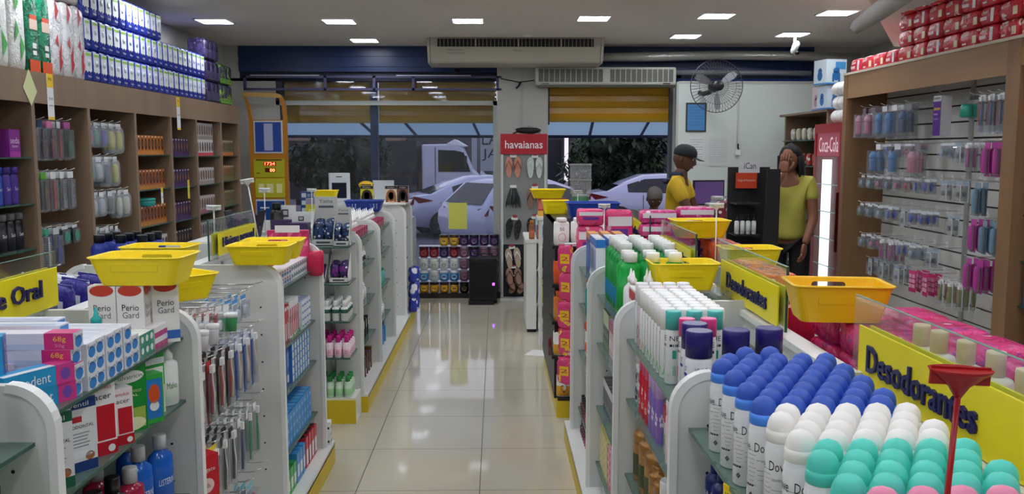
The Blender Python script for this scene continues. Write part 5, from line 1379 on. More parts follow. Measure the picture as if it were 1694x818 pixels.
for y in (3.72, 3.80, 3.88):
    for x in (-1.50, -1.59, -1.68): BLB.put((x, y, 1.052), 0, 'tall dark blue lotion bottle with black cap behind the baskets', 'tall blue lotion bottles')
CRM = small_bottle('cream_bottle', 'bottle', .03, .17, '#e6dfcd', '#efe9da', None, 'cap', .25, 12, cr=.024)
for y in (1.9, 2.0, 2.1, 2.2, 2.3, 2.4):
    for x in (-1.5, -1.6): CRM.put((x, y, 1.052), 0, 'cream coloured bottle seen through the left glass divider', 'cream bottles behind glass')
flag((-1.30, 4.05, 1.15), .245, M('#e9ebea', .3), 'white price flag holder above the Higiene pessoal sign'.replace('Higiene pessoal', 'mid distance left'))
# ================================================================= END SHELF UNIT AND FAR LEFT GONDOLA
def display_box(w, d, h, hh, base, title, inner, label, loc, rz=0, tcol='#5b5f63', sub=True, fillm=None):
    """open counter display: tray with raised header card, sachets inside"""
    b = MB(); m = M(base, .4)
    b.box(-w / 2, -d / 2, 0, w / 2, -d / 2 + .003, h * .18, m).box(-w / 2, d / 2 - .003, 0, w / 2, d / 2, h, m).box(-w / 2, -d / 2, 0, w / 2, d / 2, .003, m)
    b.prism([(-d / 2, 0), (d / 2, 0), (d / 2, h), (d / 2 - .02, h), (-d / 2, h * .3)], 'x', -w / 2, -w / 2 + .003, m).prism([(-d / 2, 0), (d / 2, 0), (d / 2, h), (d / 2 - .02, h), (-d / 2, h * .3)], 'x', w / 2 - .003, w / 2, m)
    hd = MB().box(-w / 2, d / 2 - .006, h, w / 2, d / 2, h + hh, m)
    if title: hd.text(title, (0, d / 2 - .0075, h + hh * .68), (1, 0, 0), (0, 0, 1), w * .62, hh * .26, M(tcol, .5))
    if sub: hd.box(-w * .33, d / 2 - .0075, h + hh * .2, w * .33, d / 2 - .006, h + hh * .36, M('#55595c', .5))
    c = MB(); r = random.Random(len(label))
    for k in range(7):
        yy = d / 2 - .015 - k * (d - .03) / 7
        for q in range(2):
            x = (-.24 + .48 * q) * w
            c.pillow(w * .46, .012, h * .72 * (1 - k * .05), fillm or inner, (x, yy, h * .42), ex=.5, n=8, k=5, noise_amp=.1, seed=k + q * 3)
    f = MB().box(-w * .3, -d / 2 - .0012, h * .06, w * .3, -d / 2, h * .12, M('#44484c', .5))
    Proto('display_box', 'display box', [('tray', b.mesh('b')), ('header_card', hd.mesh('h')), ('sachets', c.mesh('c')), ('print', f.mesh('p'))]).put(loc, rz, label)
sy1 = film('#23406f', [('#dfe4ea', 0, .3), ('#101a30', .55, .7)], 40)
sy2 = film('#3d2a63', [('#efeaf0', 0, .22), ('#7c2a86', .55, .8)], 30)
display_box(.135, .12, .20, .085, '#c3c5c4', 'Yama', sy1, 'larger grey display box of blue sachets on the glass end unit', (-1.03, 5.26, 1.086))
display_box(.095, .10, .17, .055, '#c3c5c4', 'Yama', sy1, 'smaller grey display box of blue sachets at the end unit corner', (-.915, 5.20, 1.086))
display_box(.115, .12, .16, .07, '#e4e2df', 'MARCIA', sy2, 'white display box of purple sachets, right one under the grey display boxes', (-.94, 5.24, .8655), tcol='#b3444c', sub=False)
display_box(.115, .12, .13, .03, '#e4e2df', '', sy2, 'white display box of purple sachets, left one half behind the gondola', (-1.075, 5.24, .8655), sub=False)
WG = small_bottle('acetone_bottle', 'bottle', .022, .12, '#eceeec', '#f5f6f5', '#2f5f4c', 'cap', .3, 12, cr=.014, labz=(.6, .9))
PKB = small_bottle('acetone_bottle', 'bottle', .022, .13, '#f3dfe8', '#d3208c', '#f0c6da', 'cap', .3, 12, cr=.014, text=[('20', .035, .02, .8, '#c2286a')])
GNB = small_bottle('acetone_bottle', 'bottle', .023, .13, '#cfe6cd', '#2f9a4a', '#a9d8a6', 'cap', .25, 12, cr=.014)
for r in range(4):
    for c in range(5):
        WG.put((-.905 - c * .052, 5.16 + r * .055, .6405), 0, 'white bottle with dark green label band on the end unit', 'green banded bottles')
for r in range(4):
    for c in range(6):
        PKB.put((-.895 - c * .05, 5.15 + r * .058, .4205), 0, 'pale pink bottle with magenta cap on the end unit', 'magenta capped bottles')
for r in range(3):
    for c in range(5):
        GNB.put((-.905 - c * .053, 5.225 + r * .058, .1555), 0, 'pale green bottle with green cap on the end unit base', 'green capped bottles')
carton('red_carton', 'carton', .06, .12, .22, '#c8392e', [('F', .1, .1, .9, .3, '#e0d8d2'), ('F', .1, .7, .6, .9, '#e8a79c')]).put((-1.205, 5.12, .4205), .5, 'tall red carton leaning beside the magenta capped bottles')
tag(link('basket_pouch', MB().rbox(-1.26, 5.2, .156, -1.19, 5.27, .26, .01, M('#1d1d20', .5)).mesh('b')), 'black pouch standing beside the green capped bottles', 'pouch')
# pink display with triangles and pink bag
tri = MB(); r = random.Random(3)
tri.box(-.1, 0, 0, .1, .05, .20, M('#d3306c', .4))
for i in range(6):
    for j in range(5):
        x0 = -.1 + i * .034; z0 = .01 + j * .037
        s_ = 1 if (i + j) % 2 else -1
        cc = M(['#e2507f', '#f07a9c', '#c2285f'][(i * 2 + j) % 3], .4)
        tri.add([(x0, -.0008, z0), (x0 + .03, -.0008, z0 + (.033 if s_ > 0 else 0)), (x0 + (.0 if s_ > 0 else .03), -.0008, z0 + .033)], [(0, 1, 2)], cc)
tp = MB().box(-.06, -.002, .19, .06, .004, .225, M('#ece7e6', .5))
sd = MB().pillow(.09, .05, .13, M('#c9254f', .3), (.13, .02, .03), ex=.5, noise_amp=.1)
Proto('pink_display', 'display box', [('box', tri.mesh('b')), ('top_card', tp.mesh('t')), ('side_bag', sd.mesh('s'))]).put((-1.04, 4.36, 1.0515), .05, 'pink display box with triangle pattern behind the yellow baskets')
flag((-1.18, 4.38, 1.15), .36, M('#e9ebea', .3), 'white price flag holder leaning over the pink display box', ry=-.16)
carton('card_tray', 'tray', .12, .09, .05, '#d7d4cc', [('F', 0, 0, 1, .4, '#a8283a')]).put((-1.33, 4.42, 1.151), 0, 'pale card tray with red base beside the triangle patterned box')
# dark pouch display on the far gondola's left
def pouchdisplay(loc, w, h, m, label):
    b = MB()
    for k in range(9):
        b.pillow(w * rnd.uniform(.3, .4), .02, h * rnd.uniform(.6, .8), m, (rnd.uniform(-.32, .32) * w, -.04 + k * .012, h * .5), ex=.55, n=10, k=6, noise_amp=.12, seed=k)
    t = MB().prism([(-w * .36, 0), (w * .36, 0), (w * .52, h * .95), (w * .46, h * .95), (w * .33, h * .02), (-w * .33, h * .02), (-w * .46, h * .95), (-w * .52, h * .95)], 'y', -.06, .06, M('#2a2130', .5))
    Proto('pouch_display', 'display box', [('pouches', b.mesh('p')), ('tray', t.mesh('t'))]).put(loc, 0, label)
darkm = film('#2c2034', [('#8a8494', 0, .12), ('#4b2350', .55, .8)], 30)
for z in (1.0,): pass
tag(link('riser_shelf', MB().box(-1.76, 5.0, 1.115, -1.12, 5.4, 1.13, WHITE).box(-1.74, 5.14, 1.086, -1.72, 5.38, 1.115, WHITE).box(-1.15, 5.14, 1.086, -1.13, 5.38, 1.115, WHITE).mesh('r')), 'white riser board carrying the dark pouch display left of the end unit', 'shelf board')
pouchdisplay((-1.50, 5.25, 1.1305), .21, .17, darkm, 'dark purple pouch display standing in front of the orange kiosk')
flag((-1.40, 5.32, 1.1305), .29, M('#e9ebea', .3), 'white price flag holder rising from the dark pouch display')
def hdrbox(loc, w, h, hh, label):
    b = MB().box(-w / 2, 0, 0, w / 2, .1, h, M('#3b2a55', .4)).box(-w / 2 - .002, -.002, 0, w / 2 + .002, .1, h * .2, M('#d9d9da', .4))
    hd = MB().box(-w / 2, .09, h, w / 2, .096, h + hh, M('#dcdddd', .5)).box(-w * .15, .0885, h + hh * .15, w * .15, .09, h + hh * .7, M('#3a3b3f', .5)).box(-w * .1, .088, h + hh * .3, w * .1, .0885, h + hh * .6, M('#b9babd', .5))
    Proto('sample_box', 'display box', [('box', b.mesh('b')), ('header_card', hd.mesh('h'))]).put(loc, 0, label)
hdrbox((-1.29, 5.28, 1.1305), .13, .10, .085, 'white headed display box with dark square logo, left of the pair')
hdrbox((-1.17, 5.17, 1.1305), .11, .09, .05, 'shorter white headed display box, right of the pair')

# far left gondola products
NZ = bottle('nozzle_bottle', 'bottle', dict(r=.019, h=.12, sh=.06, cr=.012, ch=.05, kind='nozzle', lab=(.1, .9)), '#eceeed', '#f6f7f6', None, 10)
MG_ = carton('polish_carton', 'carton', .05, .06, .045, '#a11d4c', [('FR', .1, .2, .9, .5, '#d9708f')])
for bay, (y0, z, nn) in enumerate(((5.50, 1.0805, 9), (6.40, 1.0705, 9))):
    for i in range(nn):
        for x in (-1.00, -1.05, -1.10, -1.15): NZ.put((x, y0 + i * .085, z), 0, 'white nozzle bottle in the white rows on top of the far left gondola', 'white nozzle bottles far left')
    for i in range(nn):
        MG_.put((-.94, y0 + i * .085, z), RZ, 'magenta carton in front of the white nozzle bottles', 'magenta cartons far left')
WB2 = small_bottle('white_bottle', 'bottle', .02, .10, '#eceeed', '#f4f5f4', '#3b3d40', 'cap', .3, 8, cr=.012)
WB3 = small_bottle('white_bottle', 'bottle', .02, .11, '#eceeed', '#f4f5f4', '#d9dad6', 'nozzle', .3, 8, cr=.012)
TQ = small_bottle('soap_bottle', 'bottle', .028, .11, '#4fb7a8', '#2f8f86', None, 'cap', .2, 10)
BLU = small_bottle('soap_bottle', 'bottle', .035, .17, '#2f7fc0', '#1f5f9a', None, 'cap', .2, 10, sy=.7)
for i in range(8):
    for x in (-.94, -1.0): WB2.put((x, 5.50 + i * .09, .8805), 0, 'white bottle with dark band on the second shelf of the far left gondola', 'dark banded bottles far left')
    for x in (-.94, -1.0): WB3.put((x, 5.50 + i * .09, .6205), 0, 'white nozzle bottle on the third shelf of the far left gondola', 'third shelf nozzle bottles')
BK1 = carton('book_carton', 'carton', .03, .08, .13, '#26262a', [('F', .1, .5, .9, .9, '#e8e9ea')]); BK2 = carton('book_carton', 'carton', .03, .08, .15, '#6b4a1f', [('F', .1, .2, .9, .6, '#caa23e')]); BK3 = carton('book_carton', 'carton', .035, .08, .14, '#4a2a5e', [('F', .1, .1, .9, .4, '#e8e2ee')])
for i in range(8): BK1.put((-.95, 5.50 + i * .09, .3605), RZ, 'black and white carton on the fourth shelf of the far left gondola', 'black white cartons far left')
for i in range(8): (BK2 if i % 2 else BK3).put((-.93, 5.50 + i * .09, .1155), RZ, 'brown and gold carton on the base of the far left gondola' if i % 2 else 'purple carton on the base of the far left gondola', 'brown gold cartons' if i % 2 else 'purple base cartons')
PAL = carton('palette_carton', 'carton', .05, .05, .1, '#8f8f92', [('F', .1, .1, .9, .6, '#2e2f33'), ('F', .2, .7, .8, .9, '#d8c9d2')])
for i in range(8): PAL.put((-.95, 6.40 + i * .09, .8705), RZ, 'grey and black carton on the second shelf of the farther bay', 'grey black cartons far bay')
for i in range(7): TQ.put((-.93, 6.42 + i * .10, .6005), 0, 'turquoise bottle on the third shelf of the farther bay', 'turquoise bottles farther bay')
for i in range(7): WB3.put((-.93, 6.42 + i * .10, .3405), 0, 'white nozzle bottle on the fourth shelf of the farther bay', 'fourth shelf nozzle bottles')
for i in range(5):
    for k in range(2): BLU.put((-.93, 6.46 + i * .13, .1155 + k * .171), 0, 'blue bottle on the base of the farther bay', 'blue base bottles') if k == 0 else None
# hanging items third bay
SCS = hang_card('scissors_pack', 'scissors', .06, .16, '#cfd0d2', lambda b: (b.tube([(-.01, -.01, -.04), (.0, -.01, -.09), (.012, -.01, -.14)], .004, M('#5b1d26', .3)), b.tube([(.01, -.01, -.04), (.0, -.01, -.09), (-.008, -.01, -.13)], .004, M('#26262a', .3))), '#e4e5e6')
for z in (1.02, .80, .56):
    for y in (7.4, 7.6, 7.8, 8.0):
        hook(.3, False).put((-1.276, y, z), RZ, 'chrome hook on the far hanging bay', 'far bay hooks')
        for x in (-.99, -1.03): SCS.put((x, y, z - .004), RZ, 'small tool on a grey card hanging in the far bay', 'far hanging cards')
CHB = pouch('cotton_bag', 'bag', .12, .08, .15, film('#2d3fae', [('#e9ebf3', 0, .38)], 11), seed=8)
for (x, y, z) in ((-.80, 8.25, .40), (-.79, 8.38, .40), (-.80, 8.25, .25), (-.79, 8.38, .25), (-.80, 8.51, .32), (-.80, 8.25, .1155), (-.79, 8.40, .1155)):
    CHB.put((x, y, z), (.05, 0, RZ + .2), 'blue and white cotton bag hanging at the far end of the left gondola', 'blue white cotton bags')
# top of the far gondola: baskets, boxes, hair dye
BB.put((-1.08, 7.20, 1.155), 0, 'blue perforated basket on top of the far left gondola')
YBS.put((-1.46, 7.55, 1.241), 0, 'small yellow basket on the blue cartons far left')
BXB = carton('blue_carton', 'carton', .10, .07, .065, '#2c4f86', [('F', .1, .2, .5, .8, '#c9d2de'), ('F', .6, .3, .9, .7, '#7f93b4')])
for k in range(4):
    for i in range(2): BXB.put((-1.70 + i * .104, 7.9, 1.0205 + k * .066), 0, 'small dark blue carton in the stack before the window', 'dark blue cartons by the window')
carton('yellow_carton', 'carton', .26, .07, .22, '#c9c23a', [('F', 0, .78, 1, 1, '#8f86a8'), ('F', .1, .2, .4, .6, '#e2dd7a')]).put((-1.50, 7.55, 1.0205), 0, 'yellow carton with violet top under the small yellow basket')
BAS = small_bottle('black_bottle', 'bottle', .04, .20, '#23231f', '#17171a', '#6f7138', 'cap', .2, 12)
BAS.put((-1.34, 5.36, 1.1305), 0, 'black bottle with olive label behind the white headed boxes')
def dye(loc, hair, bgc, skin, label, w=.10):
    b = carton_mb(w, .06, .155, bgc, [('F', 0, .82, 1, 1, '#2a2a2e'), ('t', 'F', 'Color', .5, .91, .6, .07, '#e8e8e8'), ('o', 'F', .5, .42, .40, .36, hair), ('o', 'F', .5, .40, .22, .24, skin), ('F', .28, .0, .72, .12, skin), ('F', .05, .02, .26, .4, hair), ('F', .74, .02, .95, .4, hair), ('R', 0, 0, 1, 1, '#d8d4d2'), ('R', .2, .1, .8, .4, '#9a5a5f')])
    Proto('hair_dye_carton', 'carton', [('carton', b.mesh('b'))]).put(loc, 0, label)
tag(link('riser_shelf', MB().box(-1.3, 8.06, 1.152, -.84, 8.72, 1.165, WHITE).mesh('r')), 'white riser board under the hair dye cartons', 'shelf board')
dye((-.985, 8.25, 1.1655), '#8a5a32', '#d9c9b4', '#dba98a', 'hair dye carton showing a brown haired portrait above the far gondola', .11)
dye((-.875, 8.25, 1.1655), '#1d1717', '#7a4a3c', '#c98f6e', 'hair dye carton showing a dark haired portrait beside the first', .10)
dye((-1.21, 8.25, 1.1655), '#2a2622', '#c9c02c', '#c9c02c', 'yellow and black hair dye carton left of the portraits', .12)
carton('yellow_pack', 'carton', .10, .06, .14, '#d8d02e', [('F', .1, .35, .9, .7, '#3b3b66'), ('F', 0, .8, 1, 1, '#c98a6a')]).put((-1.33, 6.7, 1.155), .2, 'yellow pack with navy letters on top of the far left gondola')
flag((-1.30, 6.2, 1.12), .26, M('#e9ebea', .3), 'white price flag holder beside the yellow navy pack')
# white device, white card, yellow oval
b = MB().rbox(-.11, -.02, 0, .11, .02, .30, .019, M('#cfd6d8', .35)); s_ = MB().box(-.075, -.022, .04, .075, -.02, .20, M('#1b2330', .2)).box(-.03, -.022, .255, .03, -.0205, .265, M('#3a4048', .4))
Proto('card_terminal_stand', 'display stand', [('shell', b.mesh('b', .01)), ('screen', s_.mesh('s'))]).put((-1.62, 9.1, 1.12), 0, 'pale upright stand with dark screen before the window')
tag(link('window_table', MB().box(-1.85, 8.95, 1.10, -.95, 9.3, 1.12, WHITE).box(-1.83, 8.97, 0, -1.80, 9.28, 1.1, WHITE).box(-1.0, 8.97, 0, -.97, 9.28, 1.1, WHITE).mesh('t')), 'white stand by the window carrying the white board', 'stand')
b = MB().box(-.11, -.004, 0, .11, .004, .22, M('#bfc6c8', .5)); Proto('white_board', 'board', [('board', b.mesh('b'))]).put((-1.18, 9.2, 1.12), 0, 'blank pale board standing on the window stand')
b = MB().lathe([(.001, 0), (.08, 0), (.08, .004), (.001, .004)], M('#e0b81e', .4), 20, sy=.55, M=Matrix.Rotation(PI / 2, 4, 'X')).box(-.05, -.006, -.008, .05, -.004, .008, M('#3a3520', .5)).tube([(0, .0, -.04), (0, .0, -.17)], .004, M('#d9d9d9'))
Proto('oval_sign', 'sign', [('plate', b.mesh('b'))]).put((-1.36, 9.2, 1.29), 0, 'small yellow oval sign between the pale stand and board')
# grey narrow cabinet end and yellow leaflet rack by the jars
e = Proto('narrow_cabinet', 'cabinet', [('carcass', MB().box(-.14, 0, 0, .14, .55, .92, M('#b3b6b2', .45)).mesh('c')), ('side_strip', MB().box(.141, 0, .05, .146, .02, .9, M('#2b2c2e')).mesh('s')), ('drawer', MB().box(.141, .03, .7, .146, .53, .9, M('#c4c7c3', .4)).mesh('d')), ('drawer', MB().box(.141, .03, .48, .146, .53, .68, M('#c4c7c3', .4)).mesh('d')), ('drawer', MB().box(.141, .03, .26, .146, .53, .46, M('#c4c7c3', .4)).mesh('d')), ('drawer', MB().box(.141, .03, .05, .146, .53, .24, M('#c4c7c3', .4)).mesh('d'))])
e.put((-1.05, 9.32, 0), 0, 'narrow grey cabinet between the left gondola and the stacked jars')
b = MB().box(-.06, -.003, 0, .06, .003, .14, M('#e5dc4a', .5)).box(-.055, -.03, 0, .055, .0, .03, M('#b3482a', .5)); Proto('leaflet_rack', 'leaflet rack', [('rack', b.mesh('b'))]).put((-1.0, 9.5, .92), 0, 'yellow leaflet rack on the narrow grey cabinet')
tag(link('yellow_paper', MB().box(-.545, YW + .006, .76, -.335, YW + .0095, 1.06, M('#dede66', .6)).mesh('p')), 'yellow paper sheet stuck low on the big window', 'paper')
# ---- jars against the window
def jar(body, lid, lab):
    b = MB().lathe([(.036, 0), (.050, .012), (.053, .05), (.050, .085), (.046, .095)], M(body, .3), 16)
    l = MB().lathe([(.050, .093), (.052, .097), (.052, .118), (.047, .124)], M(lid, .35), 16)
    t = MB()
    t.textcyl('●', .0545, .052, .05, 1.1, -PI / 2, M(lab, .4)); t.textcyl('▬', .0552, .052, .012, .7, -PI / 2, M('#55504a', .4))
    return Proto('hair_cream_jar', 'jar', [('jar', b.mesh('j')), ('lid', l.mesh('l')), ('print', t.mesh('t'))])
JK = {'yellow': jar('#c99a22', '#3a2a18', '#e8d070'), 'white': jar('#d5dad6', '#f0f2f0', '#7fa08c'), 'blue': jar('#3d8fc9', '#eef0f0', '#dfe8ee'), 'purple': jar('#3f2758', '#20142e', '#8f74a8'), 'red': jar('#8a1d2b', '#4a1018', '#c46a5a'), 'mauve': jar('#7a5468', '#8f7482', '#a98a9c'), 'black': jar('#1d1a18', '#111111', '#8a6a2a'), 'gold': jar('#d49a1c', '#1d1a18', '#efd27a')}
ROWS = [['gold', 'gold', 'gold', 'gold', 'black', 'black', 'mauve', 'mauve'], ['blue', 'white', 'blue', 'blue', 'mauve', 'mauve', 'mauve', 'mauve'], ['white', 'white', 'white', 'white', 'mauve', 'purple', 'purple', 'mauve'], ['red', 'red', 'purple', 'red', 'mauve', 'purple', 'mauve', 'mauve'], [None, None, 'yellow', 'yellow', 'purple', 'purple', 'purple', 'purple']]
rn = ['bottom row', 'second row', 'middle row', 'fourth row', 'top row']
for r_, row in enumerate(ROWS):
    for c, k in enumerate(row):
        if k: JK[k].put((-.815 + c * .113, 9.80, .055 + r_ * .1335), 0, '%s hair cream jar in the %s of the jar wall by the window' % (k, rn[r_]), '%s jars %s' % (k, rn[r_]))
for r_ in range(1, 5):
    tag(link('jar_shelf', MB().box(-.87, 9.745, .055 + r_ * .1335 - .0085, .035, 9.86, .055 + r_ * .1335 - .0005, BLISTER).mesh('s')), 'clear sheet under the %s of jars' % rn[r_], 'shelf')
tag(link('jar_plinth', MB().box(-.89, 9.73, 0, .04, 9.92, .054, M('#26211f', .5)).mesh('s')), 'dark low plinth carrying the wall of jars', 'plinth')
# ---- trolley loudspeaker
e = link('trolley_speaker', None, None, (-.005 - .14, 9.42, 0))
spk = M('#131316', .45)
link('cabinet', MB().rbox(-.15, -.12, .045, .15, .13, .50, .03, spk).mesh('c', .006), e)
link('grille', MB().rbox(-.125, -.126, .10, .125, -.118, .46, .003, M('#0c0c0e', .75, bump=.6, bscale=300)).mesh('g'), e)
link('handle', MB().tube([(-.1, .1, .50), (-.1, .1, .53), (.1, .1, .53), (.1, .1, .50)], .009, spk).mesh('h'), e)
for x in (-.135, .135): link('wheel', MB().lathe([(.02, -.018), (.045, -.018), (.045, .018), (.02, .018)], BLACK, 16, M=Matrix.Translation((x, .0, .046)) @ Matrix.Rotation(PI / 2, 4, 'Y')).mesh('w'), e)
link('foot', MB().box(-.155, -.13, .0, .12, -.05, .045, spk).mesh('f'), e)
link('status_light', MB().box(.10, -.1275, .21, .125, -.1265, .24, M('#8a3ae0', .5, emit=3)).mesh('l'), e)
tag(e, 'black trolley loudspeaker standing on the floor before the jars', 'loudspeaker')
# ---- flip-flop stand
e = link('sandal_display', None, None, (.30, 9.6, 0))
fr_ = M('#c9cfcc', .35)
link('post', MB().box(-.25, .0, .03, -.225, .03, 1.62, fr_).mesh('p'), e); link('post', MB().box(.225, .0, .03, .25, .03, 1.62, fr_).mesh('p'), e)
link('base_rail', MB().box(-.26, -.08, .0, .26, .06, .035, M('#e6e9e8', .4)).mesh('b'), e)
link('backing_panel', MB().box(-.225, .012, .62, .225, .03, 1.62, M('#8b8f8c', .6)).box(-.225, .012, .035, .225, .03, .62, M('#15171f', .5)).mesh('b'), e)
hp = MB().box(-.255, -.01, 1.61, .255, .035, 1.83, M('#b01f2c', .4)); link('header_board', hp.mesh('h'), e)
link('lettering', MB().text('havaianas', (0, -.0115, 1.715), (1, 0, 0), (0, 0, 1), .41, .085, M('#eceae8', .5), off=.01).mesh('t'), e)
tag(e, 'sandal display stand with red header board against the white pillar', 'display stand')
def sandal(c1, c2, pat=None):
    sole = MB(); st = MB(); m1 = pat or M(c1, .5)
    for s in (-1, 1):
        pts = []
        for i in range(20):
            a = 2 * PI * i / 20; yy = math.sin(a) * .115; w = .040 * (1 - .22 * math.cos(a * 2) * 0) * (1 + .18 * (yy / .115)) * (1 - .2 * math.exp(-((yy + .02) / .035) ** 2))
            pts.append((s * .047 + math.cos(a) * w, yy))
        sole.prism(pts, 'y', -.016, 0, m1)
        for q in (-1, 1):
            st.tube([(s * .047, -.02, .07), (s * .047 + q * .02, -.032, .03), (s * .047 + q * .034, -.016, -.02)], [.004, .006, .005], M(c2, .35))
    tg = MB().box(-.035, -.022, .105, .035, -.02, .135, M('#e6e6e4', .5)).lathe([(.03, 0), (.03, .002)], M('#a03a44', .5), 12, sy=.6, M=Matrix.Translation((0, -.02, .143)) @ Matrix.Rotation(PI / 2, 4, 'X'))
    return Proto('flip_flop_pair', 'flip-flops', [('sole', sole.mesh('s')), ('strap', st.mesh('s')), ('hang_tag', tg.mesh('t'))])
dkp = film('#33363a', [('#8f959a', 0, .2), ('#15171a', .5, .7)], 60)
S1 = sandal('#c58a74', '#b06a55'); S2 = sandal('#c2cfc8', '#d5ded9'); S3 = sandal('#3c3f44', '#26282c', dkp); S4 = sandal('#b9a88f', '#e4e6e6'); S5 = sandal('#8a6a5a', '#6f4a3e')
S1.put((.30 - .115, 9.597, 1.47), 0, 'pink flip-flops hanging top left under the red board'); S2.put((.30 + .12, 9.597, 1.465), 0, 'mint white flip-flops hanging top right under the red board')
S3.put((.30 - .115, 9.595, .79), (0, .12, 0), 'dark patterned flip-flops hanging in the third row'); S4.put((.30 - .115, 9.595, .47), (0, -.12, 0), 'beige flip-flops with white straps in the fourth row')
S5.put((.30 + .12, 9.595, 1.13), 0, 'brown flip-flops hanging second row right'); S3.put((.42, 9.595, .80), 0, 'dark flip-flops hanging third row right'); S5.put((.42, 9.595, .47), 0, 'brown flip-flops hanging fourth row right')
S5.put((.20, 9.50, .20), (-1.1, 0, .3), 'brown flip-flops lying on the pile at the stand foot'); S5.put((.22, 9.50, .135), (-1.3, 0, -.2), 'brown flip-flops lying lowest at the stand foot'); S5.put((.19, 9.52, .27), (-.8, 0, .1), 'brown flip-flops leaning on top of the pile at the stand foot')
# bundle of dark straps, second row left
b = MB(); r = random.Random(4)
for i in range(34):
    a = r.uniform(-.06, .06); b.tube([(a * .5, -.01, .10), (a, -.02 - r.random() * .02, .03), (a * 1.5, -.02, -.06 - r.random() * .06)], .004, M('#2c2f34' if i % 3 else '#6f767c', .3), 5)
Proto('strap_bundle', 'sandal straps', [('straps', b.mesh('b')), ('hang_tag', MB().box(-.035, -.03, .105, .035, -.028, .135, M('#e6e6e4', .5)).mesh('t'))]).put((.185, 9.6, 1.14), 0, 'bundle of dark shiny sandal straps hanging second row left')
b = MB(); r = random.Random(5)
b.pillow(.27, .12, .07, M('#16181a', .3), (0, 0, .035), ex=.7, noise_amp=.15); b.tube([(-.1, 0, .03), (-.16, 0, .0)], .012, M('#6b4a4a', .4)); b.tube([(.0, -.03, .08), (.1, -.02, .06), (.13, -.02, .0)], .006, M('#8a8d90', .3))
Proto('black_bag', 'bag', [('bag', b.mesh('b'))]).put((.34, 9.62, 1.831), 0, 'black bag lying on top of the red header board')
# ---- orange betting kiosk at the left of the window
e = link('price_totem', None, None, (-2.47, 9.62, 0)); om = M('#b8791c', .35)
pts = [(-.205, 0), (-.205, 2.05), (-.24, 2.22), (-.26, 2.24), (-.26, 2.29), (.10, 2.29), (.16, 2.26), (.19, 2.18), (.205, 2.05), (.205, 0)]
link('frame', MB().prism([(-.205, 0), (-.205, 1.98), (.205, 1.98), (.205, 0)], 'y', 0, .03, om).prism([(-.205, 1.98), (-.24, 2.2), (-.265, 2.24), (-.225, 2.22), (-.19, 2.12), (-.165, 1.98)], 'y', 0, .03, om).prism([(.165, 1.98), (.15, 2.14), (.12, 2.22), (.17, 2.22), (.20, 2.12), (.205, 1.98)], 'y', 0, .03, om)
     .prism([(-.265, 2.235), (.13, 2.215), (.17, 2.215), (.14, 2.25), (.10, 2.265), (-.265, 2.275)], 'y', 0, .03, M('#c9a35a', .4)).mesh('f'), e)
link('blue_poster', MB().box(-.155, -.006, 1.62, .155, 0, 1.97, M('#c9ced6', .4)).box(-.14, -.008, 1.635, .14, -.006, 1.955, M('#24479a', .4)).box(-.045, -.0095, 1.65, .05, -.008, 1.94, M('#a9b0d2', .5)).mesh('p'), e)
pb = MB().box(-.165, -.006, 1.36, .165, 0, 1.56, M('#b8b522', .4)).box(-.14, -.008, 1.54, .14, -.006, 1.555, M('#5a4a1c', .4)).box(-.055, -.008, 1.485, .075, -.006, 1.53, M('#7a1a0c', .4)).box(-.045, -.008, 1.415, .07, -.006, 1.46, M('#5a1a0c', .4)).box(-.14, -.008, 1.40, -.1, -.006, 1.41, M('#5a4a1c', .4))
link('yellow_panel', pb.mesh('p'), e)
link('led_digits', MB().text('1724', (.01, -.0095, 1.5075), (1, 0, 0), (0, 0, 1), .11, .034, M('#ff4a2a', .5, emit=5), off=.012).text('00', (.035, -.0095, 1.4375), (1, 0, 0), (0, 0, 1), .055, .034, M('#ff5a34', .5, emit=5), off=.012).mesh('d'), e)
link('yellow_panel', MB().box(-.155, -.006, 1.14, .165, 0, 1.35, M('#c4c02c', .4)).box(-.12, -.008, 1.19, -.06, -.006, 1.29, M('#e4e0a0', .5)).box(-.03, -.008, 1.19, .04, -.006, 1.29, M('#e4e0a0', .5)).box(.075, -.008, 1.19, .135, -.006, 1.29, M('#e4e0a0', .5)).mesh('p'), e)
link('blue_panel', MB().box(-.155, -.006, .72, .165, 0, 1.12, M('#c9ced6', .4)).box(-.145, -.008, .76, .155, -.006, 1.10, M('#1c4a94', .4)).box(-.11, -.0095, 1.02, -.01, -.008, 1.035, M('#c9d4e8', .4)).box(.05, -.0095, .97, .14, -.008, .99, M('#c9d4e8', .4)).box(.075, -.0095, .84, .12, -.008, .95, M('#0f2550', .4)).box(.085, -.011, .88, .11, -.0095, .90, M('#b9c9e8', .4)).box(-.14, -.0095, .77, .15, -.008, .80, M('#a9b9d2', .4)).mesh('p'), e)
tag(e, 'tall orange information totem with red clock digits at the left of the window', 'totem')
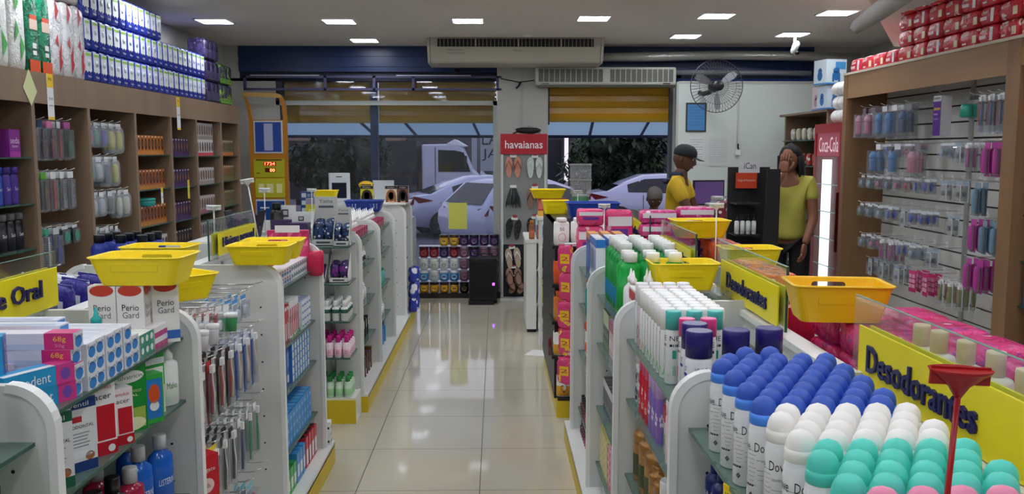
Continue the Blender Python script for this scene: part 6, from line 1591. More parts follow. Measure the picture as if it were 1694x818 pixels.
# ---- AC units
e = link('air_conditioner', None, None, (.2, 9.35, 2.55)); acw = M('#b9b4a6', .45)
prof = [(-.12, .26), (-.18, .24), (-.20, .10), (-.14, .0), (.35, .0), (.38, .1), (.38, .27), (-.1, .27)]
prof = [(.40, .0), (.40, .26), (-.20, .26), (-.215, .16), (-.13, .012), (-.10, 0)]
link('casing', MB().prism(prof, 'x', -.88, .88, acw).mesh('c', .012), e)
slp = MB()
link('vent_recess', MB().add([(-.80, -.216, .235), (.80, -.216, .235), (.80, -.2215, .155), (-.80, -.2215, .155)], [(3, 2, 1, 0)], M('#17171a', .6)).mesh('v'), e)
for i in range(40):
    x = -.775 + i * .0398
    slp.box(x, -.232, .158, x + .007 + (.008 if i % 11 == 9 else 0), -.217, .233, M('#8f8c82', .5) if i % 11 != 9 else acw)
link('vent_louvres', slp.mesh('l'), e)
link('print', MB().text('SPRINGER', (.02, -.218, .118), (1, 0, 0), (0, -.3, 1), .09, .013, M('#3a3a3c')).text('Mega Inverter', (-.62, -.2, .125), (1, 0, 0), (0, 0, 1), .16, .018, M('#45454a')).box(-.70, -.19, .092, -.52, -.188, .096, M('#6a6a6a')).mesh('p'), e)
link('end_cap', MB().prism([(y_ * 1.01, z_) for y_, z_ in prof], 'x', -.905, -.88, M('#c4c0b2', .4)).mesh('e'), e); link('end_cap', MB().prism([(y_ * 1.01, z_) for y_, z_ in prof], 'x', .88, .905, M('#c4c0b2', .4)).mesh('e'), e)
tag(e, 'large cream ceiling air conditioner with dark louvred slot', 'air conditioner')
e = link('air_curtain', None, None, (1.19, 9.62, 2.36))
link('casing', MB().box(-.765, 0, 0, .765, .19, .19, M('#c2c5bd', .4)).mesh('c', .02), e)
for x0, x1 in ((-.735, -.03), (.04, .735)):
    v = MB().box(x0, -.003, .03, x1, .0, .165, M('#55584f', .6))
    n = 12
    for i in range(n + 1): v.box(x0 + (x1 - x0) * i / n - .004, -.008, .03, x0 + (x1 - x0) * i / n + .004, -.002, .165, M('#c2c5bd', .4))
    for j in range(14): v.box(x0, -.0055, .033 + j * .0095, x1, -.0035, .036 + j * .0095, M('#8d9087', .4))
    link('intake_grille', v.mesh('v'), e)
link('print', MB().box(.62, -.004, .008, .70, -.001, .02, M('#2a2a2c')).box(-.70, -.004, .008, -.62, -.001, .014, M('#2a2a2c')).mesh('p'), e)
link('bracket', MB().box(-.72, .06, -.02, .9, .19, 0, M('#77796f', .5)).mesh('b'), e)
tag(e, 'white air curtain with two ribbed grilles above the entrance', 'air curtain')
tag(link('foil_duct', MB().tube([(.95, 9.72, 2.66), (1.6, 9.7, 2.665), (2.4, 9.66, 2.68), (3.2, 9.6, 2.67), (3.9, 9.5, 2.64)], [.042, .05, .047, .05, .05], M('#a9aaa6', .35, .5, bump=.9, bscale=25), 12).mesh('d')), 'silver foil duct running right from the big air conditioner', 'duct')
tag(link('conduit', MB().tube([(1.96, 9.72, 2.50), (2.6, 9.72, 2.50), (3.0, 9.72, 2.50), (3.45, 9.70, 2.49)], .028, M('#7c8088', .4), 10).mesh('d')), 'grey conduit running right from the air curtain', 'pipe')
tag(link('cable', MB().tube([(.05, 9.81, 2.44), (.25, 9.80, 2.40), (.42, 9.80, 2.42)], .006, BLACK).tube([(.27, 9.8, 2.40), (.25, 9.79, 2.36), (.22, 9.79, 2.33)], .012, BLACK).mesh('d')), 'black cable with connector on the pillar under the air conditioner', 'cable')
# camera
e = link('security_camera', None, None, (3.02, 8.98, 2.8)); cw = M('#d6d8d8', .35)
link('mount', MB().tube([(0, 0, 0), (0, 0, -.05), (0, -.02, -.07)], .016, cw, 10).mesh('m'), e)
link('camera_body', MB().lathe([(.03, -.09), (.034, -.08), (.034, .03), (.02, .05)], cw, 14, M=Matrix.Translation((0, -.03, -.1)) @ Matrix.Rotation(-PI / 2 + 2.5, 4, 'X')).mesh('b'), e)
link('lens', MB().lathe([(.02, 0), (.026, .004), (.02, .012)], M('#17181a', .2), 12, M=Matrix.Translation((0, -.083, -.175)) @ Matrix.Rotation(2.5, 4, 'X')).mesh('l'), e)
tag(e, 'small white security camera on the ceiling near the partition', 'security camera')
tag(link('smoke_detector', MB().lathe([(.03, -.02), (.05, -.008), (.05, 0)], PWHITE, 14, c=(.32, 8.95, CEIL)).mesh('s')), 'small round detector on the ceiling above the air conditioner', 'detector')
# ---- wall fan
e = link('wall_fan', None, None, (2.27, 9.12, 2.31)); fb = M('#26272a', .4); wire = M('#4a4c50', .35, .5)
g = MB()
Rf = .27
def pt3(r, a, d): return (r * math.cos(a), d, r * math.sin(a))
for rr, d in ((Rf, 0), (Rf, -.01), (.19, -.065), (.10, -.085)):
    g.tube([pt3(rr, 2 * PI * i / 32, d) for i in range(33)], .0035 if rr == Rf else .002, wire, 5)
link('guard_rings', g.mesh('g'), e)
g = MB()
for i in range(48):
    a = 2 * PI * i / 48
    g.tube([pt3(Rf, a, 0), pt3(.2, a, -.06), pt3(.06, a, -.09)], .0016, wire, 4); g.tube([pt3(Rf, a, 0), pt3(.18, a, .07), pt3(.07, a, .09)], .0016, wire, 4)
link('guard_wires', g.mesh('g'), e)
for k in range(3):
    a0 = 2 * PI * k / 3 + .6
    bl = MB(); P = []
    for i in range(8):
        f = i / 7; r0 = .05 + .19 * f; wdt = .5 * math.sin(PI * (.25 + .62 * f))
        for s in (-1, 1): P.append((r0 * math.cos(a0 + s * wdt * .5), -.0 + s * .02, r0 * math.sin(a0 + s * wdt * .5)))
    vs = P + [(x, y + .004, z) for x, y, z in P]
    fs = []
    for i in range(7): fs += [(2 * i, 2 * i + 1, 2 * i + 3, 2 * i + 2), (16 + 2 * i + 2, 16 + 2 * i + 3, 16 + 2 * i + 1, 16 + 2 * i)]
    bl.add(vs, fs, M('#9a9ca0', .3), True); link('blade', bl.mesh('b'), e)
link('hub', MB().lathe([(.01, -.03), (.045, -.02), (.05, .03), (.06, .05), (.06, .13), (.03, .15)], fb, 18, M=Matrix.Rotation(-PI / 2, 4, 'X')).mesh('h'), e)
link('hub_badge', MB().lathe([(.001, 0), (.055, 0), (.055, .006), (.001, .01)], fb, 20, M=Matrix.Translation((0, -.088, 0)) @ Matrix.Rotation(PI / 2, 4, 'X')).mesh('h'), e)
link('wall_arm', MB().tube([(0, .13, 0), (-.02, .2, -.05), (-.06, .3, -.06), (-.06, .48, -.04)], .025, fb, 10).mesh('a'), e)
tag(e, 'round wall fan with wire guard and grey blades above the partition', 'fan')
# partition notices
YP = YW - .326
def notice(x0, z0, x1, z1, c, label, lines=8, frame=None, lc='#8d9296'):
    b = MB().box(x0, YP - .004, z0, x1, YP, z1, M(c, .4))
    if frame: b.box(x0 - .018, YP - .003, z0 - .018, x1 + .018, YP + .001, z1 + .018, M(frame, .4))
    for i in range(lines):
        zz = z1 - (z1 - z0) * (.1 + .8 * i / lines); b.box(x0 + (x1 - x0) * .1, YP - .0052, zz - .004, x1 - (x1 - x0) * (.1 + .25 * (i % 3 == 2)), YP - .004, zz, M(lc, .5))
    tag(link('notice', b.mesh('n')), label, 'notice')
notice(2.085, 1.87, 2.275, 2.15, '#4c86bd', 'blue framed notice on the white partition', 7, '#3a3f3e', '#3a6ea4')
notice(2.10, 1.50, 2.28, 1.80, '#d7dbda', 'white notice sheet below the blue framed notice', 9)
notice(2.33, 1.48, 2.53, 1.79, '#c9cfcd', 'grey notice sheet right of the other notice sheet', 10, None, '#b3b8b8')
tag(link('conduit', MB().box(2.635, YP - .01, 1.72, 2.655, YP, 2.38, M('#c4c8c5', .4)).box(2.62, YP - .03, 1.60, 2.67, YP, 1.66, PWHITE).tube([(2.645, YP - .02, 1.72), (2.64, YP - .03, 1.69), (2.65, YP - .02, 1.66)], .01, BLACK).mesh('c')), 'thin white conduit and socket on the white partition', 'conduit')
# ================================================================= RIGHT GONDOLA TOPS
pad = film('#e0307f', [('#f4e9f0', .0, .16), ('#c2185e', .55, .68), ('#2f4fae', .72, .76)], 14, wrinkle=.7)
PAD = flatpack('pad_pack', 'pack', .19, .17, .085, pad, 2, [(.30, .15, .62, .5, '#2a4a9c'), (.72, .2, .95, .5, '#f0c83a')], ('ABSORVENTE', .46, .32, .28, .12, '#f1f4f8'))
padpk = film('#ea5f9f', [('#f7eef2', .0, .2), ('#d63a86', .5, .62)], 12, wrinkle=.8)
PD2 = flatpack('pad_pack', 'pack', .21, .13, .075, padpk, 4, [(.05, .42, .95, .78, '#efe6ea')], ex=.35)
PD3 = flatpack('pad_pack', 'pack', .16, .13, .20, film('#e8437f', [('#f5a9c4', 0, .2), ('#c92468', .6, .75)], 16), 6, [(.06, .62, .94, .84, '#efe9ec'), (.2, .38, .8, .55, '#6a3a9a')])
# far side top shelf (x 0.89..1.29) stands at z 1.0
for j, y in enumerate((1.47, 1.675, 1.88, 2.13, 2.335, 2.54)):
    for x in (1.045, 1.225):
        for k in range(2): PAD.put((x, y, 1.0005 + k * .087), RZ + rnd.uniform(-.08, .08) if True else 0, 'magenta pad pack with white swirl in the stack beside the large yellow basket', 'magenta pad stack')
CB = small_bottle('lotion_bottle', 'bottle', .034, .17, '#e9e3d3', '#e8d6ae', None, 'cap', .28, 18, sh=.115, cr=.0185, text=None)
for i, (x, y) in enumerate(((.94, 1.97), (.945, 1.90), (.95, 1.80), (.955, 1.70), (.93, 1.56))):
    CB.put((x + .02, y - .04, 1.087 if False else 1.0), 0, 'white lotion bottle with cream cap behind the largest sign', 'cream capped bottles')
for o in [o for o in C.objects if o.get('group') == 'cream capped bottles']: o.location.z = 1.086; o.location.x += .0
for o in [o for o in list(C.objects) if o.get('group') == 'magenta pad stack' and o.location.y < 1.95 and o.location.x < 1.2 and o.location.z > 1.05]:
    for c_ in list(o.children): bpy.data.objects.remove(c_)
    bpy.data.objects.remove(o)
YBL.put((.955, 2.42, 1.176), (0, 0, -.12), 'large orange yellow basket on the magenta pad packs')
LOW = small_bottle('roll_on_bottle', 'bottle', .02, .075, '#e8e2d2', '#eeeeee', '#d9c07a', 'cap', .4, 12)
for y in (3.30, 3.36, 3.42):
    for x in (.72, .77): LOW.put((x, y, 1.011), 0, 'short bottle under the yellow basket at mid right', 'short bottles under basket')
YBR = basket('plastic_basket', .245, .18, .10, YEL)
YBR.put((.69, 3.22, 1.139), 0, 'yellow basket standing over the white caps on the right gondola')
tag(link('basket_riser', MB().box(.60, 3.12, 1.131, .86, 3.30, 1.138, BLISTER).box(.61, 3.14, 1.011, .62, 3.15, 1.131, BLISTER).box(.84, 3.14, 1.011, .85, 3.15, 1.131, BLISTER).mesh('r')), 'clear riser carrying the basket above the white caps', 'riser')
YBR.put((1.10, 3.78, 1.13), 0, 'yellow basket behind the smaller deodorant sign')
YB.put((1.02, 4.38, 1.215), .05, 'yellow basket in front of the man at the counter', None, 1.1)
# orange packs
orm = film('#e2561e', [('#f2efe9', 0, .12), ('#2c2f86', .58, .66)], 16, wrinkle=.8)
ORP = flatpack('diaper_pack', 'pack', .20, .13, .10, orm, 9, [(.1, .2, .4, .8, '#2f3590'), (.5, .2, .55, .9, '#f0ede8')])
PUP = flatpack('diaper_pack', 'pack', .18, .12, .09, film('#4a3fa0', [('#e9e6f2', 0, .25), ('#c23a6a', .6, .7)], 18, wrinkle=.8), 10)
REDB = carton('wipes_carton', 'carton', .06, .10, .15, '#c4224a', [('FL', .1, .75, .9, .92, '#e8c23a'), ('FL', .3, .1, .5, .65, '#f0d8de')])
for i, y in enumerate((2.75, 2.9, 3.05)):
    REDB.put((.96, y, 1.001), -RZ, 'dark red wipes carton behind the smaller deodorant sign', 'dark red wipes cartons')
for y in (3.20, 3.35, 3.5): 
    for k in range(2): ORP.put((1.03, y, 1.001 + k * .102), RZ, 'orange diaper pack behind the glass dividers', 'orange diaper packs')
for y in (4.0, 4.16, 4.32, 4.48):
    for k in range(2): ORP.put((1.12, y, 1.001 + k * .102), RZ * .95, 'orange diaper pack in the farther stack near the man', 'orange diaper packs far')
for y in (4.64, 4.78):
    for k in range(3): PUP.put((1.02, y - .1 + .06, 1.001 + k * .092), RZ, 'violet and white diaper pack behind the farthest sign', 'violet diaper packs')
# pink stack in front of black gondola
tag(link('stock_stand', MB().box(.34, 7.2, 1.08, .85, 7.5, 1.10, WHITE).box(.36, 7.22, 0, .38, 7.48, 1.08, WHITE).box(.82, 7.22, 0, .84, 7.48, 1.08, WHITE).mesh('s')), 'white stand carrying the coral cartons beyond the black gondola', 'stand')
tag(link('stack_platform', MB().box(.44, 4.87, 1.0, 1.25, 5.25, 1.02, WHITE).box(.46, 4.9, 0, .48, 5.2, 1.0, WHITE).box(1.22, 4.9, 0, 1.24, 5.2, 1.0, WHITE).mesh('p')), 'white platform carrying the pink pad stacks', 'platform')
PD3.put((.535, 5.0, 1.021), 0, 'upright pink pad pack leftmost on the white platform', scale=(.95, 1, 1)); PD3.put((.535, 5.0, 1.021 + .20), (0, 0, 0), 'small pink pad pack lying over the leftmost upright one', scale=(.95, 1, .48))
PD3.put((.695, 4.98, 1.075), .03, 'upright pink pad pack second from the left', scale=(.95, 1, 1.2)); carton('yellow_box', 'carton', .2, .14, .052, '#d8a32c', [('F', .1, .2, .9, .7, '#7a5a3a')]).put((.70, 4.98, 1.021), 0, 'ochre box under the second upright pink pack')
carton('yellow_box', 'carton', .21, .12, .06, '#c9972c', [('F', .1, .2, .9, .7, '#5f4a30')]).put((.92, 4.99, 1.021), 0, 'ochre box under the lying pink pad stack')
for k in range(3): PD2.put((.925, 5.0, 1.082 + k * .077), rnd.uniform(-.05, .05), 'pink pad pack lying in the stack of three with white bands', 'pink lying stack')
for k in range(3): PD2.put((1.14, 5.02, 1.082 - .061 + k * .077), rnd.uniform(-.05, .05), 'pink pad pack lying in the stack behind the farthest glass divider', 'pink stack behind glass')
PD2.put((1.14, 5.02, 1.253), .02, 'topmost pink pad pack of the stack behind the farthest divider')
flag((.60, 4.86, 1.021), .33, M('#e9ebea', .3), 'white price flag holder before the pink upright packs')
flag((.99, 3.92, 1.10), .31, M('#e9ebea', .3), 'white price flag holder beside the seated man')
flag((.56, 1.06, 1.0), .375, M('#b01c24', .25), 'red price flag holder in the right foreground', ry=.05, s=1.15)

# ================================================================= BLACK GONDOLA PRODUCTS
SW = bottle('sunscreen_bottle', 'bottle', dict(r=.046, h=.165, sh=.14, cr=.03, ch=.02, kind='cap', lab=(.12, .6)), '#efefec', '#f2f2ee', '#efefec', 18, .55, text=[('●', .05, .05, 1.0, '#d8512c'), ('50', .10, .02, .6, '#5a4a44')])
SO = bottle('sunscreen_bottle', 'bottle', dict(r=.047, h=.19, sh=.14, cr=.018, ch=.045, kind='cap', lab=(.2, .75)), '#e4561c', '#2f6fc0', '#e4561c', 18, .55, text=[('●', .06, .03, .6, '#f0d8a0'), ('▬', .095, .012, .8, '#23265a'), ('▬', .035, .014, 1.0, '#4a2a7a')])
SB = bottle('sunscreen_bottle', 'bottle', dict(r=.045, h=.19, sh=.15, cr=.035, ch=.035, kind='cap', lab=(.1, .5)), '#d9772c', '#df5a20', '#c98a3a', 18, .55, text=[('▬', .10, .03, 1.1, '#1f2a5a'), ('▬', .03, .03, 1.3, '#5aa083')])
SG = bottle('sunscreen_bottle', 'bottle', dict(r=.046, h=.17, sh=.14, cr=.02, ch=.03, kind='cap', lab=(.05, .5)), '#efeeea', '#d8402c', '#e6a53a', 18, .55, text=[('♥', .05, .05, .9, '#8a2a2a')])
for pr, z, nm in ((SW, 1.0705, 'white sunscreen bottle with orange sun on the top black shelf'), (SO, .8305, 'orange sunscreen bottle with blue cap on the second black shelf'), (SB, .6005, 'amber sunscreen bottle with orange cap on the third black shelf'), (SG, .3855, 'white sunscreen bottle with orange label on the fourth black shelf')):
    for x in (.40, .505, .61, .715):
        for y in (5.335, 5.40): pr.put((x, y, z), 0, nm, nm[:40])
for x in (.42, .53, .64): SG.put((x, 5.36, .1155), 0, 'white sunscreen bottle standing on the black base', 'base sunscreens')
tag(link('small_red_bottles', MB().lathe([(.02, 0), (.02, .1), (.01, .12)], M('#7a1420', .3), 10, c=(.36, 5.7, .3)).mesh('r')), 'small dark red bottle hanging at the black side panel', 'bottle')
# top of black gondola
BT = basket('plastic_basket', .34, .25, .11, M('#1f47ac', .35)); BT.put((.63, 5.75, 1.201), 0, 'blue basket behind the upright pink pad packs')
YBS2 = basket('plastic_basket', .19, .15, .095, YEL); YBS2.put((.42, 6.25, 1.201), 0, 'small yellow basket left of the blue basket')
YBS3 = basket('plastic_basket', .29, .2, .075, YEL); 
PKR = carton('pink_carton', 'carton', .045, .05, .15, '#e0574f', [('F', 0, 0, 1, .3, '#e8b84a'), ('F', .1, .4, .9, .9, '#e88a84')])
for i in range(5): PKR.put((.37 + i * .047, 7.35, 1.101), 0, 'coral carton with yellow foot under the far yellow basket', 'coral cartons')
YBS3.put((.43, 7.35, 1.2525), 0, 'yellow basket on top of the coral cartons')
flag((.585, 6.3, 1.201), .16, M('#e9ebea', .3), 'white price flag holder beside the clear containers')
for k in range(2):
    e_ = Proto('clear_container', 'container', [('tub', MB().rbox(-.10, -.08, 0, .10, .08, .14, .02, CLEARBAG).mesh('t')), ('lid', MB().rbox(-.105, -.085, .14, .105, .085, .155, .02, M('#9a9c98', .4)).mesh('l')), ('contents', MB().pillow(.14, .12, .09, film('#6a5f58', [('#c9c3b8', 0, .3), ('#3a4038', .5, .8)], 40), (0, 0, .05), noise_amp=.2).mesh('c'))])
    e_.put((.70, 7.3, 1.101 + .19 + k * .125), 0, ('lower' if k == 0 else 'upper') + ' clear container with grey lid stacked behind the blue basket', None, (.85, .85, .79))
small_bottle('green_tub', 'tub', .075, .19, '#3d7a4c', '#c9d3c9', '#58a06a', 'cap', .12, 16, cr=.07).put((.70, 7.3, 1.101), 0, 'green tub under the clear containers')
# small white counter items
BTL = small_bottle('water_bottle', 'bottle', .04, .23, '#a9c3d6', '#e6ecf0', '#5f8fc0', 'cap', .1, 14, cr=.018); BTL.put((.40, 8.05, .851), 0, 'clear blue water bottle on the small white counter')
BRN = small_bottle('brown_bottle', 'bottle', .026, .17, '#8a4f2a', '#c9822c', '#b5653a', 'cap', .2, 12)
for i in range(4): BRN.put((.32 + i * .07, 7.90, .851), 0, 'brown bottle with ochre cap at the front of the small white counter', 'brown counter bottles')
WHB = small_bottle('white_bottle', 'bottle', .028, .19, '#dfe6e0', '#3a2f6e', None, 'cap', .15, 12)
for i in range(2): WHB.put((.46 + i * .1, 7.98, .851), 0, 'white bottle behind the brown bottles on the small counter', 'white counter bottles')
BKB = flatpack('black_bag', 'pack', .16, .12, .17, M('#1b1c1f', .3), 12); BKB.put((.47, 8.0, .576), 0, 'black bag on the upper inner shelf of the small counter')
YLB = flatpack('yellow_pack', 'pack', .09, .1, .22, film('#c9c42a', [('#24261f', 0, .3)], 20), 13)
for i in range(2): YLB.put((.43 + i * .1, 8.0, .256), 0, 'yellow and black pack on the lower shelf of the small counter', 'yellow black packs')
carton('white_box', 'carton', .24, .2, .12, '#b9bfc4', [('F', .0, .6, 1, 1, '#d9dcdc')]).put((.50, 7.99, 0.0005), 0, 'pale grey box on the floor under the small counter')
tag(link('paper_sheet', MB().add([(.22, 6.95, .002), (.42, 6.9, .002), (.45, 7.1, .004), (.30, 7.15, .002)], [(0, 1, 2, 3)], M('#e6e6e0', .6)).mesh('p')), 'white paper sheet lying on the floor by the black gondola', 'paper')

# ================================================================= LEFT WALL UNIT CONTENT
def packrow(pr, y0, y1, step, z, x, label, group, rz=RZ, rows=1, h=0, jig=.05):
    y = y0
    while y <= y1 + 1e-6:
        for k in range(rows): pr.put((x + rnd.uniform(-.008, .008), y, z + k * h), rz + rnd.uniform(-jig, jig), label, group)
        y += step
ZT = 2.1005
hb_ = film('#2b3fb4', [('#eef1f4', 0, .36)], 9, wrinkle=.5)
DG = Proto('diaper_pack', 'diaper pack', [('pack', MB().pillow(.105, .17, .205, film('#2438a8', [], wrinkle=.6), (0, 0, .1025), ex=.22, n=16, k=8, noise_amp=.03).mesh('p')),
     ('printed_front', MB().box(-.040, -.0868, .065, .040, -.083, .190, M('#e9eef2', .25)).add([(-.036, -.087, .072), (-.02, -.087, .055), (0, -.087, .07), (.02, -.087, .055), (.036, -.087, .072)], [(0, 1, 2), (2, 3, 4)], M('#e9eef2', .25)).box(-.036, -.088, .165, .036, -.0868, .182, M('#8fc24a', .3)).lathe([(.001, 0), (.02, 0), (.02, .002), (.001, .002)], M('#b9c9d6', .4), 12, M=Matrix.Translation((0, -.087, .12)) @ Matrix.Rotation(PI / 2, 4, 'X')).text('TENA', (0, -.0895, .03), (1, 0, 0), (0, 0, 1), .05, .012, M('#dfe6f2')).mesh('f')),
     ('end_gusset', MB().box(-.0545, -.06, .02, -.051, .06, .19, M('#7fb6dc', .3)).mesh('g'))])
for k in range(3):
    y = 5.88
    while y < 8.2:
        if k == 2 and y > 7.2: break
        DG.put((XF - .10, y, ZT + k * .208), RZ + rnd.uniform(-.04, .04), ['navy and white pack with green band in the bottom row on the left unit', 'navy and white pack with green band in the second row on the left unit', 'navy and white pack with green band in the top row by the ceiling'][k], 'navy white packs row %d' % k)
        y += .113
def packproto(w, h, fm, prints):
    f = MB()
    for p_ in prints: f.box(p_[0] * w - w / 2, -.0868, p_[1] * h, p_[2] * w - w / 2, -.084, p_[3] * h, M(p_[4], .3)) if len(p_) == 5 else f.add([((u - .5) * w, -.088, v * h) for u, v in p_[0]], [tuple(range(len(p_[0])))], M(p_[1], .3))
    return Proto('diaper_pack', 'diaper pack', [('pack', MB().pillow(w, .17, h, fm, (0, 0, h / 2), ex=.25, n=16, k=9, noise_amp=.04).mesh('p')), ('printed_front', f.mesh('f'))])
tri_ = lambda u, v, s, c: ([(u, v), (u + s, v + s * .5), (u, v + s)], c)
WGN = packproto(.17, .50, film('#e8ebe8', [], wrinkle=.9), [tri_(.3, .62, .25, '#3fa04a'), tri_(.62, .82, .2, '#3fa04a'), tri_(.55, .1, .3, '#47b04f'), ([(.2, .3), (.5, .42), (.3, .55)], '#2f9a40')])
GOR = packproto(.13, .48, film('#12805c', [('#0d5c40', .55, .7)], 8, wrinkle=.9), [(.1, 0, .95, .14, '#e0582c'), (.2, .5, .85, .62, '#d9c0ae'), (.25, .62, .8, .67, '#d8482c'), (.4, .28, .7, .34, '#eef0ee'), (.4, .2, .7, .25, '#eef0ee')])
WRD = packproto(.14, .46, film('#dfe0e2', [('#c9cace', .6, .7)], 12, wrinkle=.9), [tri_(.3, .7, .3, '#c42a38'), ([(.2, .45), (.5, .38), (.45, .55)], '#c42a38'), ([(.5, .3), (.75, .45), (.7, .25)], '#c42a38'), tri_(.5, .04, .3, '#c42a38')])
for i, y in enumerate((4.50, 4.68, 4.86, 5.04)): WGN.put((XF - .10, y, ZT), RZ + rnd.uniform(-.06, .06), 'tall white pack with green leaves at the upper left', 'white green tall packs')
for i, y in enumerate((5.20, 5.34)): GOR.put((XF - .10, y, ZT), RZ, 'tall green pack with orange foot, %s of the pair' % ('left' if i == 0 else 'right'))
for i, y in enumerate((5.49, 5.64, 5.78)): WRD.put((XF - .10, y, ZT), RZ, 'tall white pack with red triangles on the left unit', 'white red tall packs')
flatpack('diaper_pack', 'pack', .3, .17, .14, film('#ded6d6', [('#c23a48', 0, .1)], 8, wrinkle=.9), 15).put((XF - .1, 5.66, ZT + .465), RZ, 'white and red pack lying across the tall packs near the ceiling')
DP_ = packproto(.12, .19, film('#2b2547', [('#6f6f8c', 0, .15), ('#3f3566', .5, .65)], 14, wrinkle=.6), [(.1, .1, .9, .5, '#4a4568')])
DP2 = packproto(.12, .19, film('#3a3f52', [('#7fae4a', .6, .8), ('#a6b0b8', 0, .15)], 14, wrinkle=.6), [(.0, .05, 1, .3, '#6fa83c')])
for k in range(3):
    for i in range(3): DP_.put((XF - .10, 8.30 + i * .125, ZT + k * .193), RZ, 'dark violet pack near the far end of the left unit top', 'dark violet packs')
    for i in range(3): DP2.put((XF - .10, 8.70 + i * .125, ZT + k * .193), RZ, 'dark pack with green foot at the far end of the left unit top', 'green footed packs')
for o in [o for o in list(C.objects) if o.get('group') in ('dark violet packs', 'green footed packs') and o.location.z > 2.4 and o.location.y > 8.6]:
    for c_ in list(o.children): bpy.data.objects.remove(c_)
    bpy.data.objects.remove(o)
# price tags on the header
tagcard((XF + .003, 5.32, 2.10), .075, .27, '#f0c71a', 'yellow topped price tag hanging on the header, left one', RZ, [('R$', .12, .5, .07), ('29,90', .55, .7, .07), ('promo', .7, .6, .05)])
tagcard((XF + .003, 7.43, 2.09), .075, .27, '#f0c71a', 'yellow topped price tag hanging on the header, right one', RZ, [('R$', .12, .5, .07), ('34,90', .55, .7, .07)])
tag(link('paper_note', MB().add([(XF + .003, 5.02, 2.0), (XF + .003, 5.10, 1.90), (XF + .003, 5.17, 1.985), (XF + .003, 5.09, 2.11)], [(0, 1, 2, 3)], M('#d6dba4', .6)).mesh('n')), 'pale yellow diamond note taped to the header board', 'note')
# bay 0/1: shampoo bottles
def shp(body, cap, lab=None, r=.036, h=.21, kind='cap', txt='Seda', tc='#eef0f2'): return small_bottle('shampoo_bottle', 'bottle', r, h, body, cap, lab, kind, .18, 12, sy=.65, cr=r * .8 if kind == 'cap' else None, text=[(txt, h * .42, .02, 1.2, tc)])
s1 = shp('#d6c79a', '#c9a55e', '#7a2f86', .032, .2); s2 = shp('#2fa86a', '#1f8f55'); s3 = shp('#2f50b8', '#2646a4'); s4 = shp('#4f3a9a', '#43328c'); s5 = shp('#7a3f24', '#8a4a2c'); s6 = shp('#8f5226', '#a8632f', kind='pump'); s7 = shp('#1a1620', '#6f6f72', '#241c2c')
s8 = carton('shampoo_kit', 'carton', .11, .08, .155, '#8a2f94', [('F', 0, 0, 1, .2, '#a83a9e'), ('t', 'F', 'seda', .5, .6, .8, .22, '#e9d9f0'), ('t', 'F', 'boom', .5, .4, .5, .1, '#e9d9f0')])
for i, y in enumerate((4.44, 4.52, 4.60, 4.68, 4.76, 4.84)): s1.put((-2.74, y, 1.6105), RZ, 'cream bottle with purple label on the upper left shelf', 'cream purple bottles')
s8.put((-2.73, 4.98, 1.6105), RZ, 'purple shampoo kit box at the right end of the upper left shelf')
for i in range(4): s2.put((-2.74, 4.42 + i * .085, 1.3455), RZ, 'green shampoo bottle on the middle left shelf', 'green shampoo bottles')
for i in range(2): s3.put((-2.74, 4.78 + i * .085, 1.3455), RZ, 'blue shampoo bottle on the middle left shelf', 'blue shampoo bottles')
for i in range(2): s4.put((-2.74, 4.95 + i * .08, 1.3455), RZ, 'violet shampoo bottle on the middle left shelf', 'violet shampoo bottles')
for i in range(4): s5.put((-2.74, 4.42 + i * .085, 1.0855), RZ, 'brown shampoo bottle on the lower left shelf', 'brown shampoo bottles')
s6.put((-2.74, 4.79, 1.0855), RZ, 'amber pump bottle among the brown shampoo'); 
for i in range(3): s7.put((-2.74, 4.88 + i * .085, 1.0855), RZ, 'black shampoo bottle with grey cap on the lower left shelf', 'black shampoo bottles')
# hooks bays
LONG = lambda nm, c, hdr, c2: hang_card(nm, 'hair comb', .06, .24, None, lambda b: (b.box(-.008, -.012, -.225, .004, -.006, -.05, M(c, .35)), [b.box(.004, -.011, -.22 + i * .013, .022, -.007, -.214 + i * .013, M(c, .35)) for i in range(11)]), hdr)
BRS = lambda nm, c, hdr: hang_card(nm, 'hair brush', .07, .24, None, lambda b: (b.tube([(0, -.015, -.05), (0, -.015, -.11)], .008, M(c, .35), 8), b.pillow(.05, .022, .11, M(c, .4), (0, -.018, -.17), ex=.8)), hdr, depth=.03)
c1 = BRS('brush_pack', '#4a1f3c', '#24507c'); c2 = BRS('brush_pack', '#7a1f3a', '#e284b4'); c3 = LONG('comb_pack', '#c2202c', '#e9e9ea', 0); c4 = BRS('brush_pack', '#1d5f3a', '#b05a94'); c5 = LONG('comb_pack', '#3a2a22', '#5fae3a', 0); c6 = LONG('comb_pack', '#8a8c92', '#e4e6e8', 0); c7 = LONG('comb_pack', '#e3e8e6', '#3fae86', 0); c8 = BRS('brush_pack', '#2f3c9a', '#c9cdd2'); c9 = hang_card('mirror_pack', 'mirror', .09, .12, '#1d1d22', lambda b: b.lathe([(.03, 0), (.036, .004), (.03, .008)], M('#2fa88c', .3), 14, M=Matrix.Translation((0, -.012, -.07)) @ Matrix.Rotation(PI / 2, 4, 'X')), '#d9dbe0')
def wallhang(spots, z, xh, L, rz, hlabel, hgroup, side=1):
    for y, pr, lab, grp, n in spots:
        hook(L).put((xh, y, z), rz, hlabel, hgroup)
        for i in range(n):
            off = (L - .03 - i * .035) * side
            pr.put((xh + off, y, z - .004), rz + rnd.uniform(-.15, .15), lab, grp)
hl, hg = 'white hook in the comb bay of the left wall unit', 'comb bay hooks'
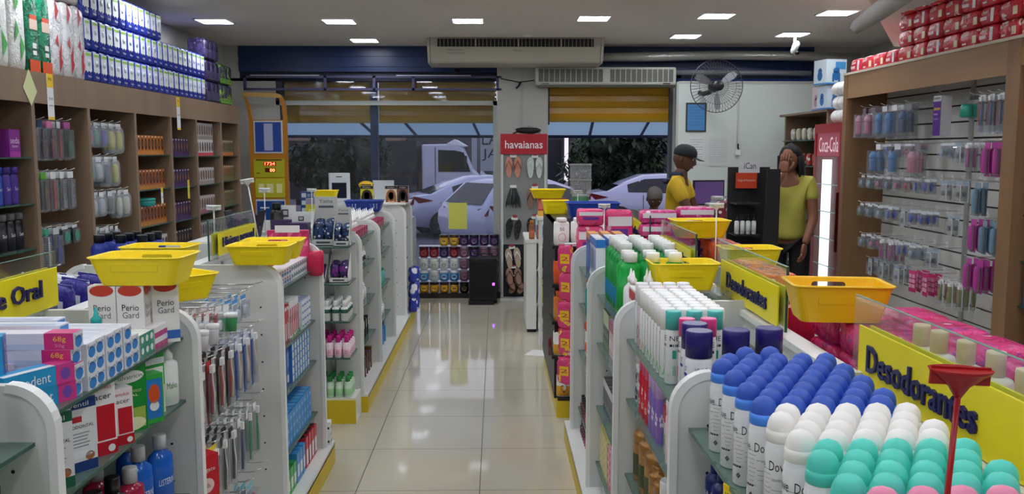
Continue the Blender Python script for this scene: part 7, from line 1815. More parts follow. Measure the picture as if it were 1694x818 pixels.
wallhang([(5.20, c1, 'blue headed brush pack hanging in the comb bay top row', 'blue headed brushes', 4), (5.30, c1, 'blue headed brush pack hanging in the comb bay top row', 'blue headed brushes', 4), (5.41, c2, 'pink headed dark red brush pack in the comb bay top row', 'pink headed brushes', 4), (5.52, c3, 'red comb hanging in the comb bay top row', 'red combs top row', 3), (5.63, c4, 'green brush with violet header in the comb bay', 'green brushes', 2)], 1.83, XB, .32, RZ, hl + ' top row', hg + ' top')
wallhang([(5.20, c5, 'dark comb with green header in the middle comb row', 'dark combs', 4), (5.31, c5, 'dark comb with green header in the middle comb row', 'dark combs', 3), (5.42, c3, 'red comb hanging in the middle comb row', 'red combs middle row', 4), (5.53, c6, 'grey comb hanging in the middle comb row', 'grey combs', 4), (5.64, c6, 'grey comb hanging in the middle comb row', 'grey combs', 4)], 1.52, XB, .32, RZ, hl + ' middle row', hg + ' middle')
wallhang([(5.20, c7, 'white comb with green header in the lower comb row', 'white combs', 4), (5.31, c7, 'white comb with green header in the lower comb row', 'white combs', 4), (5.42, c8, 'blue brush pack in the lower comb row', 'blue brushes', 3), (5.53, c9, 'dark card with turquoise ring in the lower comb row', 'turquoise ring cards', 2), (5.66, c9, 'dark card with turquoise ring in the lower comb row', 'turquoise ring cards', 2)], 1.18, XB, .32, RZ, hl + ' lower row', hg + ' lower')
def sponge(c, c2=None, w=.10, h=.15): return Proto('sponge_pack', 'bath sponge', [('bag', MB().pillow(w, .05, h, CLEARBAG, (0, -.01, -h / 2 - .02), ex=.5, noise_amp=.05).mesh('b')), ('sponge', MB().pillow(w * .75, .035, h * .7, M(c, .7), (0, -.01, -h / 2 - .025), ex=.6, noise_amp=.1).mesh('s')), ('header', MB().box(-w * .3, -.012, -.035, w * .3, -.009, 0, M(c2 or '#e6e8ea', .4)).mesh('h'))])
p1 = sponge('#c46a9a'); p2 = sponge('#2f9a7a'); p3 = sponge('#5a3ab4'); p4 = sponge('#d8c832', h=.19); p5 = sponge('#2fb09a'); p6 = sponge('#c9ccd2'); p7 = sponge('#24305a', h=.19); p8 = sponge('#e2dcc0', h=.18); p9 = sponge('#22252b', h=.14); p10 = sponge('#8fcde0', h=.2); p11 = sponge('#a09a22')
hl, hg = 'white hook in the sponge bay of the left wall unit', 'sponge bay hooks'
wallhang([(5.90, p1, 'pink sponge pack in the sponge bay', 'pink sponges', 2), (6.0, p2, 'green sponge pack in the sponge bay', 'green sponges', 3), (6.12, p3, 'violet sponge pack in the sponge bay', 'violet sponges', 2), (6.24, p4, 'bright yellow sponge pack in the top sponge row', 'yellow sponges top', 2), (6.36, p4, 'bright yellow sponge pack in the top sponge row', 'yellow sponges top', 2)], 1.84, XB, .32, RZ, hl + ' top row', hg + ' a')
wallhang([(5.90, p5, 'turquoise sponge pack in the second sponge row', 'turquoise sponges', 2), (6.02, p6, 'silver sponge pack in the second sponge row', 'silver sponges', 3), (6.14, p7, 'navy sponge pack in the second sponge row', 'navy sponges', 3), (6.28, p4, 'bright yellow sponge pack in the second sponge row', 'yellow sponges second', 3)], 1.61, XB, .32, RZ, hl + ' second row', hg + ' b')
wallhang([(5.92, p6, 'silver sponge pack in the third sponge row', 'silver sponges third', 3), (6.04, p6, 'silver sponge pack in the third sponge row', 'silver sponges third', 3), (6.17, p9, 'black sponge pack in the third sponge row', 'black sponges', 2), (6.32, p8, 'cream sponge pack in the third sponge row', 'cream sponges', 2), (6.44, p8, 'cream sponge pack in the third sponge row', 'cream sponges', 2)], 1.37, XB, .32, RZ, hl + ' third row', hg + ' c')
wallhang([(5.92, p10, 'pale blue sponge pack in the lowest sponge row', 'pale blue sponges', 3), (6.1, p11, 'olive sponge pack in the lowest sponge row', 'olive sponges', 3), (6.25, p11, 'olive sponge pack in the lowest sponge row', 'olive sponges', 3)], 1.12, XB, .32, RZ, hl + ' lowest row', hg + ' d')
# hair dye bays
def dyebox(base, hair, top, w=.062, h=.15): return carton('hair_dye_carton', 'carton', w, .07, h, base, [('F', 0, .0, 1, .2, top), ('o', 'F', .5, .55, .34, .3, hair), ('o', 'F', .5, .56, .17, .17, '#c99a7c'), ('F', .3, .9, .7, .96, '#f0e6dc'), ('R', .0, 0, 1, .2, top)])
d_o = dyebox('#c9762a', '#2a1812', '#d98a3a'); d_o2 = dyebox('#b5622a', '#3a2016', '#c9843a'); d_p = dyebox('#3a1f56', '#6a4a3a', '#4a2a66'); d_w = dyebox('#e0dcd8', '#3a2a28', '#e0405a'); d_w2 = dyebox('#cfcac4', '#5a4038', '#a89a94'); d_g = dyebox('#8f8a5a', '#4a3a24', '#e0743a'); d_g2 = dyebox('#8a845c', '#5f4a2c', '#7a7450'); d_w3 = dyebox('#c9b9b4', '#4a2f2c', '#b56a72')
def dyes(bay, zs_, kinds):
    y0, y1 = LU[bay] + .06, LU[bay + 1] - .055
    for z, (pr, lab) in zip(zs_, kinds):
        y = y0
        while y < y1: pr.put((-2.745, y, z + .0005), RZ, lab, lab); y += .066
dyes(4, LSH[4][:3], [(d_o, 'orange hair dye carton on the top dye shelf'), (d_o2, 'brown orange hair dye carton on the middle dye shelf'), (d_o2, 'brown orange hair dye carton on the lower dye shelf')])
dyes(5, LSH[5][:3], [(d_p, 'dark purple hair dye carton on the top shelf'), (d_p, 'dark purple hair dye carton on the middle shelf'), (d_p, 'dark purple hair dye carton on the lower shelf')])
dyes(6, LSH[6][:3], [(d_w, 'white hair dye carton with coral foot on the top shelf'), (d_w2, 'pale hair dye carton with grey foot on the middle shelf'), (d_w3, 'rosy hair dye carton on the lower shelf')])
dyes(7, LSH[7][:3], [(d_g, 'olive hair dye carton with orange foot on the top shelf'), (d_g2, 'olive hair dye carton on the middle shelf'), (d_g2, 'olive hair dye carton on the lower shelf')])
y = LU[6] + .06
while y < LU[7] - .055: d_w2.put((-2.745, y, LSH[6][0] + .151), RZ, 'pale hair dye carton stacked as the upper layer of the top shelf', 'upper layer pale dye'); y += .066
for bay, c in ((4, '#d9dad8'), (5, '#2b2b30'), (6, '#a9a6a4'), (7, '#4a4a48')):
    pr = dyebox(c, '#3a2a24', '#8f8a86'); y = LU[bay] + .06
    while y < LU[bay + 1] - .055: pr.put((-2.745, y, LSH[bay][3] + .0005), RZ, 'hair dye carton on the lowest visible shelf, bay %s' % ['next to the sponges', 'second of the dye', 'third of the dye', 'at the far end'][bay - 4], 'lowest dye cartons %d' % bay); y += .066
TUB = small_bottle('teal_bowl', 'bowl', .09, .06, '#1f8f86', '#2aa79c', None, 'cap', .3, 16, cr=.09); TUB.put((-2.74, 6.85, 1.2205), 0, 'teal bowl on top of the lower dye cartons')
tagcard((XF + .02, 6.95, 1.36), .04, .13, '#f0c71a', 'small tilted price tag at the orange dye bay', RZ, [('9,90', .6, .7, .12)])
tagcard((XF + .02, 7.55, 1.40), .045, .16, '#e8d23a', 'yellow price tag at the purple dye bay', RZ, [('12,90', .6, .7, .1)], back='#e3d648')

# ================================================================= RIGHT WALL UNIT CONTENT
rdm = film('#c81f30', [('#f2ecec', 0, .05), ('#e8c9c0', .66, .69)], 7, wrinkle=.6)
RD = Proto('wipes_pack', 'wipes pack', [('pack', MB().pillow(.20, .13, .105, rdm, (0, 0, .0525), ex=.3, n=14, k=8, noise_amp=.05).mesh('p')), ('printed_front', MB().text('HUGGIES', (-.03, -.067, .078), (1, 0, .15), (0, 0, 1), .085, .022, M('#f4f0f0')).box(.045, -.0665, .02, .085, -.063, .065, M('#e2d3b0', .4)).box(-.06, -.0665, .02, -.02, -.063, .03, M('#e8e0e0', .4)).mesh('f'))])
RD2 = Proto('wipes_pack', 'wipes pack', [('pack', MB().pillow(.20, .13, .105, film('#c21c34', [('#f2eef0', 0, .10), ('#8f9fc9', .68, .7)], 6, wrinkle=.6), (0, 0, .0525), ex=.3, n=14, k=8, noise_amp=.05).mesh('p')), ('printed_front', MB().box(.03, -.0665, .015, .06, -.063, .09, M('#e9e4ea', .4)).box(-.08, -.0665, .03, -.01, -.063, .05, M('#e9c9cf', .4)).text('clean', (-.03, -.067, .075), (1, 0, .1), (0, 0, 1), .07, .02, M('#f4f0f0')).mesh('f'))])
y = 6.98; i = 0
while y > 4.4:
    n = 1 if y > 6.2 else (4 if y > 5.2 else 4)
    for k in range(n):
        (RD if (i + k // 2) % 3 else RD2).put((2.90 - .0, y, 2.2625 + k * .107), -RZ + rnd.uniform(-.05, .05), 'red wipes pack with white lettering stacked on the right unit' if (i + k // 2) % 3 else 'red wipes pack with a white stripe stacked on the right unit', 'red lettered packs' if (i + k // 2) % 3 else 'red striped packs')
    y -= .207; i += 1
XS = 3.12
def rh(spots, z, L, nm):
    for y, pr, lab, n in spots:
        hook(L).put((XS, y, z), -RZ, 'white wire hook in the %s of the baby goods wall' % nm, 'baby wall hooks ' + nm)
        for i in range(n): pr.put((XS - (L - .03 - i * .045), y, z - .004), -RZ + rnd.uniform(-.15, .15), lab, lab)
def bb(c, cap='#e9ecef'):
    def f(b): b.lathe([(.028, -.20), (.03, -.195), (.026, -.16), (.03, -.12), (.028, -.11)], M(c, .2), 12, c=(0, -.035, 0)); b.lathe([(.029, -.11), (.031, -.10), (.03, -.08), (.014, -.055)], M(cap, .3), 12, c=(0, -.035, 0))
    return f
BBP = hang_card('baby_bottle_pack', 'baby bottle', .085, .24, None, bb('#d98aa6', '#e8a9bf'), '#8f8590', depth=.07); BBB = hang_card('baby_bottle_pack', 'baby bottle', .085, .24, None, bb('#5f8fc9', '#5fa0e0'), '#eceff2', depth=.07); BBD = hang_card('baby_bottle_pack', 'baby bottle', .085, .24, None, bb('#3f5f86', '#3a6ea8'), '#8a8d92', depth=.07)
AV = Proto('feeding_kit', 'box', [('box', carton_mb(.10, .07, .26, '#5b2f90', [('F', 0, .86, 1, 1, '#d9dade'), ('t', 'F', 'AVENT', .5, .93, .75, .05, '#2a2a34'), ('F', .1, .64, .9, .7, '#c9a94a'), ('F', .1, .52, .6, .56, '#b9a9d6'), ('F', .1, .40, .7, .44, '#8f78c0'), ('R', 0, 0, 1, 1, '#e3e3e8'), ('L', 0, 0, 1, 1, '#e3e3e8'), ('o', 'L', .5, .7, .2, .08, '#5b2f90'), ('o', 'L', .5, .4, .2, .08, '#8a7ab0')]).mesh('b'))])
GRC = hang_card('sippy_cup_pack', 'sippy cup', .09, .14, None, lambda b: b.lathe([(.03, -.13), (.04, -.12), (.038, -.07), (.03, -.05)], M('#2f9a86', .3), 14, c=(0, -.04, 0)), '#26302c', clear=False)
TBK = hang_card('kids_toothbrush', 'toothbrush', .05, .23, None, bf_tb('#c4222c', '#4a90d0', n=2, L=.17), '#dfe6ec'); TBY = hang_card('kids_toothbrush', 'toothbrush', .05, .23, '#2f4d7a', bf_tb('#e3d23a', '#d0303a', n=2, L=.17), '#c22a34')
SPN = hang_card('spoon_pack', 'spoon', .05, .18, None, bf_tb('#b8439a', '#c8489a', n=2, L=.14), '#e6e8ec'); NIP = hang_card('pacifier_pack', 'pacifier', .075, .10, None, lambda b: b.lathe([(.012, 0), (.026, .006), (.012, .016)], M('#9ab4c9', .3), 12, M=Matrix.Translation((0, -.01, -.06)) @ Matrix.Rotation(PI / 2, 4, 'X')), '#e3e8ec', depth=.03)
NIPP = hang_card('pacifier_pack', 'pacifier', .075, .10, None, lambda b: b.lathe([(.012, 0), (.026, .006), (.012, .016)], M('#e07aa6', .3), 12, M=Matrix.Translation((0, -.01, -.06)) @ Matrix.Rotation(PI / 2, 4, 'X')), '#e9dfe6', depth=.03); NIPR = hang_card('pacifier_pack', 'pacifier', .075, .10, None, lambda b: b.lathe([(.012, 0), (.026, .006), (.012, .016)], M('#c4224a', .3), 12, M=Matrix.Translation((0, -.01, -.06)) @ Matrix.Rotation(PI / 2, 4, 'X')), '#e9dfe6', depth=.03)
NIPB = hang_card('pacifier_pack', 'pacifier', .075, .10, None, lambda b: b.lathe([(.012, 0), (.03, .006), (.012, .016)], M('#2f55c8', .3), 12, M=Matrix.Translation((0, -.01, -.055)) @ Matrix.Rotation(PI / 2, 4, 'X')), '#dfe6ee', depth=.03)
GRYC = hang_card('care_card', 'care card', .07, .13, '#dfe2e4', lambda b: b.pillow(.03, .015, .03, M('#8a929a', .4), (0, -.01, -.08)), '#9fb4c9', depth=.02); MAGC = hang_card('care_card', 'care card', .09, .15, '#c2256e', lambda b: [b.box(-.035 + (i % 2) * .04, -.006, -.12 + (i // 2) * .035, -.005 + (i % 2) * .04, 0, -.095 + (i // 2) * .035, M('#e6a9c4', .4)) for i in range(6)], '#d8307a', clear=False)
MGB = hang_card('case_pack', 'case', .06, .20, '#b8309a', lambda b: b.pillow(.04, .03, .15, M('#b8449c', .3), (0, -.015, -.11), ex=.5), '#c24aa6'); BLB2 = hang_card('case_pack', 'case', .06, .20, '#5f7f96', lambda b: b.pillow(.04, .03, .15, M('#6f93aa', .3), (0, -.015, -.11), ex=.5), '#8aa4b4'); ORG = hang_card('spoon_pack', 'spoon', .045, .17, '#d9dcd6', bf_tb('#e2622c', '#5faa3c', n=2, L=.13), '#e6e8e6')
rh([(6.88, BBP, 'pink baby bottle in grey pack, top row', 2), (6.72, BBP, 'pink baby bottle in grey pack, top row', 2), (6.52, BBB, 'light blue baby bottle pack, top row', 2), (6.36, BBB, 'light blue baby bottle pack, top row', 3), (6.14, BBD, 'dark blue baby bottle in grey pack, top row', 2), (5.3, GRC, 'green sippy cup hanging beside the toothbrushes', 2), (5.20, TBK, 'red and blue kids toothbrush pack, top row', 3), (5.10, TBK, 'red and blue kids toothbrush pack, top row', 3), (5.0, TBK, 'red and blue kids toothbrush pack, top row', 3), (4.90, TBY, 'yellow and red kids toothbrush pack by the post', 3)], 1.98, .27, 'top row')
hook(.22).put((XS, 5.77, 2.02), -RZ, 'white wire hook carrying the purple feeding kit'); AV.put((XS - .19, 5.77, 1.745), -RZ, 'purple and white feeding kit box hanging in the baby goods wall')
rh([(6.60, BBB, 'light blue baby bottle pack, second row', 2), (6.42, NIPB, 'blue pacifier pack, second row', 3), (6.28, BBB, 'light blue baby bottle pack, second row', 1), (6.12, NIPR, 'red pacifier pack, second row', 2), (5.98, BBP, 'pink baby bottle in grey pack, second row', 2), (5.62, NIP, 'grey pacifier pack, second row', 3), (5.45, GRYC, 'grey care card, second row', 3), (5.32, SPN, 'magenta spoon pack, second row', 3), (5.12, MGB, 'magenta case pack, second row', 3), (5.0, MGB, 'magenta case pack, second row', 3), (4.9, BLB2, 'blue grey case pack by the post, second row', 3)], 1.70, .27, 'second row')
rh([(6.85, NIP, 'grey pacifier pack, third row', 3), (6.70, NIP, 'grey pacifier pack, third row', 3), (6.55, NIPP, 'pink pacifier pack, third row', 3), (6.40, NIP, 'grey pacifier pack, third row', 3), (6.25, NIPP, 'pink pacifier pack, third row', 2), (6.10, NIPR, 'red pacifier pack, third row', 2), (5.95, NIPB, 'blue pacifier pack, third row', 2), (5.82, NIPB, 'blue pacifier pack, third row', 2), (5.60, GRYC, 'grey care card, third row', 2), (5.42, GRYC, 'grey care card, third row', 2), (5.2, BLB2, 'blue grey case pack, third row', 2)], 1.46, .27, 'third row')
rh([(6.85, NIP, 'grey pacifier pack, fourth row', 3), (6.70, NIP, 'grey pacifier pack, fourth row', 3), (6.52, NIP, 'grey pacifier pack, fourth row', 3), (6.35, NIPB, 'blue pacifier pack, fourth row', 2), (6.15, GRYC, 'grey care card, fourth row', 2), (6.0, NIPB, 'blue pacifier pack, fourth row', 3), (5.85, NIPB, 'blue pacifier pack, fourth row', 3), (5.5, GRYC, 'grey care card, fourth row', 2), (5.22, MGB, 'magenta case pack, fourth row', 3), (5.10, BLB2, 'blue grey case pack, fourth row', 3), (4.98, BLB2, 'blue grey case pack, fourth row', 3)], 1.24, .27, 'fourth row')
rh([(6.80, NIP, 'grey pacifier pack, fifth row', 3), (6.62, NIPP, 'pink pacifier pack, fifth row', 2), (6.45, SPN, 'magenta spoon pack, fifth row', 3), (6.30, SPN, 'magenta spoon pack, fifth row', 3), (6.15, NIPB, 'blue pacifier pack, fifth row', 3), (5.98, NIP, 'grey pacifier pack, fifth row', 3), (5.75, GRYC, 'grey care card, fifth row', 2), (5.25, MGB, 'magenta case pack, fifth row', 3), (5.13, MGB, 'magenta case pack, fifth row', 3)], 1.0, .27, 'fifth row')
rh([(6.7, GRYC, 'grey care card, sixth row', 3), (6.5, GRYC, 'grey care card, sixth row', 3), (6.25, GRYC, 'grey care card, sixth row', 3), (6.0, MAGC, 'magenta care card, sixth row', 3), (5.82, MAGC, 'magenta care card, sixth row', 3), (5.6, ORG, 'orange and green spoon pack, sixth row', 3), (5.48, ORG, 'orange and green spoon pack, sixth row', 3), (5.36, ORG, 'orange and green spoon pack, sixth row', 3)], .82, .25, 'sixth row')
# shelves at the right edge
small_bottle('soap_bottle', 'bottle', .045, .2, '#d9482a', '#e0a02c', '#e8602c', 'cap', .2, 14, sy=.6).put((2.90, 4.62, 1.8005), -RZ, 'orange bottle at the right edge shelf')
BL2 = small_bottle('bleach_bottle', 'bottle', .045, .19, '#2a6fb4', '#1f4fb0', '#3f8fc9', 'cap', .2, 14, sy=.6); BL2.put((2.90, 4.60, 1.5455), -RZ, 'blue bottle at the right edge shelf')
for i, y in enumerate((4.63, 4.56)): GRYC.put((2.88, y, 1.435), -RZ, 'small grey care card standing on the right edge shelf', 'edge care cards')
SDB = carton('soap_carton', 'carton', .10, .08, .055, '#1f4f9e', [('FL', .1, .1, .9, .9, '#2a62b8'), ('o', 'FL', .5, .5, .38, .4, '#dfe6ee'), ('t', 'FL', 'BABY', .5, .5, .5, .3, '#1f4f9e')])
for k in range(3): SDB.put((2.90, 4.60, .8005 + k * .056), -RZ, 'blue soap carton stacked low at the right edge', 'edge blue cartons')
small_bottle('wipes_tub', 'tub', .06, .12, '#c9d3dc', '#dfe5ea', '#3f6fae', 'cap', .2, 16, cr=.058).put((2.92, 4.6, .969), 0, 'round blue and white tub on the blue soap cartons')
pouch('foil_pack', 'pack', .12, .04, .05, M('#b9bcc0', .25, .6)).put((2.88, 4.6, 1.0505), -RZ, 'silver foil pack on the right edge shelf')

# ================================================================= FRIDGE, BOXES, TOILET PAPER
e = link('drinks_fridge', None, None, (2.85, 7.55, 0)); rd = M('#9c1826', .35)
link('cabinet', MB().box(.02, -.31, 0, .50, .31, 1.88, rd).box(.0, -.31, 0, .03, -.27, 1.88, rd).box(.0, .27, 0, .03, .31, 1.88, rd).box(0, -.27, 1.80, .03, .27, 1.88, rd).box(0, -.27, 0, .03, .27, .35, rd).mesh('c'), e)
link('header_sign', MB().box(.012, -.27, 1.60, .022, .27, 1.80, M('#8a3a48', .3, emit=.25)).text('Coca-Cola', (.010, 0, 1.70), (0, -1, 0), (0, 0, 1), .44, .13, M('#d9c4c8', .3, emit=.3)).mesh('h'), e)
link('lit_interior', MB().box(.021, -.27, .35, .026, .27, 1.60, M('#9aa8b8', .4, emit=.9)).mesh('i'), e)  # panel glows by itself, standing in for the lamp light inside the fridge
link('light_tube', MB().box(.012, -.07, .38, .02, .13, 1.57, M('#e6edf8', .4, emit=1.3)).mesh('t'), e)
link('glass_door', MB().box(.0, -.268, .352, .006, .268, 1.598, PANE).mesh('g'), e)
r = random.Random(9)
for k in range(5):
    z = .42 + k * .235
    link('wire_shelf', MB().box(.008, -.26, z - .008, .03, .26, z, M('#c9ced6', .3)).mesh('s'), e)
    for q in range(7):
        if abs(-.23 + q * .076 - .03) < .06: continue
        cc = ['#27458c', '#c9d3e0', '#7a1f33', '#8fa9c9', '#3a6a4a'][r.randrange(5)]
        link('drink_bottle', MB().lathe([(.028, 0), (.03, .01), (.03, .10), (.012, .15), (.012, .175)], M(cc, .2), 8, c=(.0385, -.23 + q * .076, z), sx=.5).mesh('b'), e)
link('handle', MB().box(-.02, -.295, .8, .0, -.28, 1.3, M('#5a0f18', .4)).mesh('h'), e)
tag(e, 'tall red drinks fridge with lit glass door beside the right unit', 'fridge')
def tp(loc, label, rz=0): TPR.put(loc, rz, label, 'toilet rolls on the fridge')
b = MB().lathe([(.02, 0), (.055, 0), (.058, .01), (.058, .095), (.055, .105), (.02, .105)], M('#dfe1de', .7), 18, M=Matrix.Translation((0, .05, .058)) @ Matrix.Rotation(PI / 2, 4, 'X'), cap=False).lathe([(.02, 0), (.02, .105)], M('#8a8378', .8), 12, M=Matrix.Translation((0, .05, .058)) @ Matrix.Rotation(PI / 2, 4, 'X'), cap=False)
TPR = Proto('toilet_roll', 'toilet roll', [('roll', b.mesh('r'))])
for k in range(3):
    for i in range(3 - (k == 2)):
        for y in (7.35, 7.46, 7.57): tp((2.95 + i * .118 + (k % 2) * .01, y, 1.881 + k * .117), 'white toilet roll in the stack on the red fridge')
def lamb(w, d, h, base, c): return carton('nebulizer_box', 'box', w, d, h, base, [('FL', 0, 0, 1, .06, '#3f86c4'), ('F', .45, .6, .95, .9, '#4a96cf'), ('o', 'FL', .5, .55, .16, .12, c), ('o', 'FL', .5, .35, .2, .2, c), ('F', .3, .1, .4, .3, c), ('F', .6, .1, .7, .3, c)])
lamb(.20, .2, .22, '#c9d8df', '#2f6ea8').put((3.02, 8.0, 2.24), .2, 'pale blue boxed appliance topmost above the fridge')
lamb(.14, .2, .215, '#d3c3c9', '#b98a9a').put((3.05, 8.22, 2.021), 0, 'pink boxed appliance left in the row under the topmost box'); lamb(.14, .2, .215, '#d3c3c9', '#b98a9a').put((3.205, 8.22, 2.021), 0, 'pink boxed appliance beside the left one'); lamb(.14, .2, .215, '#c9d8e4', '#3f7ec0').put((3.03, 8.02, 2.021), .1, 'blue boxed appliance directly under the topmost box')
# small goods on the brown unit
sg = [('#c9402c', 1.2505), ('#c9c2b0', 1.7505), ('#b03a3a', 1.5005), ('#3f6fb8', 1.0005), ('#9a8f9a', .7505), ('#4a9a3a', .5005)]
for j, (c, z) in enumerate(sg):
    pr = pouch('small_pack', 'pack', .08, .04, .12, film(c, [('#e9e6e2', 0, .3)], 20), seed=j)
    for i in range(7): pr.put((3.06, 8.08 + i * .16, z), -RZ, 'small pack on the %s shelf of the brown unit by the fridge' % ['middle', 'highest', 'second', 'fourth', 'fifth', 'lowest'][j], 'brown unit packs %d' % j)
# ================================================================= COUNTER AREA
tag(link('checkout_counter', MB().box(1.78, 7.1, 0, 1.82, 8.7, 1.0, WHITE).box(1.74, 7.05, 1.0, 2.22, 8.75, 1.03, WHITE).box(2.18, 7.1, 0, 2.2, 8.7, 1.0, WHITE).box(1.82, 7.1, .05, 2.18, 7.12, 1.0, WHITE).mesh('c')), 'white checkout counter between the man and the partition', 'counter')
e = link('monitor', None, None, (2.02, 8.3, 1.03))
link('bezel', MB().box(-.155, 0, .10, .155, .03, .34, BLACK).mesh('b', .004), e); link('screen', MB().box(-.142, -.002, .115, .142, 0, .325, M('#4a3560', .3, emit=.25)).mesh('s'), e)
link('stand', MB().tube([(0, .03, .2), (0, .05, .01)], .02, BLACK).box(-.1, -.03, 0, .1, .13, .012, BLACK).mesh('s'), e); e.rotation_euler = (0, 0, .15)
tag(e, 'black monitor with violet screen on the checkout counter', 'monitor')
r = random.Random(21)
candy = ['#c9482f', '#b8b4ac', '#5a3f2a', '#8f2f46', '#d8c9b9', '#5b6b7a']
for i, (x, y, s) in enumerate(((1.86, 7.6, 1.0), (1.98, 7.5, 1.1), (2.1, 7.62, 1.25), (1.97, 7.78, 1.3), (2.12, 7.3, 1.0))):
    Proto('sweets_jar', 'sweets jar', [('jar', MB().lathe([(.045, 0), (.055, .02), (.055, .11), (.04, .14)], CLEARBAG, 14).mesh('j')), ('sweets', MB().pillow(.085, .085, .1, film(candy[i], [(candy[(i + 2) % 6], 0, .35), ('#e9e6e0', .6, .75)], 45), (0, 0, .055), ex=.7, noise_amp=.2).mesh('s')), ('lid', MB().lathe([(.045, .14), (.045, .16), (.04, .165)], M('#b9bcbb', .3, .6), 14).mesh('l'))]).put((x, y, 1.0305), 0, 'clear jar of sweets on the checkout counter, ' + ['nearest the man', 'second from the man', 'in the middle', 'behind the others', 'beside the black display'][i], None, s)
for i, (x, y, z, c) in enumerate(((2.14, 7.85, 1.03, '#b8402c'), (2.16, 8.05, 1.03, '#8a9099'), (1.90, 7.3, 1.03, '#7a2f3c'))):
    pouch('snack_pack', 'snack pack', .14, .09, .2, film(c, [('#e6e0dc', 0, .3), ('#5f3440', .6, .8)], 22), seed=i).put((x, y, z + .0005), .3 * i, ['red snack pack standing behind the sweets jars', 'grey snack pack before the monitor', 'dark red snack pack near the hands of the person in the cap'][i])
# black product display with orange sign
e = link('product_display', None, None, (1.83, 6.3, 0)); dk = M('#232326', .45)
link('side_panel', MB().prism([(.02, .75), (.14, .75), (.14, 1.52), (.05, 1.52)], 'y', -.24, -.225, dk).mesh('p'), e)
link('side_wave', MB().prism([(-.03, .60), (.14, .52), (.14, .83), (.08, .86), (.02, .93), (-.02, .945)], 'y', -.2405, -.224, M('#c9431f', .4)).prism([(-.03, .60), (.14, .5), (.14, .79), (.08, .82), (.02, .90), (-.025, .915)], 'y', -.2415, -.223, M('#d6dade', .4)).mesh('w'), e)
link('back_panel', MB().box(-.16, .0, 0, .14, .02, 1.53, dk).box(-.17, -.22, 0, .14, .0, .62, M('#c9ccd0', .4)).mesh('b'), e)
for z in (.84, 1.06, 1.28): link('shelf', MB().box(-.15, -.2, z - .01, .02, 0, z, dk).mesh('s'), e)
link('orange_sign', MB().box(-.12, -.06, 1.38, .03, -.05, 1.49, M('#cf4526', .4)).text('Cargas & Acessórios', (-.045, -.062, 1.435), (1, 0, 0), (0, 0, 1), .125, .022, M('#f0dcd4')).mesh('o'), e)
link('white_card', MB().box(-.10, -.05, 1.49, .05, -.045, 1.585, M('#d5d9dc', .5)).text('iCan', (-.02, -.0515, 1.54), (1, 0, 0), (0, 0, 1), .085, .045, M('#24252b')).mesh('o'), e)
tag(e, 'black product display with orange sign and iCan card'.replace('iCan ', 'white '), 'display stand')
PWB_ = bottle('pump_bottle', 'bottle', dict(r=.017, h=.14, sh=.09, cr=.008, ch=.045, kind='pump', lab=(.2, .7)), '#d6dbd8', '#17181a', '#c9cfc9', 10)
for z, nm in ((1.0605, 'middle'), (.8405, 'lower')):
    for i in range(4): PWB_.put((1.70 + i * .04, 6.15, z), 0, 'small white bottle with black pump on the %s shelf of the black display' % nm, nm + ' display bottles')

# ================================================================= PEOPLE
def skin(J, Ed, sub=2):
    """J name -> (x,y,z,rx,ry) ; edges by name; returns mesh"""
    names_ = list(J); me = bpy.data.meshes.new('s')
    me.from_pydata([J[k][:3] for k in names_], [(names_.index(a), names_.index(b)) for a, b in Ed], [])
    o = bpy.data.objects.new('s', me); C.objects.link(o)
    md = o.modifiers.new('k', 'SKIN'); md.use_smooth_shade = True
    for i, k in enumerate(names_):
        v = me.skin_vertices[0].data[i]; q = J[k][3:]; v.radius = (q[0], q[1] if len(q) > 1 else q[0]); v.use_root = (i == 0)
    sm = o.modifiers.new('u', 'SUBSURF'); sm.levels = sub
    dg = bpy.context.evaluated_depsgraph_get(); dg.update()
    r_ = bpy.data.meshes.new_from_object(o.evaluated_get(dg)); bpy.data.objects.remove(o)
    return r_
def addmesh(b, me, m):
    b.add([v.co for v in me.vertices], [tuple(p_.vertices) for p_ in me.polygons], m, True)
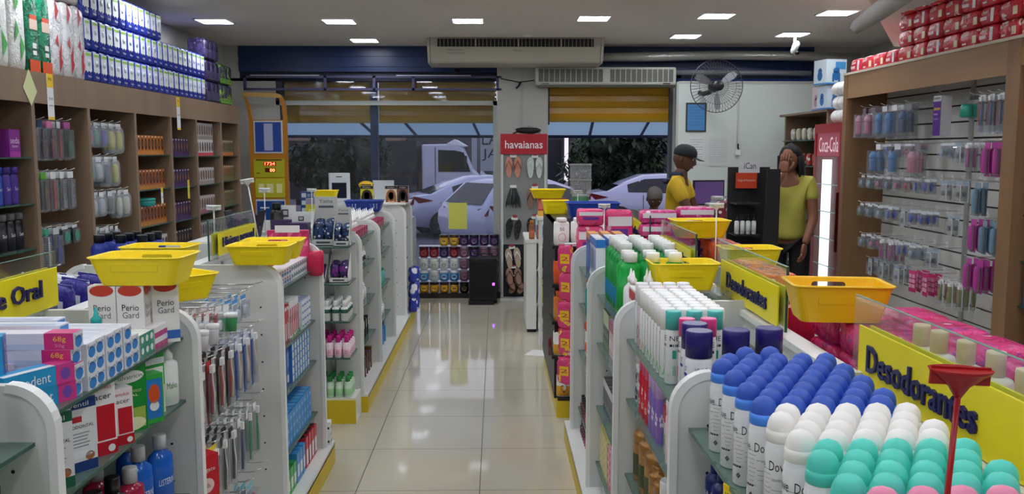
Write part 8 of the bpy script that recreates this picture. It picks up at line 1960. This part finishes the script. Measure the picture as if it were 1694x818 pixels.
def head(b, c, sk, yaw=0, pitch=0, beard=None, s=1):
    T = Matrix.Translation(c) @ Matrix.Rotation(yaw, 4, 'Z') @ Matrix.Rotation(pitch, 4, 'X') @ Matrix.Scale(s, 4)
    vs = []; fs = []; K = 16; n = 24; ms = []
    for j in range(K + 1):
        ph = -PI / 2 + PI * j / K; z = math.sin(ph); cr = math.cos(ph)
        for i in range(n):
            th = 2 * PI * i / n; x = math.cos(th) * cr; y = math.sin(th) * cr
            w = .076 * (1 - .30 * max(0, -z) ** 1.3); d = .096 * (1 - .12 * max(0, -z))
            X, Y, Z = x * w, y * d, z * .118
            if z < -.2 and y > 0: Y *= 1 - .45 * (-z - .2)
            f = math.exp(-(X / .013) ** 2) * math.exp(-((Z + .018) / .022) ** 2)
            if y < -.3: Y -= .022 * f
            if y < -.5: Y -= .006 * math.exp(-(X / .025) ** 2) * math.exp(-((Z + .098) / .02) ** 2); Y += .007 * math.exp(-((abs(X) - .031) / .014) ** 2) * math.exp(-((Z - .012) / .014) ** 2)
            vs.append((X, Y, Z))
    for j in range(K):
        for i in range(n):
            l = (i + 1) % n; fs.append((j * n + i, j * n + l, (j + 1) * n + l, (j + 1) * n + i)); zc = -1 + 2 * j / K
            low = j < 5 and (j * n + i) % n > 12
            ms.append(beard if (beard and j in (1, 2, 3) and 14 <= i <= 21) else sk)
    b.add(vs, fs, ms, True, T)
    for s_ in (-1, 1):
        b.pillow(.018, .03, .055, sk, (s_ * .077, .008, -.005), ex=.9, M=T)
        b.pillow(.026, .012, .012, M('#e9e4dd', .3), (s_ * .031, -.082, .012), ex=1, n=10, k=6, M=T); b.pillow(.011, .006, .011, M('#17100c', .2), (s_ * .031, -.0885, .012), ex=1, n=8, k=5, M=T)
        b.box(s_ * .031 - .016, -.092, .028, s_ * .031 + .016, -.083, .033, M('#140f0d', .8), T)
    b.pillow(.044, .012, .014, M('#7a4038', .5), (0, -.085, -.058), ex=.8, n=12, k=6, M=T)
    return T
def hand(b, w, d, up, sk, curl=.5, s=1, mirror=1):
    """palm from wrist w along d; up = back of the hand"""
    d = Vector(d).normalized(); up = Vector(up); up = (up - d * up.dot(d)).normalized(); sd = d.cross(up) * mirror
    Rm = Matrix((sd, d, up)).transposed().to_4x4(); T = Matrix.Translation(w) @ Rm @ Matrix.Scale(s, 4)
    b.pillow(.082, .095, .03, sk, (0, .045, 0), ex=.55, M=T)
    for k, (x, L) in enumerate(((-.030, .066), (-.010, .076), (.011, .072), (.031, .056))):
        a = curl; p0 = Vector((x, .083, 0)); p1 = p0 + Vector((x * .1, math.cos(a * .5), -math.sin(a * .5))) * L * .45; p2 = p1 + Vector((0, math.cos(a * 1.3), -math.sin(a * 1.3))) * L * .32; p3 = p2 + Vector((0, math.cos(a * 2), -math.sin(a * 2))) * L * .25
        b.tube([p0, p1, p2, p3], [.0095, .009, .008, .006], sk, 8, T)
    b.tube([(-.035, .02, -.004), (-.058, .045, -.012), (-.066, .07, -.018), (-.066, .088, -.02)], [.013, .011, .0095, .007], sk, 8, T)
def person(loc, rz, J, Ed, sk, tops, label, headc, hy=0, hp=0, hands_=(), beard=None, extra=()):
    e = link('person', None, None, loc, rz)
    J = dict(J)
    for k_, f_ in (('pel', .78), ('wst', .8), ('chs', .85), ('hL', .8), ('hR', .8), ('kL', .85), ('kR', .85)): J[k_] = J[k_][:3] + tuple(q_ * f_ for q_ in J[k_][3:])
    b = MB(); addmesh(b, skin(J, Ed), sk)
    T = head(b, headc, sk, hy, hp, beard)
    for h in hands_: hand(b, *h)
    link('body', b.mesh('b'), e)
    for nm, J2, E2, mm in tops:
        q = MB(); addmesh(q, skin(J2, E2), mm); link(nm, q.mesh('t'), e)
    for nm, fn in extra: q = MB(); fn(q, T); link(nm, q.mesh('x'), e)
    tag(e, label, 'person')
def legs(sit=False):
    if sit: return dict(hL=(.09, .0, .50, .085), kL=(.12, -.40, .50, .062), aL=(.12, -.42, .09, .04), fL=(.13, -.56, .04, .035), hR=(-.09, .0, .50, .085), kR=(-.12, -.40, .50, .062), aR=(-.12, -.42, .09, .04), fR=(-.13, -.56, .04, .035))
    return dict(hL=(.09, .0, .88, .088), kL=(.10, -.01, .48, .060), aL=(.10, .02, .09, .042), fL=(.11, -.13, .035, .035), hR=(-.09, .0, .88, .088), kR=(-.10, -.01, .48, .060), aR=(-.10, .02, .09, .042), fR=(-.11, -.13, .035, .035))
EL = [('pel', 'hL'), ('hL', 'kL'), ('kL', 'aL'), ('aL', 'fL'), ('pel', 'hR'), ('hR', 'kR'), ('kR', 'aR'), ('aR', 'fR')]
ET = [('pel', 'wst'), ('wst', 'chs'), ('chs', 'nck'), ('nck', 'hd'), ('chs', 'sL'), ('sL', 'eL'), ('eL', 'wL'), ('chs', 'sR'), ('sR', 'eR'), ('eR', 'wR')]
def grow(J, keys, g, cut=None):
    o = {}
    for k in keys: o[k] = J[k][:3] + tuple(q + g for q in J[k][3:])
    if cut: o.update(cut)
    return o
def lerp(a, b_, t): return tuple(a[i] + (b_[i] - a[i]) * t for i in range(3))
def mk(eL, wL, eR, wR, lean=0, dz=0, sit=False, sh=.17):
    J = dict(pel=(0, 0, .96 + dz, .12, .10), wst=(0, -.01 - lean * .3, 1.08 + dz, .115, .092), chs=(0, -.01 - lean * .7, 1.30 + dz, .135, .10), nck=(0, -.0 - lean, 1.44 + dz, .055), hd=(0, -.02 - lean * 1.2, 1.53 + dz, .05),
             sL=(sh, -lean * .9, 1.375 + dz, .058), eL=eL + (.043,), wL=wL + (.029,), sR=(-sh, -lean * .9, 1.375 + dz, .058), eR=eR + (.043,), wR=wR + (.029,))
    J.update(legs(sit)); return J
def clothes(J, g=.014, sl=.65):
    K = grow(J, ['pel', 'wst', 'chs', 'sL', 'sR'], g); K['nk'] = lerp(J['chs'], J['nck'], .80) + (.062,)
    for s_ in 'LR': K['u' + s_] = lerp(J['s' + s_], J['e' + s_], sl) + (.064,)
    z0 = J['pel'][2] - .075; K['hem'] = (0, J['pel'][1], z0, .152, .125); K['pel'] = J['pel'][:3] + (.142, .118); K['wst'] = J['wst'][:3] + (.138, .112); K = dict([('hem', K.pop('hem'))] + list(K.items()))
    P_ = grow(J, ['pel', 'hL', 'kL', 'aL', 'hR', 'kR', 'aR'], .013)
    return K, [('hem', 'pel'), ('pel', 'wst'), ('wst', 'chs'), ('chs', 'nk'), ('chs', 'sL'), ('sL', 'uL'), ('chs', 'sR'), ('sR', 'uR')], P_, [q for q in EL if q[1][0] != 'f']
shirtY = M('#c8a51c', .7, bump=.3, bscale=12); navyc = M('#1d2a4a', .7); skM = M('#5c3a28', .5); skW = M('#8a5a44', .5); shG = M('#b3ad4a', .7, bump=.3, bscale=12); jeans = M('#1f2838', .8); blkc = M('#141417', .7)
# man in cap, facing +x, head bent
J = mk((.20, -.16, 1.12), (.13, -.40, 1.10), (-.21, -.18, 1.12), (-.10, -.42, 1.10), .05)
K, EK, P_, EP = clothes(J)
def cap_(q, T):
    q.lathe([(.084, .028), (.086, .05), (.083, .075), (.07, .10), (.045, .122), (.006, .13)], M('#15181f', .7), 22, sy=1.18, M=T)
    q.add([(.075 * math.sin(a), -.085 * math.cos(a) * 1.05 + .0, .036) for a in [i / 8 * 2.0 - 1.0 for i in range(9)]] + [(.07 * math.sin(a), -.09 - .085 * math.cos(a), .022 - .004 * abs(a)) for a in [i / 8 * 2.0 - 1.0 for i in range(9)]], [(i, i + 1, i + 10, i + 9) for i in range(8)], M('#15181f', .7), True, T)
    q.add([(.075 * math.sin(a), -.085 * math.cos(a) * 1.05, .033) for a in [i / 8 * 2.0 - 1.0 for i in range(9)]] + [(.07 * math.sin(a), -.09 - .085 * math.cos(a), .019 - .004 * abs(a)) for a in [i / 8 * 2.0 - 1.0 for i in range(9)]], [(i + 9, i + 10, i + 1, i) for i in range(8)], M('#5a1f28', .7), True, T)
def collar(q, T): q.lathe([(.062, 1.415), (.075, 1.42), (.066, 1.465), (.060, 1.467)], navyc, 18, c=(0, -.04, 0)); q.pillow(.22, .06, .05, navyc, (0, .06, 1.385), ex=.7)
def print_(q, T):
    for k in range(4): q.text('FARMA', (0, .128, 1.28 - k * .045), (-1, 0, 0), (0, 0, 1), .18 - .02 * k, .03, M('#3f5a6a', .6))
def watch(q, T): q.lathe([(.033, -.015), (.036, 0), (.033, .015)], BLACK, 14, M=Matrix.Translation((-.13, -.375, 1.10)) @ Matrix.Rotation(PI / 2, 4, 'X'))
person((1.53, 7.55, 0), math.radians(68), J, EL + ET, skM, [('shirt', K, EK, shirtY), ('trousers', P_, EP, jeans)], 'person in a dark cap and yellow shirt working at the checkout counter', (0, -.085, 1.575), 0, .22,
       [((.13, -.40, 1.10), (-.25, -1, .05), (0, .2, 1), skM, .7, 1, 1), ((-.10, -.42, 1.10), (.3, -1, .05), (0, .2, 1), skM, .7, 1, -1)], M('#150f0c', .8), [('cap', cap_), ('collar', collar), ('wristwatch', watch)])
carton('yellow_carton', 'carton', .09, .07, .06, '#b8a02a', [('FLR', .3, 0, .6, 1, '#1c1c1c')]).put((1.985, 7.42, 1.0305), .4, 'yellow and black carton at the hands of the person in the cap')
# woman covering the face
J = mk((.20, -.02, 1.10), (.19, -.18, .90), (-.12, -.25, 1.22), (-.005, -.175, 1.475), .0, .015, sh=.155)
K, EK, P_, EP = clothes(J, .010, .55)
J['hd'] = (0, -.03, 1.54, .046)
def hair(q, T):
    m_ = M('#0d0a0b', .7); vs = []; fs = []; n = 22; K_ = 12
    for j in range(K_ + 1):
        f = j / K_; z = .135 - f * .44; 
        for i in range(n):
            a = 2 * PI * i / n; rr = (.096 * math.sqrt(max(0, 1 - (z / .1352) ** 2)) if z > .02 else .096 + .012 * math.sin((f - .25) * 6)); y = math.sin(a) * rr * 1.12 + .016; x = math.cos(a) * rr * (.98)
            if math.sin(a) < -.25 and z < .04: y = max(y, -.030) + .0; x = math.copysign(max(abs(x), .070), math.cos(a))
            vs.append((x + noise.noise(Vector((a, z * 20, 0))) * .006, y + (.02 * f), z))
    for j in range(K_):
        for i in range(n): l = (i + 1) % n; fs.append((j * n + i, (j + 1) * n + i, (j + 1) * n + l, j * n + l))
    fs = [f_ for f_ in fs if not (f_[0] // n >= 3 and PI * 1.22 < 2 * PI * ((f_[0] % n) + .5) / n < PI * 1.78)]
    q.add(vs, fs, m_, True, T); q.add(vs[:n], [tuple(range(n - 1, -1, -1))], m_, True, T)
    for k in range(26):
        a = PI * 1.85 + 1.3 * PI * k / 26; x = math.cos(a) * .094; y = math.sin(a) * .10 + .02
        q.tube([(x, y, .03), (x * 1.06, y + .01, -.12), (x * 1.05, y + .03, -.27), (x * .95, y + .04, -.36 - .03 * (k % 3))], [.011, .013, .011, .003], m_, 6, T)
person((2.43, 7.2, 0), math.radians(-38), J, EL + ET, skW, [('shirt', K, EK, shG), ('trousers', P_, EP, blkc)], 'person in an olive yellow shirt with long dark hair covering the face with one hand', (0, -.045, 1.575), 0, .10,
       [((-.005, -.175, 1.475), (.06, .10, 1), (.05, -1, 0), skW, .2, 1, -1), ((.19, -.18, .90), (0, -.3, -1), (1, 0, 0), skW, .5, 1, 1)], None, [('hair', hair)])
# seated person
J = mk((.23, -.12, .72), (.14, -.33, .62), (-.23, -.12, .72), (-.14, -.33, .62), .10, -.44, True)
J['pel'] = (0, 0, .53, .13, .11)
K, EK, P_, EP = clothes(J)
person((1.64, 9.25, 0), .05, J, EL + ET, M('#4a3024', .5), [('shirt', K, EK, M('#a08a5c', .8)), ('trousers', P_, EP, M('#3a3a40', .8))], 'person with cropped grey hair seated with bowed head near the entrance', (0, -.15, 1.15), 0, .45,
       [((.14, -.33, .62), (-.3, -1, -.2), (0, 0, 1), M('#4a3024', .5), .5, 1, 1), ((-.14, -.33, .62), (.3, -1, -.2), (0, 0, 1), M('#4a3024', .5), .5, 1, -1)], None,
       [('cropped_hair', lambda q, T: q.lathe([(.081, .02), (.081, .05), (.07, .09), (.045, .114), (.005, .122)], M('#6a6662', .9, bump=.8, bscale=200), 20, sy=1.22, c=(0, .012, 0), M=T))])
e = link('plastic_chair', None, None, (1.64, 9.32, 0)); wc = M('#c9ccca', .4)
link('seat', MB().rbox(-.22, -.24, .385, .22, .2, .41, .05, wc).mesh('s'), e); link('backrest', MB().rbox(-.21, .18, .5, .21, .2, .82, .008, wc).box(-.2, .18, .41, -.17, .2, .5, wc).box(.17, .18, .41, .2, .2, .5, wc).mesh('b'), e)
for sx in (-1, 1):
    for yy in (-.2, .17): link('leg', MB().tube([(sx * .18, yy, .385), (sx * .21, yy * 1.1, 0)], .016, wc, 8).mesh('l'), e)
tag(e, 'pale chair carrying the seated person by the entrance', 'chair')
